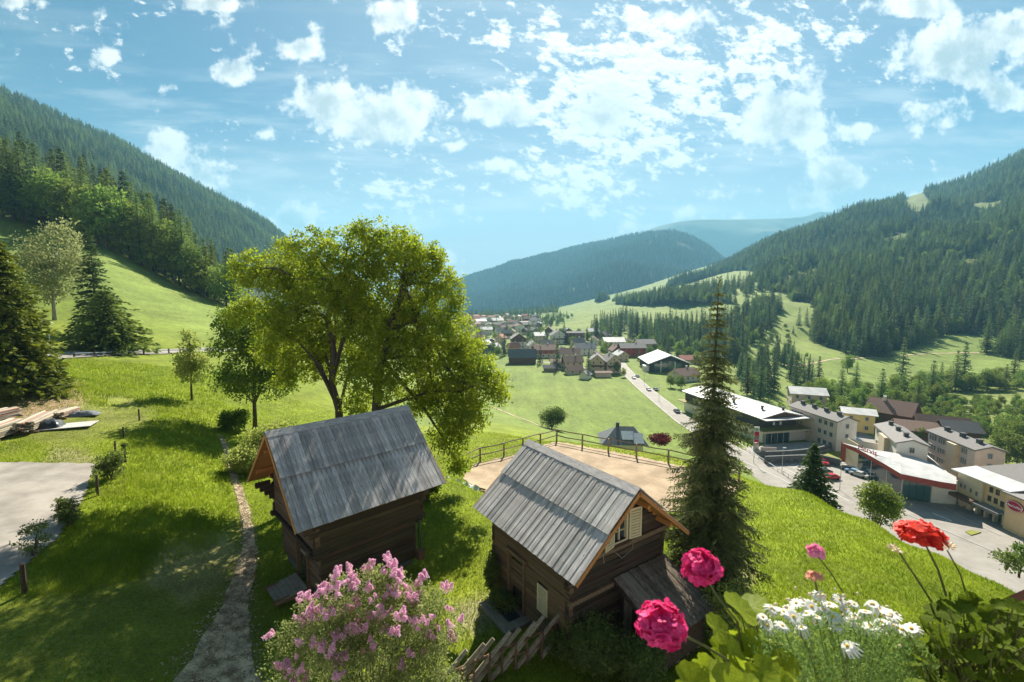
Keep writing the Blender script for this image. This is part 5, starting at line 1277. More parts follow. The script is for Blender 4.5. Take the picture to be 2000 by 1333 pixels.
# pink apartment block: long facade runs from the far left corner to the near right corner
def apart(label, A, B, D, H, RH, wall, gablem, rows, groups, roofm, nvent, risal=None):
    root, L = block('apartment_block', label, 'apartment block', A, B, D, H, wall)
    gwall(root, L, D, H, RH, wall); rf = slabroof(root, L, D, H, RH, roofm); vents(rf, L, D, H, RH, [L*(i+.5)/nvent for i in range(nvent)])
    b = MB(); poly = [(.0, 0), (D, 0), (D, H), (D/2, H+RH-.1), (.0, H)]; b.add([(L+.06, y, z) for y, z in poly]+[(L+.01, y, z) for y, z in poly], [(0, 1, 2, 3, 4), (9, 8, 7, 6, 5)]+[((i+1) % 5, i, 5+i, 5+(i+1) % 5) for i in range(5)]); b.build('gable_wall', gablem, root)
    fh = H/rows
    for r in range(rows):
        for (x0, x1, n) in groups:
            for k in range(n):
                x = L*(x0+(x1-x0)*(k+.5)/n); add_window(root, (x, -.05 if not risal or not (risal[0] < x/L < risal[1]) else -1.25, fh*(r+.58)), 0, 1.05, min(1.2, L*(x1-x0)/n/1.25))
        if r < rows-0: add_window(root, (L+.1, D*.5, fh*(r+.58)), math.pi/2, 1.0, 1.0)
    if risal:
        b = MB(); b.box((L*(risal[0]+risal[1])/2, -.6, H/2-.05), (L*(risal[1]-risal[0]), 1.19, H-.1)); b.build('projecting_bay', mat['beige'], root)
    return root, L
apart('pale pink four storey apartment block with rows of windows at right', (1808, 915), (1897, 962), 6.2, 10.5, 1.1, mat['pink'], mat['pink'], 4, [(.03, .20, 3), (.24, .50, 5), (.74, .86, 3)], mat['roof_grey'], 3, (.52, .70))
apart('white gabled apartment block behind the curved sports shop roof', (1706, 892), (1746, 935), 6.4, 9.5, 1.3, mat['offwhite'], mat['white'], 3, [(.05, .3, 2)], mat['roof_grey'], 3, (.42, .70))
apart('long white apartment block right of the supermarket', (1540, 846), (1632, 884), 6.6, 9.5, 1.5, mat['pink'], mat['white'], 3, [(.05, .3, 4), (.62, .95, 3)], mat['roof_grey'], 4, None)
b_ = house(1573, 800, 13, 11, 6, 2.0, -22, mat['pink'], mat['roof_white'], 'low pale roofed house behind the long white apartment block', None, 2, 3, chimney=False)
house(1672, 848, 9, 8, 6.5, 1.2, -30, mat['yellow'], mat['roof_white'], 'small yellow house behind the long white apartment block', None, 2, 2, chimney=False)
house(1740, 843, 13, 10, 5.5, 4.0, 125, mat['browntimber'], mat['roof_brown'], 'dark timber farmhouse with brown gable roof by the scrub slope', None, 1, 2, balcony=True)
house(1787, 865, 11, 9, 3.2, 2.2, -30, mat['browntimber'], mat['roof_brown'], 'low brown barn between the two apartment blocks', None, 1, 2, chimney=False, name='barn', cat='barn')
house(1835, 868, 13, 9, 4.0, 3.4, 150, mat['browntimber'], mat['roof_brown'], 'old barn with sagging brown roof behind the pink apartments', None, 1, 2, chimney=False, name='barn', cat='barn')
house(1868, 872, 9, 7, 4.5, 2.4, 160, mat['browntimber'], mat['roof_grey'], 'dark timber shed with grey roof right of the old barn', None, 1, 1, chimney=False, name='shed', cat='shed')
house(1605, 868, 9, 6, 3.0, .5, -24, mat['concrete'], mat['roof_white'], 'low flat roofed annex in front of the long white block', None, 1, 3, chimney=False, name='annex', cat='annex')

# supermarket: dark clad upper box over a wider green roofed ground floor
sm_, SL = block('supermarket', 'two tier supermarket with dark cladding, white roof and green sedum ledge', 'supermarket', (1490, 868), (1582, 861), 0, 0, None)
SD = 46
b = MB(); b.box((SL/2, SD/2+.6, 1.9), (SL-1.2, SD-1, 4.0)); b.build('wall', mat['white'], sm_)
for k in range(9):
    x = .9+k*(SL*.50)/9; b = MB(); b.box((x+SL*.028, .02, 1.75), (SL*.052, .08, 3.2)); b.build('shopfront_pane', mat['window'] if k % 3 else mat['glassgreen'], sm_)
for k in range(5): b = MB(); b.box((.7+k*SL*.125, -.18, 1.9), (.16, .16, 3.8)); b.build('column', mat['concrete'], sm_)
b = MB(); b.prism([(-1.6, -1.6), (SL+1.6, -1.6), (SL+1.6, SD+1), (-1.6, SD+1)], 4.0, 4.45); lg = b.build('canopy', mat['beige'], sm_)
b = MB(); b.box((SL/2, SD/2-.3, 4.49), (SL+2.2, SD+1.5, .06)); b.build('sedum_roof', mat['sedum'], lg)
b = MB(); b.box((SL*.46, SD/2+1.9, 6.2), (SL*.80, SD-3.2, 3.4)); up_ = b.build('upper_storey', mat['browntimber'], sm_); up_.data.materials[0] = M('dark_cladding', (.06, .055, .055), (.10, .09, .085), 1.5, stretch=(3, 3, .3))
for x in (.22, .36): b = MB(); b.box((SL*x, .26, 6.6), (.7, .06, 1.1)); b.build('window', mat['solar'], up_)
b = MB(); x0, x1, y0, y1 = -.4, SL*.95, -1.0, SD+.6; xm = SL*.46; e = 8.0
poly = [(x0, e), (xm, e+1.9), (x1, e), (x1, e+.3), (xm, e+2.2), (x0, e+.3)]
b.add([(x, y0+1.9, z) for x, z in poly]+[(x, y1, z) for x, z in poly], [(0, 1, 2, 3, 4, 5), (11, 10, 9, 8, 7, 6)]+[((i+1) % 6, i, 6+i, 6+(i+1) % 6) for i in range(6)]); ur = b.build('upper_roof', mat['roof_white'], up_)
b = MB(); b.add([(x0+.6, y0+2.2, e-.1), (x1-.6, y0+2.2, e-.1), (xm, y0+2.2, e+1.7), (x0+.6, y0+2.5, e-.1), (x1-.6, y0+2.5, e-.1), (xm, y0+2.5, e+1.7)], [(0, 1, 2), (5, 4, 3), (0, 3, 4, 1), (1, 4, 5, 2), (2, 5, 3, 0)]); b.build('gable_infill', mat['browntimber'], up_)
b = MB(); b.box((SL*.46, y0+.7, e+.1), (SL*.98, 2.5, .25)); b.build('front_eave', mat['roof_white'], up_)
for (x, y) in ((.3, .16), (.2, .42), (.33, .6), (.62, .1)): b = MB(); b.tube([(SL*x, SD*y, e+1.2), (SL*x, SD*y, e+2.6)], .4, 8); b.tube([(SL*x, SD*y, e+2.6), (SL*x, SD*y, e+2.8)], .75, 8); b.build('roof_vent', mat['roof_dark'], up_)
for k in range(8): add_window(sm_, (.55, 5+3.6*k, 2.3), -math.pi/2, 1., 1)
# terrace, stone retaining walls, sign pylon
def bar(name, label, cat, pts, w, h, m, z=V, zb=-1., part=None, res=1):
    P0 = Vector(atz(*pts[0], z)); root = thing(name, label, cat, P0)
    Q = [Vector(atz(a, b2, z))-P0 for a, b2 in pts]
    for i in range(len(Q)-1):
        d_ = Q[i+1]-Q[i]; b = MB(); b.box((0, 0, (h+zb)/2), (d_.length+w*.3, w-.004*i, h-zb+.003*i)); b.build(part or 'wall_section', m, root, (Q[i]+Q[i+1])/2, (0, 0, math.atan2(d_.y, d_.x)))
    return root
bar('retaining_wall', 'upper dark stone retaining wall below the supermarket', 'retaining wall', [(1484, 895), (1540, 893), (1590, 888), (1622, 880)], .6, 2.0, mat['stone'])
bar('retaining_wall', 'lower dark stone retaining wall behind the car park', 'retaining wall', [(1494, 906), (1540, 904), (1600, 902), (1640, 912)], .6, 2.2, mat['stone'])
ter = [(1474, 884), (1500, 895), (1560, 893), (1600, 889), (1626, 880), (1620, 872), (1590, 868), (1490, 874)]
P0 = atz(*ter[0], V); b = MB(); b.prism([tuple((atz(a, c, V)-P0)[:2]) for a, c in ter], -.5, .9); o = b.build('terrace', mat['asphalt'], None, P0); tag(o, 'raised paved terrace in front of the supermarket', None, None, 'structure')
ter = [(1575, 899), (1600, 891), (1640, 878), (1664, 872), (1668, 880), (1640, 905), (1610, 899)]
P0 = atz(*ter[0], V); b = MB(); b.prism([tuple((atz(a, c, V)-P0)[:2]) for a, c in ter], -.5, [.35]*7); o = b.build('grass_verge', M('verge_grass', (.17, .19, .02), (.25, .25, .04), .6), None, P0); tag(o, 'bright grass verge above the lower stone wall', None, None, 'structure')
p = atz(1476, 882, V); py_ = thing('sign_pylon', 'tall white and red shop sign pylon beside the main road', 'sign', p, R(-12))
b = MB(); b.box((0, 0, 3.9), (1.5, .4, 7.8)); b.build('panel', mat['roof_white'], py_)
for z_, h2, m2 in ((5.6, 1.5, 'signred'), (4.4, .7, 'roof_slate'), (3.1, 1.6, 'signred'), (7.0, .8, 'green')): b = MB(); b.box((0, -.22, z_), (1.25 if m2 != 'green' else .5, .06, h2)); b.build('sign_field', mat[m2], py_)
p = atz(1480, 888, V); bb_ = thing('billboard', 'low pale pink billboard beside the sign pylon', 'billboard', p+np.array([3.2, 0, 0]), R(-5)); b = MB(); b.box((0, 0, 1.5), (4.6, .15, 1.5)); b.build('panel', mat['pink'], bb_)
for s in (-1, 1): b = MB(); b.box((s*1.8, .1, .3), (.12, .12, 1.8)); b.build('post', mat['metal'], bb_)
b = bar('road_railing', 'thin metal railing between main road and car park', 'railing', [(1440, 868), (1475, 893), (1520, 922), (1560, 944)], .12, .95, mat['metal'], zb=.8, part='rail')
for t in np.linspace(0, 1, 14):
    a_ = np.interp(t, [0, .33, .7, 1], [1440, 1475, 1520, 1560]); c_ = np.interp(t, [0, .33, .7, 1], [868, 893, 922, 944]); q = Vector(atz(a_, c_, V))-Vector(atz(1440, 868, V)); k = MB(); k.box(q+Vector((0, 0, .4)), (.1, .1, .9)); k.build('post', mat['metal'], b)
# gym hall with dark glazed gable
p = atz(1307, 727, V); gy = thing('gym_hall', 'gabled hall with pale roof and dark glazed front beside the main road', 'hall', p, R(-4))
Wg, Hg, Rg, Dg = 25, 5.5, 5.0, 30
b = MB(); poly = [(-Wg/2, -1), (Wg/2, -1), (Wg/2, Hg), (0, Hg+Rg), (-Wg/2, Hg)]; b.add([(x, 0, z) for x, z in poly]+[(x, Dg, z) for x, z in poly], [(0, 1, 2, 3, 4), (9, 8, 7, 6, 5)]+[((i+1) % 5, i, 5+i, 5+(i+1) % 5) for i in range(5)]); b.build('wall', M('blackish_boarding', (.03, .035, .045), (.06, .065, .075), 1), gy)
for x0, x1, hh in ((-9.5, -5.6, 5.0), (-5.2, -1.2, 6.6), (-.8, 3.2, 6.8), (3.6, 7.6, 5.4)): b = MB(); b.box(((x0+x1)/2, -.05, hh/2+.3), (x1-x0, .12, hh)); b.build('glazing', mat['glassgreen'], gy)
for x in (-5.4, 3.4): b = MB(); b.box((x, -.3, 3.4), (.6, .5, 6.8)); b.build('column', mat['white'], gy)
b = MB()
for s in (-1, 1):
    a_ = math.atan2(Rg, Wg/2); sl = math.hypot(Rg, Wg/2)+1.4; R3 = Matrix.Rotation(s*a_, 3, 'Y'); b.box(Vector((s*sl/2*math.cos(a_), Dg/2-1, Hg+Rg-sl/2*math.sin(a_)+.35)), (sl, Dg+3, .45), rot=R3)
b.build('roof', mat['roof_white'], gy)
b = MB(); b.box((-Wg/2-1.6, 4, 1.6), (3.2, 7, 4)); b.build('side_wing', mat['white'], gy)
# sports shop with a long curved roof
ZR_ = V+6.4
edge = [(1643, 865), (1690, 876), (1740, 884), (1790, 893), (1817, 905), (1868, 932), (1868, 946), (1835, 941), (1800, 934), (1776, 929), (1760, 926), (1745, 917), (1725, 905), (1700, 891), (1672, 876)]
zt = [V+9.2, V+8.0, V+7.2, V+6.8, V+6.6, V+6.4, V+6.4, V+6.4, V+6.5, V+6.6, V+6.8, V+7.0, V+7.4, V+8.0, V+8.6]
pt = [atz(a, b2, z) for (a, b2), z in zip(edge, zt)]; P0 = np.array([pt[6][0], pt[6][1], V]); ss_ = thing('sports_shop', 'sports shop with long pale curved roof and dark red fascia', 'shop', P0)
n = len(pt); b = MB(); tp = [tuple(p-P0) for p in pt]; ctr = np.mean([np.array(t) for t in tp], axis=0)+np.array([0, 0, .3])
b.v = tp+[tuple(ctr)]; b.f = [(i, n, (i+1) % n)[::1] for i in range(n)]; b.m = [0]*n; b.build('roof', mat['roof_white'], ss_)
b = MB()
for i in range(6, n):
    a, c = Vector(tp[i]), Vector(tp[(i+1) % n]); dn_ = Vector((0, 0, -1.45+.06*(i-6))); off = Vector((-.05, -.08, .02)); b.add([a+off, c+off, c+dn_+off, a+dn_+off, a-off, c-off, c+dn_-off, a+dn_-off], [(0, 1, 2, 3), (7, 6, 5, 4), (0, 4, 5, 1), (3, 2, 6, 7)])
fas = b.build('fascia', mat['redtrim'], ss_)
b = MB(); b.add([(p[0], p[1], p[2]-.35) for p in tp]+[tuple(ctr-np.array([0, 0, .65]))], [((i+1) % n, n, i) for i in range(n)]); b.build('soffit', mat['beige'], ss_)
def wallseg(pa, pb, h0, h1, m, name, root, P0=P0, th=.2, z=V):
    a = Vector(pa)-Vector(P0); c = Vector(pb)-Vector(P0); d_ = c-a; k = MB(); ll = math.hypot(d_.x, d_.y); k.box((ll/2, 0, (h0+h1)/2), (ll, th, h1-h0)); return k.build(name, m, root, (a.x, a.y, z-P0[2]), (0, 0, math.atan2(d_.y, d_.x)))
g0_, g1_, g2_ = atz(1866, 986, V), atz(1816, 982, V), atz(1760, 975, V)
wallseg(g1_, g0_, 0, 5.6, mat['white'], 'wall', ss_)
foot = [g1_, g2_, atz(1730, 957, V), atz(1700, 938, V), atz(1675, 921, V)]
for i in range(4):
    for k in range(4):
        pa = foot[i]*(1-k/4)+foot[i+1]*k/4; pb = foot[i]*(1-(k+1)/4)+foot[i+1]*(k+1)/4; wallseg(pb+(pa-pb)*.03, pa-(pa-pb)*.03, .3, 5.5+i*.35, mat['glassgreen'], 'shopfront_pane', ss_, th=.1)
    d_ = wallseg(foot[i+1]+np.array([0, .25, 0]), foot[i]+np.array([0, .25, 0]), 0, 5.5+i*.35, mat['window'], 'inner_wall', ss_, th=.05)
    k = MB(); k.box((0, 0, 2.8), (.18, .25, 5.6+i*.35)); k.build('mullion', mat['metal'], ss_, Vector(foot[i]-P0)+Vector((0, 0, 0)))
wallseg(atz(1652, 905, V), foot[4], 0, 7.4, mat['beige'], 'wall', ss_); wallseg(atz(1652, 905, V)+np.array([-.1, .3, 0]), atz(1652, 905, V)+np.array([.3, 2.6, 0]), 0, 5.6, mat['redtrim'], 'wall', ss_)
wallseg(atz(1652, 905, V)+np.array([4.0, 6, 0]), atz(1868, 950, V)+np.array([0, 10, 0]), 0, 5.6, mat['white'], 'wall', ss_)
wallseg(g0_, atz(1868, 950, V)+np.array([0, 10, 0]), 0, 5.6, mat['white'], 'wall', ss_)
# red lettering sign standing on the fascia
def text_obj(name, body, size, m, parent, loc, rot, ext=.03):
    cu_ = bpy.data.curves.new(name, 'FONT'); cu_.body = body; cu_.size = size; cu_.extrude = ext; cu_.align_x = 'CENTER'; cu_.align_y = 'CENTER'; o_ = bpy.data.objects.new(name, cu_); cu_.materials.append(m); col.objects.link(o_); dg = bpy.context.evaluated_depsgraph_get(); dg.update(); me_ = bpy.data.meshes.new_from_object(o_.evaluated_get(dg)); bpy.data.objects.remove(o_); o = bpy.data.objects.new(name, me_); col.objects.link(o); o.parent = parent; o.location = loc; o.rotation_euler = rot; return o
sg = Vector(atz(1695, 885, V+8.6))-Vector(P0); d_ = Vector(pt[12])-Vector(pt[13]); ang_ = math.atan2(d_.y, d_.x)
b = MB(); b.box((0, 0, .25), (5.6, .12, .12)); b.box((-2.2, 0, 0), (.1, .1, .6)); b.box((2.2, 0, 0), (.1, .1, .6)); sp_ = b.build('roof_sign', mat['redwall'], ss_, sg, (0, 0, ang_)); text_obj('lettering', 'Hervis', 2.0, mat['signred'], sp_, (0, -.2, .7), (math.pi/2, 0, 0))
# restaurant with the oval sign at the right edge
ra, rb = atz(1866, 985, V), atz(2085, 1090, V); d_ = rb-ra; RLn = float(np.hypot(d_[0], d_[1])); rr = thing('restaurant_building', 'cream and orange building with brown awnings and oval red sign at right edge', 'restaurant', ra, math.atan2(d_[1], d_[0]))
b = MB(); b.box((RLn*.13, 7, 5.4), (RLn*.26, 14, 4.8)); b.build('upper_storey', mat['beige'], rr)
b = MB(); b.box((RLn*.40, 7.6, 5.3), (RLn*.28, 14, 4.9)); b.build('upper_storey', mat['orange'], rr)
b = MB(); b.box((RLn*.69, 6.3, 3.6), (RLn*.36, 14, 8.2)); sgw = b.build('corner_wing', mat['orange'], rr)
b = MB(); b.box((RLn*.26, 8.8, 1.3), (RLn*.5, 12, 3.6)); b.build('ground_floor', mat['black'], rr)
for k in range(6): b = MB(); b.box((RLn*(.085*k+.04), .6, 1.5), (.9 if k < 2 else .4, .9, 3.0)); b.build('pillar', mat['pink'], rr)
for (x, z_) in ((.045, 4.9), (.085, 4.9), (.15, 4.7), (.21, 4.5)): add_window(rr, (RLn*x, -.05, z_), 0, .75, .7)
for (x, z_) in ((.32, 6.5), (.38, 6.5), (.31, 4.5), (.37, 4.5), (.43, 4.4)): add_window(rr, (RLn*x, .55, z_), 0, .8, .8, True)
b = MB(); b.box((RLn*.13, -.9, 2.95), (RLn*.26, 1.9, .25)); b.box((RLn*.13, -1.85, 2.7), (RLn*.26, .1, .7)); b.build('awning', mat['browntimber'], rr)
b = MB(); b.box((RLn*.385, -.6, 3.0), (RLn*.24, 2.6, .22)); b.box((RLn*.385, -1.9, 2.8), (RLn*.24, .1, .6)); b.build('awning', mat['roof_grey'], rr)
b = MB(); b.add([(-1, -.8, 7.9), (RLn*.54, -.8, 7.9), (RLn*.54, 5, 8.6), (-1, 5, 8.6), (-1, -.8, 8.15), (RLn*.54, -.8, 8.15), (RLn*.54, 5, 8.9), (-1, 5, 8.9)], [(3, 2, 1, 0), (4, 5, 6, 7), (0, 1, 5, 4), (1, 2, 6, 5), (2, 3, 7, 6), (3, 0, 4, 7)]); b.build('roof', mat['roof_white'], rr)
b = MB(); b.add([(-.5, 4.9, 8.5), (RLn*1.1, 4.9, 8.5), (RLn*1.1, 16, 9.6), (-.5, 16, 9.6), (-.5, 4.9, 8.95), (RLn*1.1, 4.9, 8.95), (RLn*1.1, 16, 9.9), (-.5, 16, 9.9)], [(3, 2, 1, 0), (4, 5, 6, 7), (0, 1, 5, 4), (1, 2, 6, 5), (2, 3, 7, 6), (3, 0, 4, 7)]); rf = b.build('roof', mat['roof_dark'], rr); rf.data.materials[0] = mat['roof_grey']
b = MB(); b.box((RLn*.69, 6.3, 7.85), (RLn*.39, 15.4, .3)); b.build('roof', mat['roof_grey'], rr)
b = MB(); b.tube([(RLn*.36, 9, 9.1), (RLn*.36, 9, 9.9)], .7, 8); b.build('roof_vent', mat['roof_dark'], rf)
el = MB(); n = 28; el.v = [(math.cos(2*math.pi*i/n)*1.65, y, math.sin(2*math.pi*i/n)*1.1) for y in (-.12, .06) for i in range(n)]; el.f = [tuple(range(n-1, -1, -1)), tuple(range(n, 2*n))]+[(i, (i+1) % n, n+(i+1) % n, n+i) for i in range(n)]; el.f = [tuple(reversed(f)) for f in el.f]; el.m = [0]*len(el.f)
sgo = el.build('oval_sign', mat['signred'], sgw, (RLn*.60, -.85, 5.7)); text_obj('lettering', "Hex'nAlm", .78, mat['signwhite'], sgo, (0, -.16, -.05), (math.pi/2, 0, 0))
rim = MB(); rim.tube([(math.cos(2*math.pi*i/n)*1.53, -.14, math.sin(2*math.pi*i/n)*.98) for i in range(n+1)], .05, 4); rim.build('rim', mat['signwhite'], sgo)
for k, (a_, c_, h2) in enumerate(((1951, 1012, 'green'), (1962, 1018, 'green'))):
    o = MB(); o.tube([(0, 0, 0), (0, 0, 1.0)], [.7, .8], 8); o.tube([(0, 0, 1.0), (0, 0, 1.2)], [.8, .3], 8); o = o.build('planter', mat['green'], None, atz(a_, c_, V)); tag(o, ('left' if k == 0 else 'right')+' green tub in front of the restaurant awning', 'tub')
p = atz(1920, 1003, V); ub = thing('parasol', 'small dark red parasol before the restaurant', 'parasol', p); b = MB(); b.tube([(0, 0, 0), (0, 0, 2.6)], .04, 6); b.build('pole', mat['metal'], ub); b = MB(); b.tube([(0, 0, 2.2), (0, 0, 2.75)], [1.3, .05], 8); b.build('canopy', mat['signred'], ub)
isl = [atz(a, c, V) for a, c in ((1885, 1040), (1895, 1037), (1916, 1041), (1905, 1045), (1896, 1047))]; P1 = isl[0]; b = MB(); b.prism([tuple((q-P1)[:2]) for q in isl], .02, .2); o = b.build('traffic_island', bpy.data.materials['verge_grass'], None, P1); tag(o, 'small grassed traffic island on the forecourt', None, None, 'structure')

# ------------------------------------------------------------------ cars
def car_mesh():
    prof = [(-2.1, .35), (-2.1, .75), (-1.95, .92), (-1.2, 1.0), (-.6, 1.42), (.75, 1.45), (1.55, 1.0), (2.1, .9), (2.12, .35)]
    b = MB(); w = .86; n = len(prof)
    def ring(y, k): return [(x, y*(1 if z < 1.05 else .84), z) for x, z in prof]
    b.add(ring(-w, 0)+ring(w, 0), [tuple(range(n)), tuple(range(2*n-1, n-1, -1))]+[(i, n+i, n+(i+1) % n, (i+1) % n) for i in range(n)]); return b
def car(px, py, rz, m, label, z=V):
    p = atz(px, py, z); root = thing('parked_car', label, 'car', p, rz)
    link('body', car_me[m], None, root); link('windows', car_win, None, root)
    for x in (-1.3, 1.35):
        for y in (-.82, .82): link('wheel', wheel_me, None, root, (x, y, .33))
    for y in (-.6, .6): link('headlight', light_me, None, root, (-2.1, y, .72))
    return root
cb_ = car_mesh(); car_me = {}
for k in ('car_red', 'car_dark', 'car_silver', 'car_blue'): car_me[k] = cb_.mesh('car_body', mat[k])
b = MB(); b.add([(-1.08, -.76, 1.04), (-.62, -.72, 1.38), (.74, -.72, 1.40), (1.36, -.76, 1.06)], [(3, 2, 1, 0)]); b.add([(-1.08, .76, 1.04), (-.62, .72, 1.38), (.74, .72, 1.40), (1.36, .76, 1.06)], [(0, 1, 2, 3)])
for v in b.v[:]: pass
b.v = [(x, y*1.07, z) for x, y, z in b.v]; b.box((-.91, 0, 1.235), (.62, 1.36, .03), rot=Matrix.Rotation(-.61, 3, 'Y')); b.box((1.16, 0, 1.25), (.72, 1.36, .03), rot=Matrix.Rotation(.51, 3, 'Y')); car_win = b.mesh('car_windows', mat['window'])
b = MB(); b.tube([(0, -.1, 0), (0, .1, 0)], .33, 12); wheel_me = b.mesh('wheel', mat['tyre']); b = MB(); b.box((0, 0, 0), (.08, .3, .14)); light_me = b.mesh('headlight', mat['roof_white'])
rd = lambda a, c, a2, c2: math.atan2(*(lambda d: (d[1], d[0]))(atz(a2, c2, V)-atz(a, c, V)))
for a, c, rz, m, lab in ((1267, 763, rd(1256, 757, 1290, 785), 'car_silver', 'silver car driving down the main road, ahead of the dark one'), (1281, 763, rd(1290, 785, 1256, 757), 'car_dark', 'dark car driving up the main road beside the silver one'),
    (1238, 740, rd(1232, 735, 1256, 757), 'car_silver', 'silver car farther up the road at the lane junction'), (1245, 737, rd(1256, 757, 1232, 735), 'car_dark', 'small dark car behind the farther silver car'), (1322, 806, rd(1290, 785, 1340, 825), 'car_dark', 'dark car on the road just left of the tall spruce'),
    (1611, 906, R(60), 'car_red', 'red car parked by the lower stone wall'), (1623, 936, R(5), 'car_red', 'red car in the open car park, nearest to the young spruce'), (1609, 926, R(12), 'car_dark', 'dark car beside the nearer red car'),
    (1658, 920, R(-62), 'car_dark', 'dark car at the left end of the row before the sports shop'), (1668, 926, R(-62), 'car_blue', 'light blue car in the row before the sports shop'), (1678, 931, R(-62), 'car_silver', 'silver car at the right of the row before the sports shop'),
    (1636, 872, R(-40), 'car_dark', 'dark car parked at the foot of the long white block'), (1646, 880, R(-40), 'car_dark', 'second dark car behind the sports shop tip'), (1671, 871, R(-15), 'car_dark', 'dark car on the yard behind the sports shop roof'), (1667, 862, R(-10), 'car_blue', 'blue car by the small yellow house'), (1875, 983, R(-30), 'car_silver', 'silver car parked under the restaurant overhang')):
    car(a, c, rz, m, lab)
for a, c, h2, lab in ((1527, 924, 7, 'slim lamp post in the middle of the car park'), (1640, 958, 7, 'lamp post near the open end of the car park'), (1472, 905, 6, 'lamp post between the road and the railing'), (1287, 784, 7, 'lamp post by the left edge of the main road'), (1258, 752, 7, 'lamp post farther up the main road')):
    p = atz(a, c, V); e = thing('street_lamp', lab, 'street lamp', p, 0, 'street lamps in the valley'); b = MB(); b.tube([(0, 0, 0), (0, 0, h2)], [.09, .05], 6); b.build('pole', mat['metal'], e); b = MB(); b.box((.35, 0, h2+.05), (.9, .3, .12)); b.build('lamp_head', mat['roof_white'], e)

# painted bays on the car park
for k in range(9):
    a, c = atz(1540+9*k, 912+3.0*k, V), atz(1556+9*k, 905+3.0*k, V); strip('parking_bay_line', [a[:2], c[:2]], .14, .085, mat['linepaint'], 'white painted parking bay line on the car park', .8, cross=2)
for k in range(5):
    a, c = atz(1822+6*k, 1003+2.2*k, V), atz(1834+6*k, 1010+2.2*k, V); strip('crossing_stripe', [a[:2], c[:2]], .4, .085, mat['linepaint'], 'worn white crossing stripe on the forecourt road', .8, cross=2)
for q in (((1760, 1000), (1840, 1035), (1940, 1078), (2040, 1125)), ((1840, 990), (1900, 1022), (1960, 1050))):
    strip('kerb', [atz(a, c, V)[:2] for a, c in q], .22, .14, mat['concrete'], 'pale stone kerb along the forecourt', .8, cross=3)
# ------------------------------------------------------------------ near trees
def pxl(px, py, d): return np.array(atd(px, py, d))
def crown_tree(name, label, cat, base, lob, d0, trunkpts, r0, ncl, nleaf, ls, m, bark, cr, wood_limbs=10, depth=1.0, shell=.5, flat=.8):
    """lob: (px, py, radius px, depth offset m)"""
    b0 = np.array(base, float); root = thing(name, label, cat, b0)
    L = []
    for (a, c, r, dd) in lob:
        p = pxl(a, c, d0+dd)-b0; rm = r*(d0+dd)/F; L.append((p[0], p[1], p[2], rm, rm*depth, rm*.86))
    Vv, Ff, C = lobes(L, ncl, nleaf, ls, cr=cr, shell=shell, flat=flat)
    link('crown', mesh_np(name+'_crown', Vv, Ff, [m]), None, root)
    tp = [pxl(a, c, d0+dd)-b0 for a, c, dd in trunkpts]
    lc = [q[:3] for q in L][:wood_limbs]
    mb = trunk_limbs((0, 0, -.3), lc, r0, tp, jit=.6, n=9, sub=C)
    mb.build('trunk', bark, root, smooth=True); return root
bs = atz(664, 900, 0); bs = np.array([pxl(664, 850, 30)[0], 30.0, float(gz(pxl(664, 850, 30)[0], 30.0))])
crown_tree('cherry_tree', 'large spreading cherry tree with curved trunk behind the left hut, left of two', 'tree', bs,
 [(500, 530, 50, 0), (560, 545, 70, 1), (610, 500, 60, -1), (680, 480, 50, 1), (740, 465, 42, 0), (655, 570, 80, 0), (560, 620, 65, -1), (490, 600, 40, 1), (700, 560, 70, -1), (640, 660, 60, 1), (690, 610, 60, -1), (690, 700, 45, 1), (600, 560, 60, 1), (560, 690, 45, 0), (720, 650, 60, 0), (470, 545, 28, 0), (610, 450, 18, 0), (545, 480, 25, 0), (700, 445, 22, 0), (600, 725, 30, 1), (600, 660, 55, 0), (560, 735, 36, 0), (690, 730, 42, 0), (625, 705, 45, 1), (530, 650, 40, 0), (720, 520, 45, 0), (700, 600, 50, 1), (725, 700, 45, 1), (470, 620, 36, 0), (520, 690, 36, 0)],
 30, [(662, 800, 0), (648, 750, 0), (652, 690, 0), (640, 620, 0), (668, 560, 0)], .27, 2700, 24, .17, mat['cherry'], mat['bark'], .40, 13, depth=.6, shell=.35)
bx = pxl(735, 850, 29)[0]
crown_tree('cherry_tree', 'large spreading cherry tree with boughs hanging to the right, right of two', 'tree', (bx, 29.0, float(gz(bx, 29))),
 [(770, 500, 55, 1), (820, 520, 50, 0), (790, 480, 40, -1), (860, 560, 45, 0), (800, 590, 70, 1), (870, 640, 55, -1), (760, 650, 65, 0), (830, 690, 70, 0), (910, 720, 60, 0), (955, 745, 42, -1), (880, 780, 62, 0), (820, 770, 55, 1), (740, 740, 55, -1), (880, 850, 48, 0), (915, 810, 45, -.5), (895, 905, 30, 0), (980, 770, 22, 0), (845, 500, 26, 0), (890, 590, 24, 0), (700, 790, 35, 1), (905, 680, 45, 0)],
 29, [(735, 800, 0), (738, 750, 0), (745, 700, 0), (770, 640, 0), (788, 560, 0)], .32, 2800, 24, .17, mat['cherry'], mat['bark'], .40, 16, shell=.35)
bx = pxl(497, 815, 42)[0]
crown_tree('broadleaf_tree', 'darker round crowned tree with thin trunk left of the cherry trees', 'tree', (bx, 42.0, float(gz(bx, 42))),
 [(490, 650, 55, 0), (450, 680, 42, 0), (530, 700, 50, 0), (480, 735, 50, -1), (560, 660, 45, 1), (445, 740, 34, 0), (520, 620, 40, 0), (540, 750, 40, 0), (440, 630, 30, 0)], 42, [(497, 790, 0), (497, 730, 0), (495, 660, 0)], .18, 430, 40, .24, mat['ash'], mat['bark'], .8, 6, depth=.6)
bx = pxl(373, 765, 46)[0]
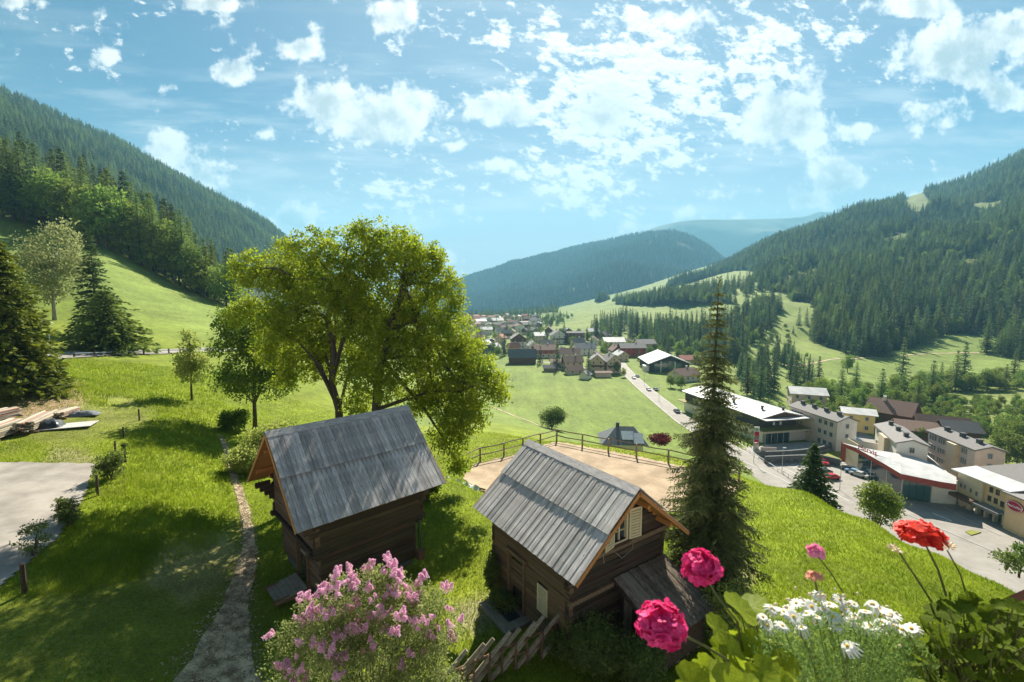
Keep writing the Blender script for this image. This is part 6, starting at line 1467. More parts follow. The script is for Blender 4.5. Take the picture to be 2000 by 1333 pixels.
crown_tree('young_tree', 'slender young tree standing alone in the bright meadow below the road', 'tree', (bx, 46.0, float(gz(bx, 46))),
 [(372, 672, 16, 0), (370, 700, 26, 0), (378, 722, 28, 0), (366, 655, 9, 0), (362, 725, 18, 0), (388, 705, 16, 0)], 46, [(373, 740, 0), (372, 700, 0), (370, 665, 0)], .09, 130, 30, .24, mat['pale'], mat['bark'], .5, 4)
# left hillside group
bx = pxl(105, 612, 84)[0]
crown_tree('birch_tree', 'pale airy tree with light trunks above the hillside road at left', 'tree', (bx, 84.0, float(gz(bx, 84))),
 [(110, 490, 50, 0), (80, 520, 40, 0), (140, 520, 38, 2), (105, 550, 45, 0), (120, 460, 25, 0), (85, 565, 30, 0)], 84, [(104, 590, 0), (106, 540, 0), (110, 490, 0)], .28, 300, 26, .45, M('pale_airy_leaves', (.20, .24, .09), (.38, .40, .17), .6, trans=.5), mat['bark_pale'], 1.5, 5)
def near_conifer(name, label, base, h, r, w, per, m_, tw, mt, kw, bark=None):
    root = thing(name, label, 'spruce' if 'spruce' in name else 'tree', base); Vv, Ff = conifer(h, r, w, per, m_, tw, **kw)
    link('crown', mesh_np(name+'_crown', Vv, Ff, [mt]), None, root); tb_ = MB(); tb_.tube([(0, 0, -.5), (0, 0, h*.5), (0, 0, h*.985)], [h*.013, h*.008, .012], 7); tb_.build('trunk', bark or mat['bark'], root); return root
p = pxl(190, 640, 78); near_conifer('spruce_tree', 'dark narrow spruce behind the pale airy tree at left', (p[0], 78, float(gz(p[0], 78))), 17.5, 3.4, 30, 9, 8, 3, mat['spruce'], dict(drop=.3, tl=.22, jag=.3, prof=.7))
p = pxl(212, 660, 70); near_conifer('larch_tree', 'wide drooping green larch above the hillside road at left', (p[0], 70, float(gz(p[0], 70))), 9.5, 5.2, 22, 11, 9, 3, M('mid_green_needles', (.08, .125, .025), (.20, .25, .045), .8, trans=.42), dict(drop=.25, tl=.20, jag=.35, prof=.55))
mat['spruce_bright'] = M('spruce_with_fresh_tips', (.040, .070, .014), (.23, .26, .022), 1.4, trans=.35, detail=3)
p = pxl(25, 790, 38); near_conifer('spruce_tree', 'big dense spruce with yellow green tips at the left edge', (p[0], 38, float(gz(p[0], 38))), 12.8, 3.5, 46, 12, 13, 4, mat['spruce_bright'], dict(drop=.38, tl=.17, jag=.28, prof=.62, z0=.03))
# tall foreground spruce: boughs with hanging twigs
def spruce_near(h, r, whorls, seed):
    P = []; D = []; L = []; Wd = []; mb = MB()
    for i in range(whorls):
        f = (i+rng.random()*.6)/whorls; f = f**.95; z = h*(.035+.925*f); per = 7 if f < .8 else 5
        for k in range(per):
            az = 2*math.pi*(k+rng.random()*.9)/per+i*2.4; bl = r*((1-f)**.80)*rng.uniform(.5, 1.28)+.07
            if f > .55: bl *= rng.uniform(.7, 1.25)
            q = max(4, int(26*bl/r)); t = (np.arange(q)+.5)/q; o = np.array([math.cos(az), math.sin(az), 0]); rise = .18 if f < .6 else .45
            ax = o[None]*(bl*t)[:, None]; ax[:, 2] = z+bl*(rise*.4*t-.42*t**2+.16*t**4); s_ = np.array([-o[1], o[0], 0])
            mb.tube([tuple(ax[0]-o*bl/q*.5), tuple(ax[q//2]), tuple(ax[-1])], [.022*bl/r+.008, .014*bl/r+.004, .003], 4, cap=False)
            for sd in (-1, 1):
                for rep in range(2):
                    n = q; tt = t+rng.normal(size=n)*.02; ln = (bl*.30*(1-.72*t)+.09)*rng.uniform(.6, 1.25, n)
                    dd = o[None]*rng.uniform(.35, .8, n)[:, None]+s_[None]*sd*rng.uniform(.6, 1.0, n)[:, None]; dd[:, 2] += -.18-rng.random(n)*.35
                    dd /= np.linalg.norm(dd, axis=1, keepdims=True); base = ax+rng.normal(size=(n, 3))*.012
                    # each twig is a chain of small needle tufts
                    nt2 = 4
                    for j in range(nt2):
                        e = (j+rng.random(n)*.3)/nt2; pp_ = base+dd*(ln*e)[:, None]+np.array([0, 0, -1])[None]*(ln*e**2*.35)[:, None]
                        d2 = dd+rng.normal(size=(n, 3))*.38; d2[:, 2] -= .15; d2 /= np.linalg.norm(d2, axis=1, keepdims=True)
                        P.append(pp_); D.append(d2); l2 = np.maximum(ln*.42, .075)*rng.uniform(.7, 1.2, n); L.append(l2); Wd.append(l2*.34)
            n = q; d3 = np.repeat(o[None], n, 0)+rng.normal(size=(n, 3))*.35; d3 /= np.linalg.norm(d3, axis=1, keepdims=True); P.append(ax); D.append(d3); L.append(np.full(n, .12)); Wd.append(np.full(n, .045))
    for zz in np.linspace(.955, .995, 5):
        n = 7; a = rng.random(n)*6.28; P.append(np.tile([0, 0, h*zz], (n, 1))); d = np.stack([np.cos(a), np.sin(a), np.full(n, .9)], 1); d /= np.linalg.norm(d, axis=1, keepdims=True); D.append(d); L.append(np.full(n, .16+.5*(1-zz)*4)); Wd.append(np.full(n, .03))
    mb.tube([(0, 0, -.5), (0, 0, h*.5), (0, 0, h*.9), (0, 0, h)], [.15, .09, .03, .006], 8)
    return cards(np.concatenate(P), np.concatenate(D), np.concatenate(L), np.concatenate(Wd)), mb
(Vv, Ff), mb = spruce_near(12.9, 2.0, 50, 0)
sb = pxl(1376, 1190, 17.2); e = thing('spruce_tree', 'tall slender spruce standing right beside the log cabin', 'spruce', (sb[0], 17.2, float(gz(sb[0], 17.2))))
link('crown', mesh_np('foreground_spruce_crown', Vv, Ff, [M('foreground_spruce_needles', (.045, .072, .024), (.23, .25, .08), 2.4, trans=.28, detail=6)]), None, e); mb.build('trunk', mat['bark'], e)
# small conifer at crest and shrub trees on the slope below
p = atz(1586, 1010, -12); q = pxl(1586, 955, 38); near_conifer('spruce_tree', 'young spruce rising in front of the car park', (q[0], 38, float(gz(q[0], 38))), float(pxl(1585, 866, 38)[2]-gz(q[0], 38)), 2.4, 44, 10, 10, 3, mat['spruce'], dict(drop=.25, tl=.17, jag=.3, prof=.9))
def bush(name, label, px, py, d, wpx, hpx, m, n=60, leaf=.1, nl=40, trunk=False, z=None, cat='bush', cr=None, stem=True):
    """px,py: middle of the foot"""
    x = pxl(px, py, d)[0]; zb = float(gz(x, d)) if z is None else z; w_ = wpx*d/F/2; h_ = hpx*d/F
    root = thing(name, label, cat, (x, d, zb)); L = [(0, 0, h_*.45, w_*.8, w_*.8, h_*.42)]
    for k in range(4): a = rng.random()*6.28; L.append((math.cos(a)*w_*.4, math.sin(a)*w_*.4, h_*rng.uniform(.45, .72), w_*.5, w_*.5, h_*.27))
    Vv, Ff, C = lobes(L, n, nl, leaf, cr=cr or w_*.3, shell=.45); link('foliage', mesh_np(name+'_foliage', Vv, Ff, [m]), None, root)
    if stem:
        mb = MB()
        for k in range(5): c = C[int(rng.integers(0, len(C)))]; mb.tube([(rng.normal()*.05, rng.normal()*.05, -.1), tuple(np.array(c)*.5+np.array([0, 0, h_*.1])), tuple(c)], [.03+w_*.01, .02+w_*.006, .006], 5, cap=False)
        mb.build('stem', mat['bark'], root)
    return root
p = hit(1078, 838, dmin=60); bush('round_tree', 'round dark green tree alone at the corner behind the arena fence', 1078, 838, float(p[1]), 58, 52, M('round_tree_leaves', (.06, .11, .015), (.13, .18, .03), .5, trans=.4), 160, .45, 34, cat='tree')
x_ = pxl(1288, 862, 105); bush('red_leaved_bush', 'dark red leaved bush right of the small blue grey roof', 1288, 866, 100, 46, 22, mat['redleaf'], 110, .35, 30, z=float(pxl(1288, 868, 100)[2]))
bush('leafy_shrub', 'airy light green tree with yellow bushes on the slope before the sports shop', 1720, 985, 40, 84, 105, mat['broad'], 170, .2, 34, z=float(pxl(1722, 1020, 40)[2])-.5, cat='tree')
bush('leafy_shrub', 'low yellow green bush at the foot of the airy slope tree', 1735, 1000, 40, 44, 34, mat['pale'], 60, .2, 30, z=float(pxl(1735, 1003, 40)[2])-.4)
bush('leafy_shrub', 'thin sapling tree at the right edge in front of the restaurant', 1995, 1090, 34, 34, 85, mat['broad'], 26, .2, 26, z=float(pxl(1995, 1115, 34)[2])-.5, cat='tree', cr=.35)
bush('leafy_shrub', 'small sparse bush on the crest below the restaurant', 1968, 1085, 31, 46, 40, mat['shrubl'], 30, .16, 26, z=float(pxl(1968, 1100, 31)[2])-.4, cr=.4)
# bushes round the hut and below the cherries
for i, (a, c, d, wp, hp, mm, nn, lf, lab) in enumerate((
 (535, 820, 33, 110, 90, 'pale', 190, .17, 'pale flowering apple bush just left of the cherry trunks'), (482, 862, 31, 95, 60, 'pale', 130, .16, 'spreading pale bush beside the footpath above the left hut'), (600, 815, 34, 90, 70, 'broad', 120, .17, 'green bush between the cherry trunk and pale apple bush'),
 (455, 780, 40, 60, 50, 'ash', 90, .2, 'dark bush in the hollow left of the path top'), (830, 900, 27, 70, 60, 'ash', 90, .16, 'low leafy growth under the right cherry tree'),
 (215, 930, 24.5, 52, 58, 'shrubl', 70, .10, 'leafy young fruit shrub at the driveway corner'), (142, 1062, 19.5, 52, 62, 'shrubl', 70, .09, 'narrow leafy shrub between driveway and tall grass, nearest'), (72, 1145, 17.0, 80, 90, 'shrubl', 24, .085, 'sparse shrub around the thick stake at lower left'),
 (960, 1215, 17.2, 40, 95, 'shrubl', 60, .10, 'climbing shrub at the far corner of the log cabin'), (985, 1240, 16.4, 80, 40, 'shrubl', 60, .09, 'low green plants by the cabin doorstep'), (620, 1165, 18.4, 70, 80, 'shrubl', 60, .09, 'fine leaved shrub by the left hut steps'),
 (1160, 1320, 13.6, 150, 130, 'shrubl', 210, .075, 'dense dark green bush in front of the cabin corner, left'), (1250, 1335, 13.2, 120, 110, 'shrubl', 170, .075, 'dense dark green bush before the lean-to shed, right'), (1090, 1330, 14.2, 80, 70, 'shrubl', 80, .08, 'small bush behind the slanted fence end'),
 (1330, 1100, 16.5, 60, 50, 'pale', 50, .08, 'pale blossoming bush behind the lean-to roof'), (1420, 1330, 14.5, 150, 170, 'pale', 120, .085, 'light green bush at the foot of the tall spruce'), (240, 870, 27, 14, 40, 'shrubl', 9, .09, 'thin sapling behind the fruit shrub'), (190, 955, 23, 22, 52, 'shrubl', 9, .08, 'small sapling tied to the stake at the driveway corner'))):
    bush('shrub', lab, a, c, d, wp, hp, mat[mm], nn, lf, 42)
# lilac -------------------------------------------------------------
LD = 9.6; lx = pxl(715, 1300, LD)[0]; lz = float(gz(lx, LD)); lil = thing('lilac_bush', 'big blooming pink lilac bush at the bottom in front of the left hut', 'lilac', (lx, LD, lz))
b0 = np.array([lx, LD, lz])
LL = []
for (a, c, r, dd) in ((715, 1190, 75, .2), (650, 1240, 75, 0), (790, 1210, 75, .2), (590, 1300, 60, -.2), (720, 1290, 110, 0), (840, 1280, 60, .1), (735, 1135, 38, .3), (560, 1330, 50, 0), (640, 1350, 90, 0), (800, 1350, 90, 0), (870, 1330, 40, 0), (700, 1420, 150, .2), (575, 1255, 45, 0), (820, 1185, 50, .2), (865, 1240, 45, 0), (670, 1165, 48, .2), (770, 1160, 50, .3), (600, 1215, 45, .1)):
    p = pxl(a, c, LD+dd)-b0; rm = r*LD/F; LL.append((p[0], p[1], p[2], rm, rm, rm*.9))
Vv, Ff, C = lobes(LL, 1500, 44, .060, cr=.22, shell=.45); link('foliage', mesh_np('lilac_foliage', Vv, Ff, [mat['lilac_leaf']]), None, lil)
mb = MB()
for k in range(26): c = C[int(rng.integers(0, len(C)))]; mb.tube([(rng.normal()*.25, rng.normal()*.2, -.1), tuple(np.array(c)*.55+rng.normal(size=3)*.1), tuple(c)], [.035, .018, .005], 5, cap=False)
mb.build('stem', mat['bark'], lil)
def panicle(n, h, w, s):
    t = rng.random(n)**.8; r = w*(1-t*.85)*rng.random(n)**.4; a = rng.random(n)*6.28; P = np.stack([np.cos(a)*r, np.sin(a)*r, h*t], 1); D = P*np.array([1, 1, .2])+rng.normal(size=(n, 3))*.02; D[:, 2] += .01; D /= np.linalg.norm(D, axis=1, keepdims=True)
    return cards(P, D, s*(.7+.6*rng.random(n)), s*.8)
pan = [mesh_np('flower_panicle', *panicle(190, rng.uniform(.12, .17), .062, .030), [mat['lilac']]) for _ in range(5)]
Ca = np.array(C); out_ = np.argsort(Ca[:, 2]+rng.normal(size=len(Ca))*.15-(Ca[:, 1])*.5)
spx, spy, sd_ = project(Ca+b0)
cand = [i for i in range(len(Ca)) if spy[i] < 1345]
# near or top-most clumps carry the flowers
sc_ = -Ca[:, 1]*.9+Ca[:, 2]*.55+rng.normal(size=len(Ca))*.28; cand.sort(key=lambda i: -sc_[i]); cnt = 0
for i in cand[:330:3]:
    for r_ in range(int(rng.integers(2, 5))):
        if cnt >= 280: break
        c = Ca[i]*1.03+np.array([0, -.05, .10])+rng.normal(size=3)*.055; o = link('flower_panicle', pan[int(rng.integers(0, 5))], None, lil, c, (rng.normal()*.45, rng.normal()*.45, rng.random()*6.28)); s_ = rng.uniform(.75, 1.25); o.scale = (s_, s_, s_); cnt += 1
for (a, c) in ((865, 1150), (880, 1152), (873, 1146), (870, 1157)):
    p = pxl(a, c, LD+.2)-b0; link('flower_panicle', pan[0], None, lil, p, (.2, .1, rng.random()*6))
mb = MB(); q = pxl(868, 1160, LD+.2)-b0; mb.tube([tuple(pxl(845, 1250, LD+.1)-b0), tuple(q)], [.012, .006], 5); mb.build('stem', mat['bark'], lil)
# ------------------------------------------------------------------ grass: blades on the near meadow
def grass(n, name, label, dmin, dmax, hfun, wd, m):
    u_ = rng.uniform(-1.22, 1.25, n); d = np.sqrt(rng.uniform(0, 1, n)*(dmax**1.35-dmin**1.35)+dmin**1.35) if False else np.exp(rng.uniform(math.log(dmin), math.log(dmax), n))
    x = u_*d; z = gz(x, d); Pw = np.stack([x, d, z], 1); sx, sy, _ = project(Pw)
    keep = (sx > -40) & (sx < 2040) & (sy < 1420)
    nz_ = fbm(x/1.6, d/1.6, 3, 91); jx = sx+nz_*26; jy = sy+nz_*12
    hgt = hfun(x, d, jx, jy)
    keep &= hgt > .02
    for poly in AVOID: keep &= ~inpoly(x, d, poly)
    pl = np.array(PATHL)[:, :2]; near = np.full(n, 9.)
    for i in range(len(pl)-1):
        a, b = pl[i], pl[i+1]; ab_ = b-a; t = np.clip(((x-a[0])*ab_[0]+(d-a[1])*ab_[1])/(ab_@ab_), 0, 1); wid = PATHW[i]*(1-t)+PATHW[i+1]*t
        near = np.minimum(near, np.hypot(x-a[0]-ab_[0]*t, d-a[1]-ab_[1]*t)-wid*.5)
    keep &= near > .02+.25*rng.random(n)**2-(rng.random(n) < .10)*.35-np.clip(fbm(x/.7, d/.7, 2, 141), 0, 1)*.5
    Pw = Pw[keep]; hgt = hgt[keep]*rng.uniform(.55, 1.25, keep.sum()); N = len(Pw); lean = rng.normal(size=(N, 3))*.33; lean[:, 2] = 1; lean /= np.linalg.norm(lean, axis=1, keepdims=True)
    w = wd*(.6+.8*rng.random(N))*np.clip(Pw[:, 1]/18, .6, 2.2); a = rng.random(N)*6.28; sdv = np.stack([np.cos(a), np.sin(a), a*0], 1)*w[:, None]*.5
    Vv = np.stack([Pw-sdv, Pw+sdv, Pw+lean*hgt[:, None]], 1).reshape(-1, 3); Ff = np.arange(3*N).reshape(N, 3)
    me = mesh_np(name, Vv, Ff, [m]); o = link(name, me); return tag(o, label, 'grass', None, 'stuff')
AVOID = [dw, arena]
for (x_, y_, t_, a_, b_) in ((RX, RY, RT, 2.35, 2.35), (LX, LY, LT, 2.1, 2.3), (RX+1.3, RY-2.2, RT, 1.2, 1.2)):
    c_, s_ = math.cos(t_), math.sin(t_); AVOID.append([(x_+c_*i-s_*j, y_+s_*i+c_*j) for i, j in ((-a_, -b_), (a_, -b_), (a_, b_), (-a_, b_))])
PATHL = [H(a, b) for a, b in ((420, 1420), (425, 1333), (436, 1260), (452, 1200), (476, 1130), (487, 1075), (484, 1030), (474, 985), (460, 940), (448, 905), (440, 872), (430, 850))]
PATHW = [2.5, 2.0, 1.35, 1.0, .75, .55, .48, .45, .45, .4, .4, .3]
TALL = [[(60, 1165), (110, 1060), (230, 960), (250, 860), (330, 790), (300, 735), (470, 800), (445, 860), (460, 960), (450, 1045), (310, 1085), (290, 1130), (150, 1170)], [(120, 780), (120, 705), (420, 700), (450, 780), (330, 800), (200, 790)]]
SHORT = [[(0, 1170), (150, 1170), (300, 1130), (420, 1055), (470, 1000), (520, 1400), (-50, 1400)], [(0, 860), (190, 880), (300, 810), (250, 780), (150, 800)]]
def hf(x, d, sx, sy):
    h = np.full(len(x), .12)
    for p in TALL: h = np.where(inpoly(sx, sy, p), .29, h)
    for p in SHORT: h = np.where(inpoly(sx, sy, p), .055, h)
    h = np.where((sx > 1350) & (sy > 900), .15, h)
    return h*(1+.45*fbm(x/1.3, d/1.3, 3, 101))
def gmat(nm, c1, c2, sc_):
    m = M(nm, c1, c2, sc_, trans=.45, rough=.7, coords='Object', spec=.2); return m
g1 = gmat('meadow_grass_blades', (.140, .215, .010), (.31, .38, .022), .55)
g2 = gmat('yellowish_seed_grass', (.26, .26, .06), (.40, .37, .14), .8)
grass(430000, 'meadow_grass', 'bright green long grass covering the near meadow', 10.5, 62, hf, .026, g1)
grass(60000, 'seeding_grass', 'pale seed heads scattered through the tall grass', 12, 60, lambda x, d, a, b: np.where(fbm(x/2.4, d/2.4, 3, 111) > .05, hf(x, d, a, b)*1.15-.1, 0), .02, g2)
# loose stones along the footpath
pl = np.array(PATHL)[:, :2]; st_ = MB(); stones = []
ico = np.array([(1, 0, 0), (-1, 0, 0), (0, 1, 0), (0, -1, 0), (0, 0, 1), (0, 0, -1)], float); icf = [(0, 2, 4), (2, 1, 4), (1, 3, 4), (3, 0, 4), (2, 0, 5), (1, 2, 5), (3, 1, 5), (0, 3, 5)]
VV = []; FF = []
for k in range(9000):
    i = int(min(len(pl)-2, rng.random()**1.3*(len(pl)-1))); t = rng.random(); w_ = PATHW[i]*(1-t)+PATHW[i+1]*t; a, b = pl[i], pl[i+1]; d_ = (b-a)/np.linalg.norm(b-a); q = a*(1-t)+b*t+np.array([-d_[1], d_[0]])*w_*rng.normal()*.33
    s_ = rng.uniform(.012, .045)*(2.0 if rng.random() < .04 else 1); v = ico*rng.uniform(.6, 1.3, (6, 3))*s_*np.array([1, 1, .6])+np.array([q[0], q[1], float(gz(q[0], q[1]))+.04]); FF += [tuple(len(VV)*6+j for j in f) for f in icf]; VV.append(v)
o = link('path_stones', mesh_np('path_stones', np.concatenate(VV), np.array(FF), [M('path_stone', (.22, .17, .11), (.68, .55, .38), 3, pos=(.4, .6))])); tag(o, 'loose pale stones and gravel scattered on the footpath', 'gravel', None, 'stuff')
# ------------------------------------------------------------------ balcony flowers, an arm's length from the camera
def petal(L, Wd, cup=.25, n=5):
    V_ = [(0, 0, 0)]; 
    for i in range(n): a = math.pi*(i/(n-1)-.5)*.95; V_.append((L*(.52+.48*math.cos(a)), Wd*.5*math.sin(a)*1.15, cup*L*(.5+.5*math.cos(a))**2*(1 if i != n//2 else .85)))
    return V_, [(0, i+1, i+2) for i in range(n-1)]
def floret(s, petals=5, cup=.25, wr=.85):
    V_ = []; F_ = []
    for k in range(petals):
        a = 2*math.pi*k/petals+rng.normal()*.12; v, f = petal(s, s*wr, cup*rng.uniform(.3, 1.6)); b_ = len(V_); ca, sa = math.cos(a), math.sin(a)
        V_ += [(x*ca-y*sa, x*sa+y*ca, z) for x, y, z in v]; F_ += [tuple(q+b_ for q in t) for t in f]
    return V_, F_
def umbel(name, label, c, r, m, nfl, s, base_dir, stem_to, parent, flatz=.9, hemi=-.45):
    mb = MB()
    for k in range(int(nfl*1.5)):
        inner = k >= nfl; kk_ = k if not inner else (k-nfl)*2; z = 1-(1-hemi)*(kk_+.5)/nfl; a = kk_*2.39996+rng.normal()*.18; q = math.sqrt(max(0, 1-z*z)); n_ = Vector((q*math.cos(a), q*math.sin(a), z)); rr = r*rng.uniform(.80, 1.0)*(.72 if inner else 1)
        v, f = floret(s*rng.uniform(.8, 1.15)); Rq = (n_+Vector(rng.normal(size=3)*.25)).to_track_quat('Z', 'Y').to_matrix()
        mb.add([Rq @ Vector(t)+n_*rr*Vector((1, 1, flatz)).length/1.73+Vector((0, 0, 0)) for t in v], f)
    mb.v = [(x, y, z*flatz) for x, y, z in mb.v]
    o = mb.build('flower_head', m, parent, c)
    st = MB(); st.tube([tuple(Vector(c)), tuple((Vector(c)+Vector(stem_to))/2+Vector(rng.normal(size=3)*.006)), tuple(stem_to)], [.0024, .0028, .0032], 6); st.build('stem', mat['stem'], parent)
    pd = MB()
    for k in range(14): n_ = Vector(rng.normal(size=3)).normalized(); n_.z = abs(n_.z)*.8; pd.tube([tuple(c), tuple(Vector(c)+n_*r*.7)], [.0011, .0009], 4, cap=False)
    pd.build('pedicels', mat['stem'], parent); return o
def gl(px, py, d): return Vector(pxl(px, py, d))
def leaf_round(s, waves=7, fold=.25):
    n = 28; V_ = [(0, 0, 0)]; F_ = []
    for rr in (.5, 1.):
        for i in range(n):
            a = 2*math.pi*i/n; lob = 1+.055*math.cos(waves*a)*rr-.35*math.exp(-((a-math.pi)/.28)**2)*rr; r = s*rr*lob
            V_.append((r*math.cos(a), r*math.sin(a), s*(.05*rr*math.cos(waves*a)*rr+fold*rr*rr*(.6+.4*math.cos(2*a))+rng.normal()*.015)))
    for i in range(n): j = (i+1) % n; F_.append((0, 1+i, 1+j)); F_.append((1+i, 1+n+i, 1+n+j, 1+j))
    b = MB(); b.add(V_, F_); return b
leafA = [leaf_round(1, 9, rng.uniform(-.1, .35)).mesh('geranium_leaf', mat['gleaf'], True) for _ in range(4)]
leafB = [leaf_round(1, 9, rng.uniform(-.1, .35)).mesh('geranium_leaf', mat['dleaf'], True) for _ in range(4)]
def leaves(parent, spec, meshes, root_pt):
    for (a, c, d, s, tx, ty) in spec:
        p = gl(a, c, d); o = link('leaf', meshes[int(rng.integers(0, 4))], None, parent, p, (tx, ty, rng.random()*6.28)); sc2 = s*d/F; o.scale = (sc2, sc2, sc2)
        st = MB(); r_ = Vector(root_pt)+Vector((rng.normal()*.04, rng.normal()*.03, 0)); st.tube([p, (p+r_)/2+Vector((rng.normal()*.02, rng.normal()*.02, .02)), r_], [.0016, .002, .0026], 5, cap=False); st.build('leaf_stalk', mat['stem'], parent)
ga = thing('geranium', 'magenta geranium with two big round flower heads and light green leaves', 'flower', (0, 0, 0))
rt = gl(1480, 1480, 1.15)
umbel('a', '', gl(1370, 1110, 1.05), .043*1.05, mat['magenta'], 62, .0155, None, gl(1440, 1215, 1.10), ga)
umbel('b', '', gl(1292, 1222, .92), .051*.98, mat['magenta'], 80, .0160, None, gl(1425, 1292, 1.0), ga)
st = MB(); st.tube([gl(1440, 1215, 1.10), gl(1462, 1340, 1.12), rt], [.0034, .004, .004], 6); st.tube([gl(1425, 1292, 1.0), gl(1470, 1340, 1.08), rt], [.0034, .004, .004], 6); st.build('stem', mat['stem'], ga)
leaves(ga, [(1445, 1190, 1.12, 38, .5, .2), (1470, 1185, 1.2, 32, .3, -.3), (1400, 1228, 1.05, 30, .7, .2), (1425, 1240, 1.1, 26, .9, .3), (1452, 1225, 1.15, 26, -.6, .4), (1340+90, 1275, 1.02, 34, .9, .6), (1470, 1260, 1.1, 30, 1.0, -.6), (1485, 1290, 1.05, 40, .6, .3), (1450, 1310, 1.0, 34, 1.2, .2), (1395, 1320, .95, 36, .8, -.2),
           (1350, 1335, .92, 40, .7, .2), (1490, 1320, .95, 40, .9, .2), (1420, 1335, .9, 38, 1.0, .1), (1530, 1300, 1.05, 30, .8, .1), (1375, 1300, 1.0, 24, 1.1, .5), (1515, 1340, .95, 36, .6, .4), (1460, 1345, .9, 30, .8, 0), (1405, 1265, 1.08, 22, .9, 0), (1500, 1255, 1.12, 26, .5, -.3), (1380, 1330, 1.0, 34, .9, -.4), (1440, 1280, 1.1, 30, .7, .5), (1545, 1325, 1.0, 28, .6, .1), (1430, 1205, 1.15, 22, .6, .5), (1365, 1318, .98, 20, 1.1, 0), (1475, 1312, 1.1, 34, .4, .3)], leafA, rt)
gb = thing('geranium', 'red geranium with one tall flower head above dark leaves at right', 'flower', (0, 0, 0)); rt2 = gl(1870, 1480, 1.25)
umbel('c', '', gl(1798, 1045, 1.22), .060, mat['redpetal'], 74, .0185, None, gl(1850, 1170, 1.25), gb, .62, -.15)
st = MB(); st.tube([gl(1850, 1170, 1.25), gl(1868, 1300, 1.26), rt2], [.0036, .004, .004], 6); st.tube([gl(1755, 1078, 1.2), gl(1790, 1130, 1.22), gl(1835, 1200, 1.25), rt2], [.0024, .0026, .003, .004], 6); st.tube([gl(1850, 1075, 1.24), gl(1875, 1120, 1.25), gl(1893, 1180, 1.26), gl(1890, 1300, 1.26)], [.0018, .002, .0024, .003], 6); st.build('stem', mat['stem'], gb)
for (a, c) in ((1748, 1076), (1853, 1070)):
    b = MB(); pc = gl(a, c, 1.21)
    for k in range(16): n_ = Vector(rng.normal(size=3)).normalized(); n_.z = abs(n_.z); q = pc+n_*.012; b.tube([q-n_*.004, q, q+n_*.009], [.0012, .0034, .0008], 5)
    b.build('bud_cluster', mat['budcream'], gb)
sp_ = []
for k in range(300):
    a = rng.uniform(1765, 2060); top = np.interp(a, [1770, 1830, 1880, 1960, 2000, 2060], [1230, 1165, 1165, 1185, 1180, 1200]); c = top+rng.random()**1.1*(1420-top); sp_.append((a, c, rng.uniform(1.02, 1.4)-.12*(c-top)/200, rng.uniform(9, 24), rng.uniform(-.3, 1.3), rng.uniform(-.8, .8)))
leaves(gb, sp_, leafB, rt2)
gc = thing('geranium', 'small pink geranium flower on a thin stem left of the red one', 'flower', (0, 0, 0)); umbel('d', '', gl(1593, 1080, 1.25), .020, mat['pinkpetal'], 13, .0145, None, gl(1600, 1090, 1.25), gc, .9, .0)
st = MB(); st.tube([gl(1598, 1088, 1.25), gl(1620, 1115, 1.26), gl(1648, 1160, 1.28), gl(1660, 1230, 1.28)], [.0017, .0018, .002, .002], 6); st.build('stem', mat['stem'], gc)
gd_ = thing('geranium', 'fading salmon pink flower just above the white daisies', 'flower', (0, 0, 0)); umbel('e', '', gl(1590, 1128, 1.22), .022, mat['salmon'], 12, .010, None, gl(1598, 1165, 1.24), gd_, .7, -.2)
# white marguerites
dz_ = thing('marguerite_plant', 'bushy plant with many white daisies and cream buds in the foreground', 'flower', (0, 0, 0)); rt3 = gl(1640, 1500, 1.25)
def daisy_mesh(s, droop):
    b = MB(); n = 13
    for k in range(n):
        a = 2*math.pi*k/n+rng.normal()*.06; ca, sa = math.cos(a), math.sin(a); w_ = s*.15; L_s = s*rng.uniform(.88, 1.05); zt = -droop*s*rng.uniform(.6, 1.3)
        pr = [(s*.14, -w_*.45, 0), (s*.6, -w_, .02*s), (L_s, -w_*.45, zt), (L_s, w_*.45, zt), (s*.6, w_, .02*s), (s*.14, w_*.45, 0)]
        b.add([(x*ca-y*sa, x*sa+y*ca, z) for x, y, z in pr], [(0, 1, 4, 5), (1, 2, 3, 4)])
    return b.mesh('daisy_petals', mat['whitepetal'])
dm_ = [daisy_mesh(.023, q) for q in (.05, .25, .5, .8)]
eb = MB(); eb.tube([(0, 0, -.002), (0, 0, .0015), (0, 0, .0035)], [.0042, .0044, .0018], 9); eye = eb.mesh('flower_eye', mat['daisyeye'])
dpos = [(1530, 1195, 1.1), (1528, 1222, 1.05), (1490, 1205, 1.12), (1555, 1178, 1.15), (1600, 1165, 1.2), (1585, 1185, 1.15), (1640, 1172, 1.22), (1628, 1205, 1.12), (1650, 1190, 1.2), (1668, 1180, 1.22), (1690, 1195, 1.22), (1660, 1212, 1.15), (1700, 1222, 1.15), (1722, 1215, 1.18), (1745, 1222, 1.2), (1740, 1200, 1.2), (1760, 1230, 1.2), (1705, 1180, 1.25), (1775, 1240, 1.2), (1655, 1262, 1.05), (1500, 1222, 1.1), (1610, 1190, 1.18), (1575, 1198, 1.12), (1680, 1222, 1.15), (1550, 1205, 1.1), (1720, 1190, 1.25), (1620, 1180, 1.2), (1595, 1205, 1.12), (1745, 1210, 1.2), (1510, 1190, 1.15), (1668, 1205, 1.15), (1780, 1228, 1.2), (1565, 1225, 1.1), (1635, 1225, 1.1)]
for k in range(2): a = rng.uniform(1500, 1770); dpos.append((a, np.interp(a, [1500, 1560, 1640, 1700, 1770], [1205, 1178, 1178, 1192, 1228])+rng.random()*34, rng.uniform(1.1, 1.22)))
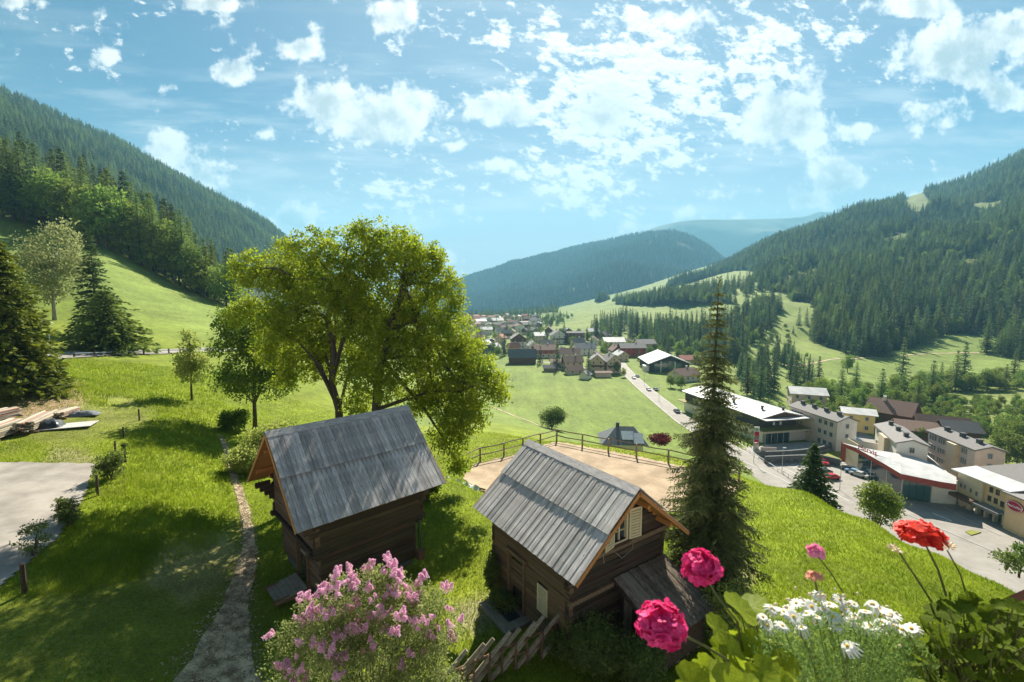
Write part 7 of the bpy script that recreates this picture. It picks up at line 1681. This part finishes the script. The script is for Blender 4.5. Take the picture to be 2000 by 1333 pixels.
for (a, c, d) in dpos:
    p = gl(a, c, d); tl2 = Vector((rng.normal()*.35, -.2+rng.normal()*.25, 1)).normalized(); o = link('daisy_petals', dm_[int(rng.integers(0, 4))], None, dz_, p, tl2.to_track_quat('Z', 'Y').to_euler()); link('flower_eye', eye, None, o); o.scale = (rng.uniform(.7, 1.15),)*3
    st = MB(); st.tube([p, (p+rt3)/2+Vector((rng.normal()*.02, .0, .05)), rt3+Vector((rng.normal()*.05, rng.normal()*.05, 0))], [.0011, .0013, .0016], 5, cap=False); st.build('flower_stalk', mat['stem'], dz_)
bd = MB(); bd.tube([(0, 0, -.003), (0, 0, 0), (0, 0, .003), (0, 0, .005)], [.0018, .0042, .0036, .001], 8); budm = bd.mesh('bud', mat['budcream'])
for k in range(52):
    a = rng.uniform(1500, 1800); top = np.interp(a, [1500, 1560, 1640, 1700, 1780], [1180, 1145, 1150, 1165, 1215]); c = top+abs(rng.normal())*38; p = gl(a, c, rng.uniform(1.08, 1.22)); o = link('bud', budm, None, dz_, p, (rng.normal()*.4, rng.normal()*.4, 0)); s_ = rng.uniform(.7, 1.2); o.scale = (s_, s_, s_)
# feathery foliage: many narrow leaves
n = 26000; a = rng.uniform(1465, 1830, n); top = np.interp(a, [1465, 1500, 1600, 1700, 1780, 1830], [1260, 1215, 1195, 1205, 1240, 1290]); c = top+rng.random(n)**.85*(1450-top); d = rng.uniform(1.05, 1.34, n)
P = np.array([pxl(a[i], c[i], d[i]) for i in range(n)]); D = rdir(n, .9, .8); v, f = cards(P, D, rng.uniform(.008, .022, n), rng.uniform(.0018, .0040, n)); o = link('foliage', mesh_np('marguerite_foliage', v, f, [mat['fleaf']]), None, dz_); o['kind'] = 'stuff'
# balcony rail corner
ra_ = gl(1958, 1205, 1.55); rb_ = gl(2120, 1140, 1.35); d_ = rb_-ra_; b = MB(); b.box((0, 0, 0), (d_.length, .06, .075)); o = b.build('rail_board', mat['rail'], None, (ra_+rb_)/2); o.rotation_euler = d_.to_track_quat('X', 'Z').to_euler(); tag(o, 'red brown balcony rail end at the right edge behind the dark leaves', 'railing')
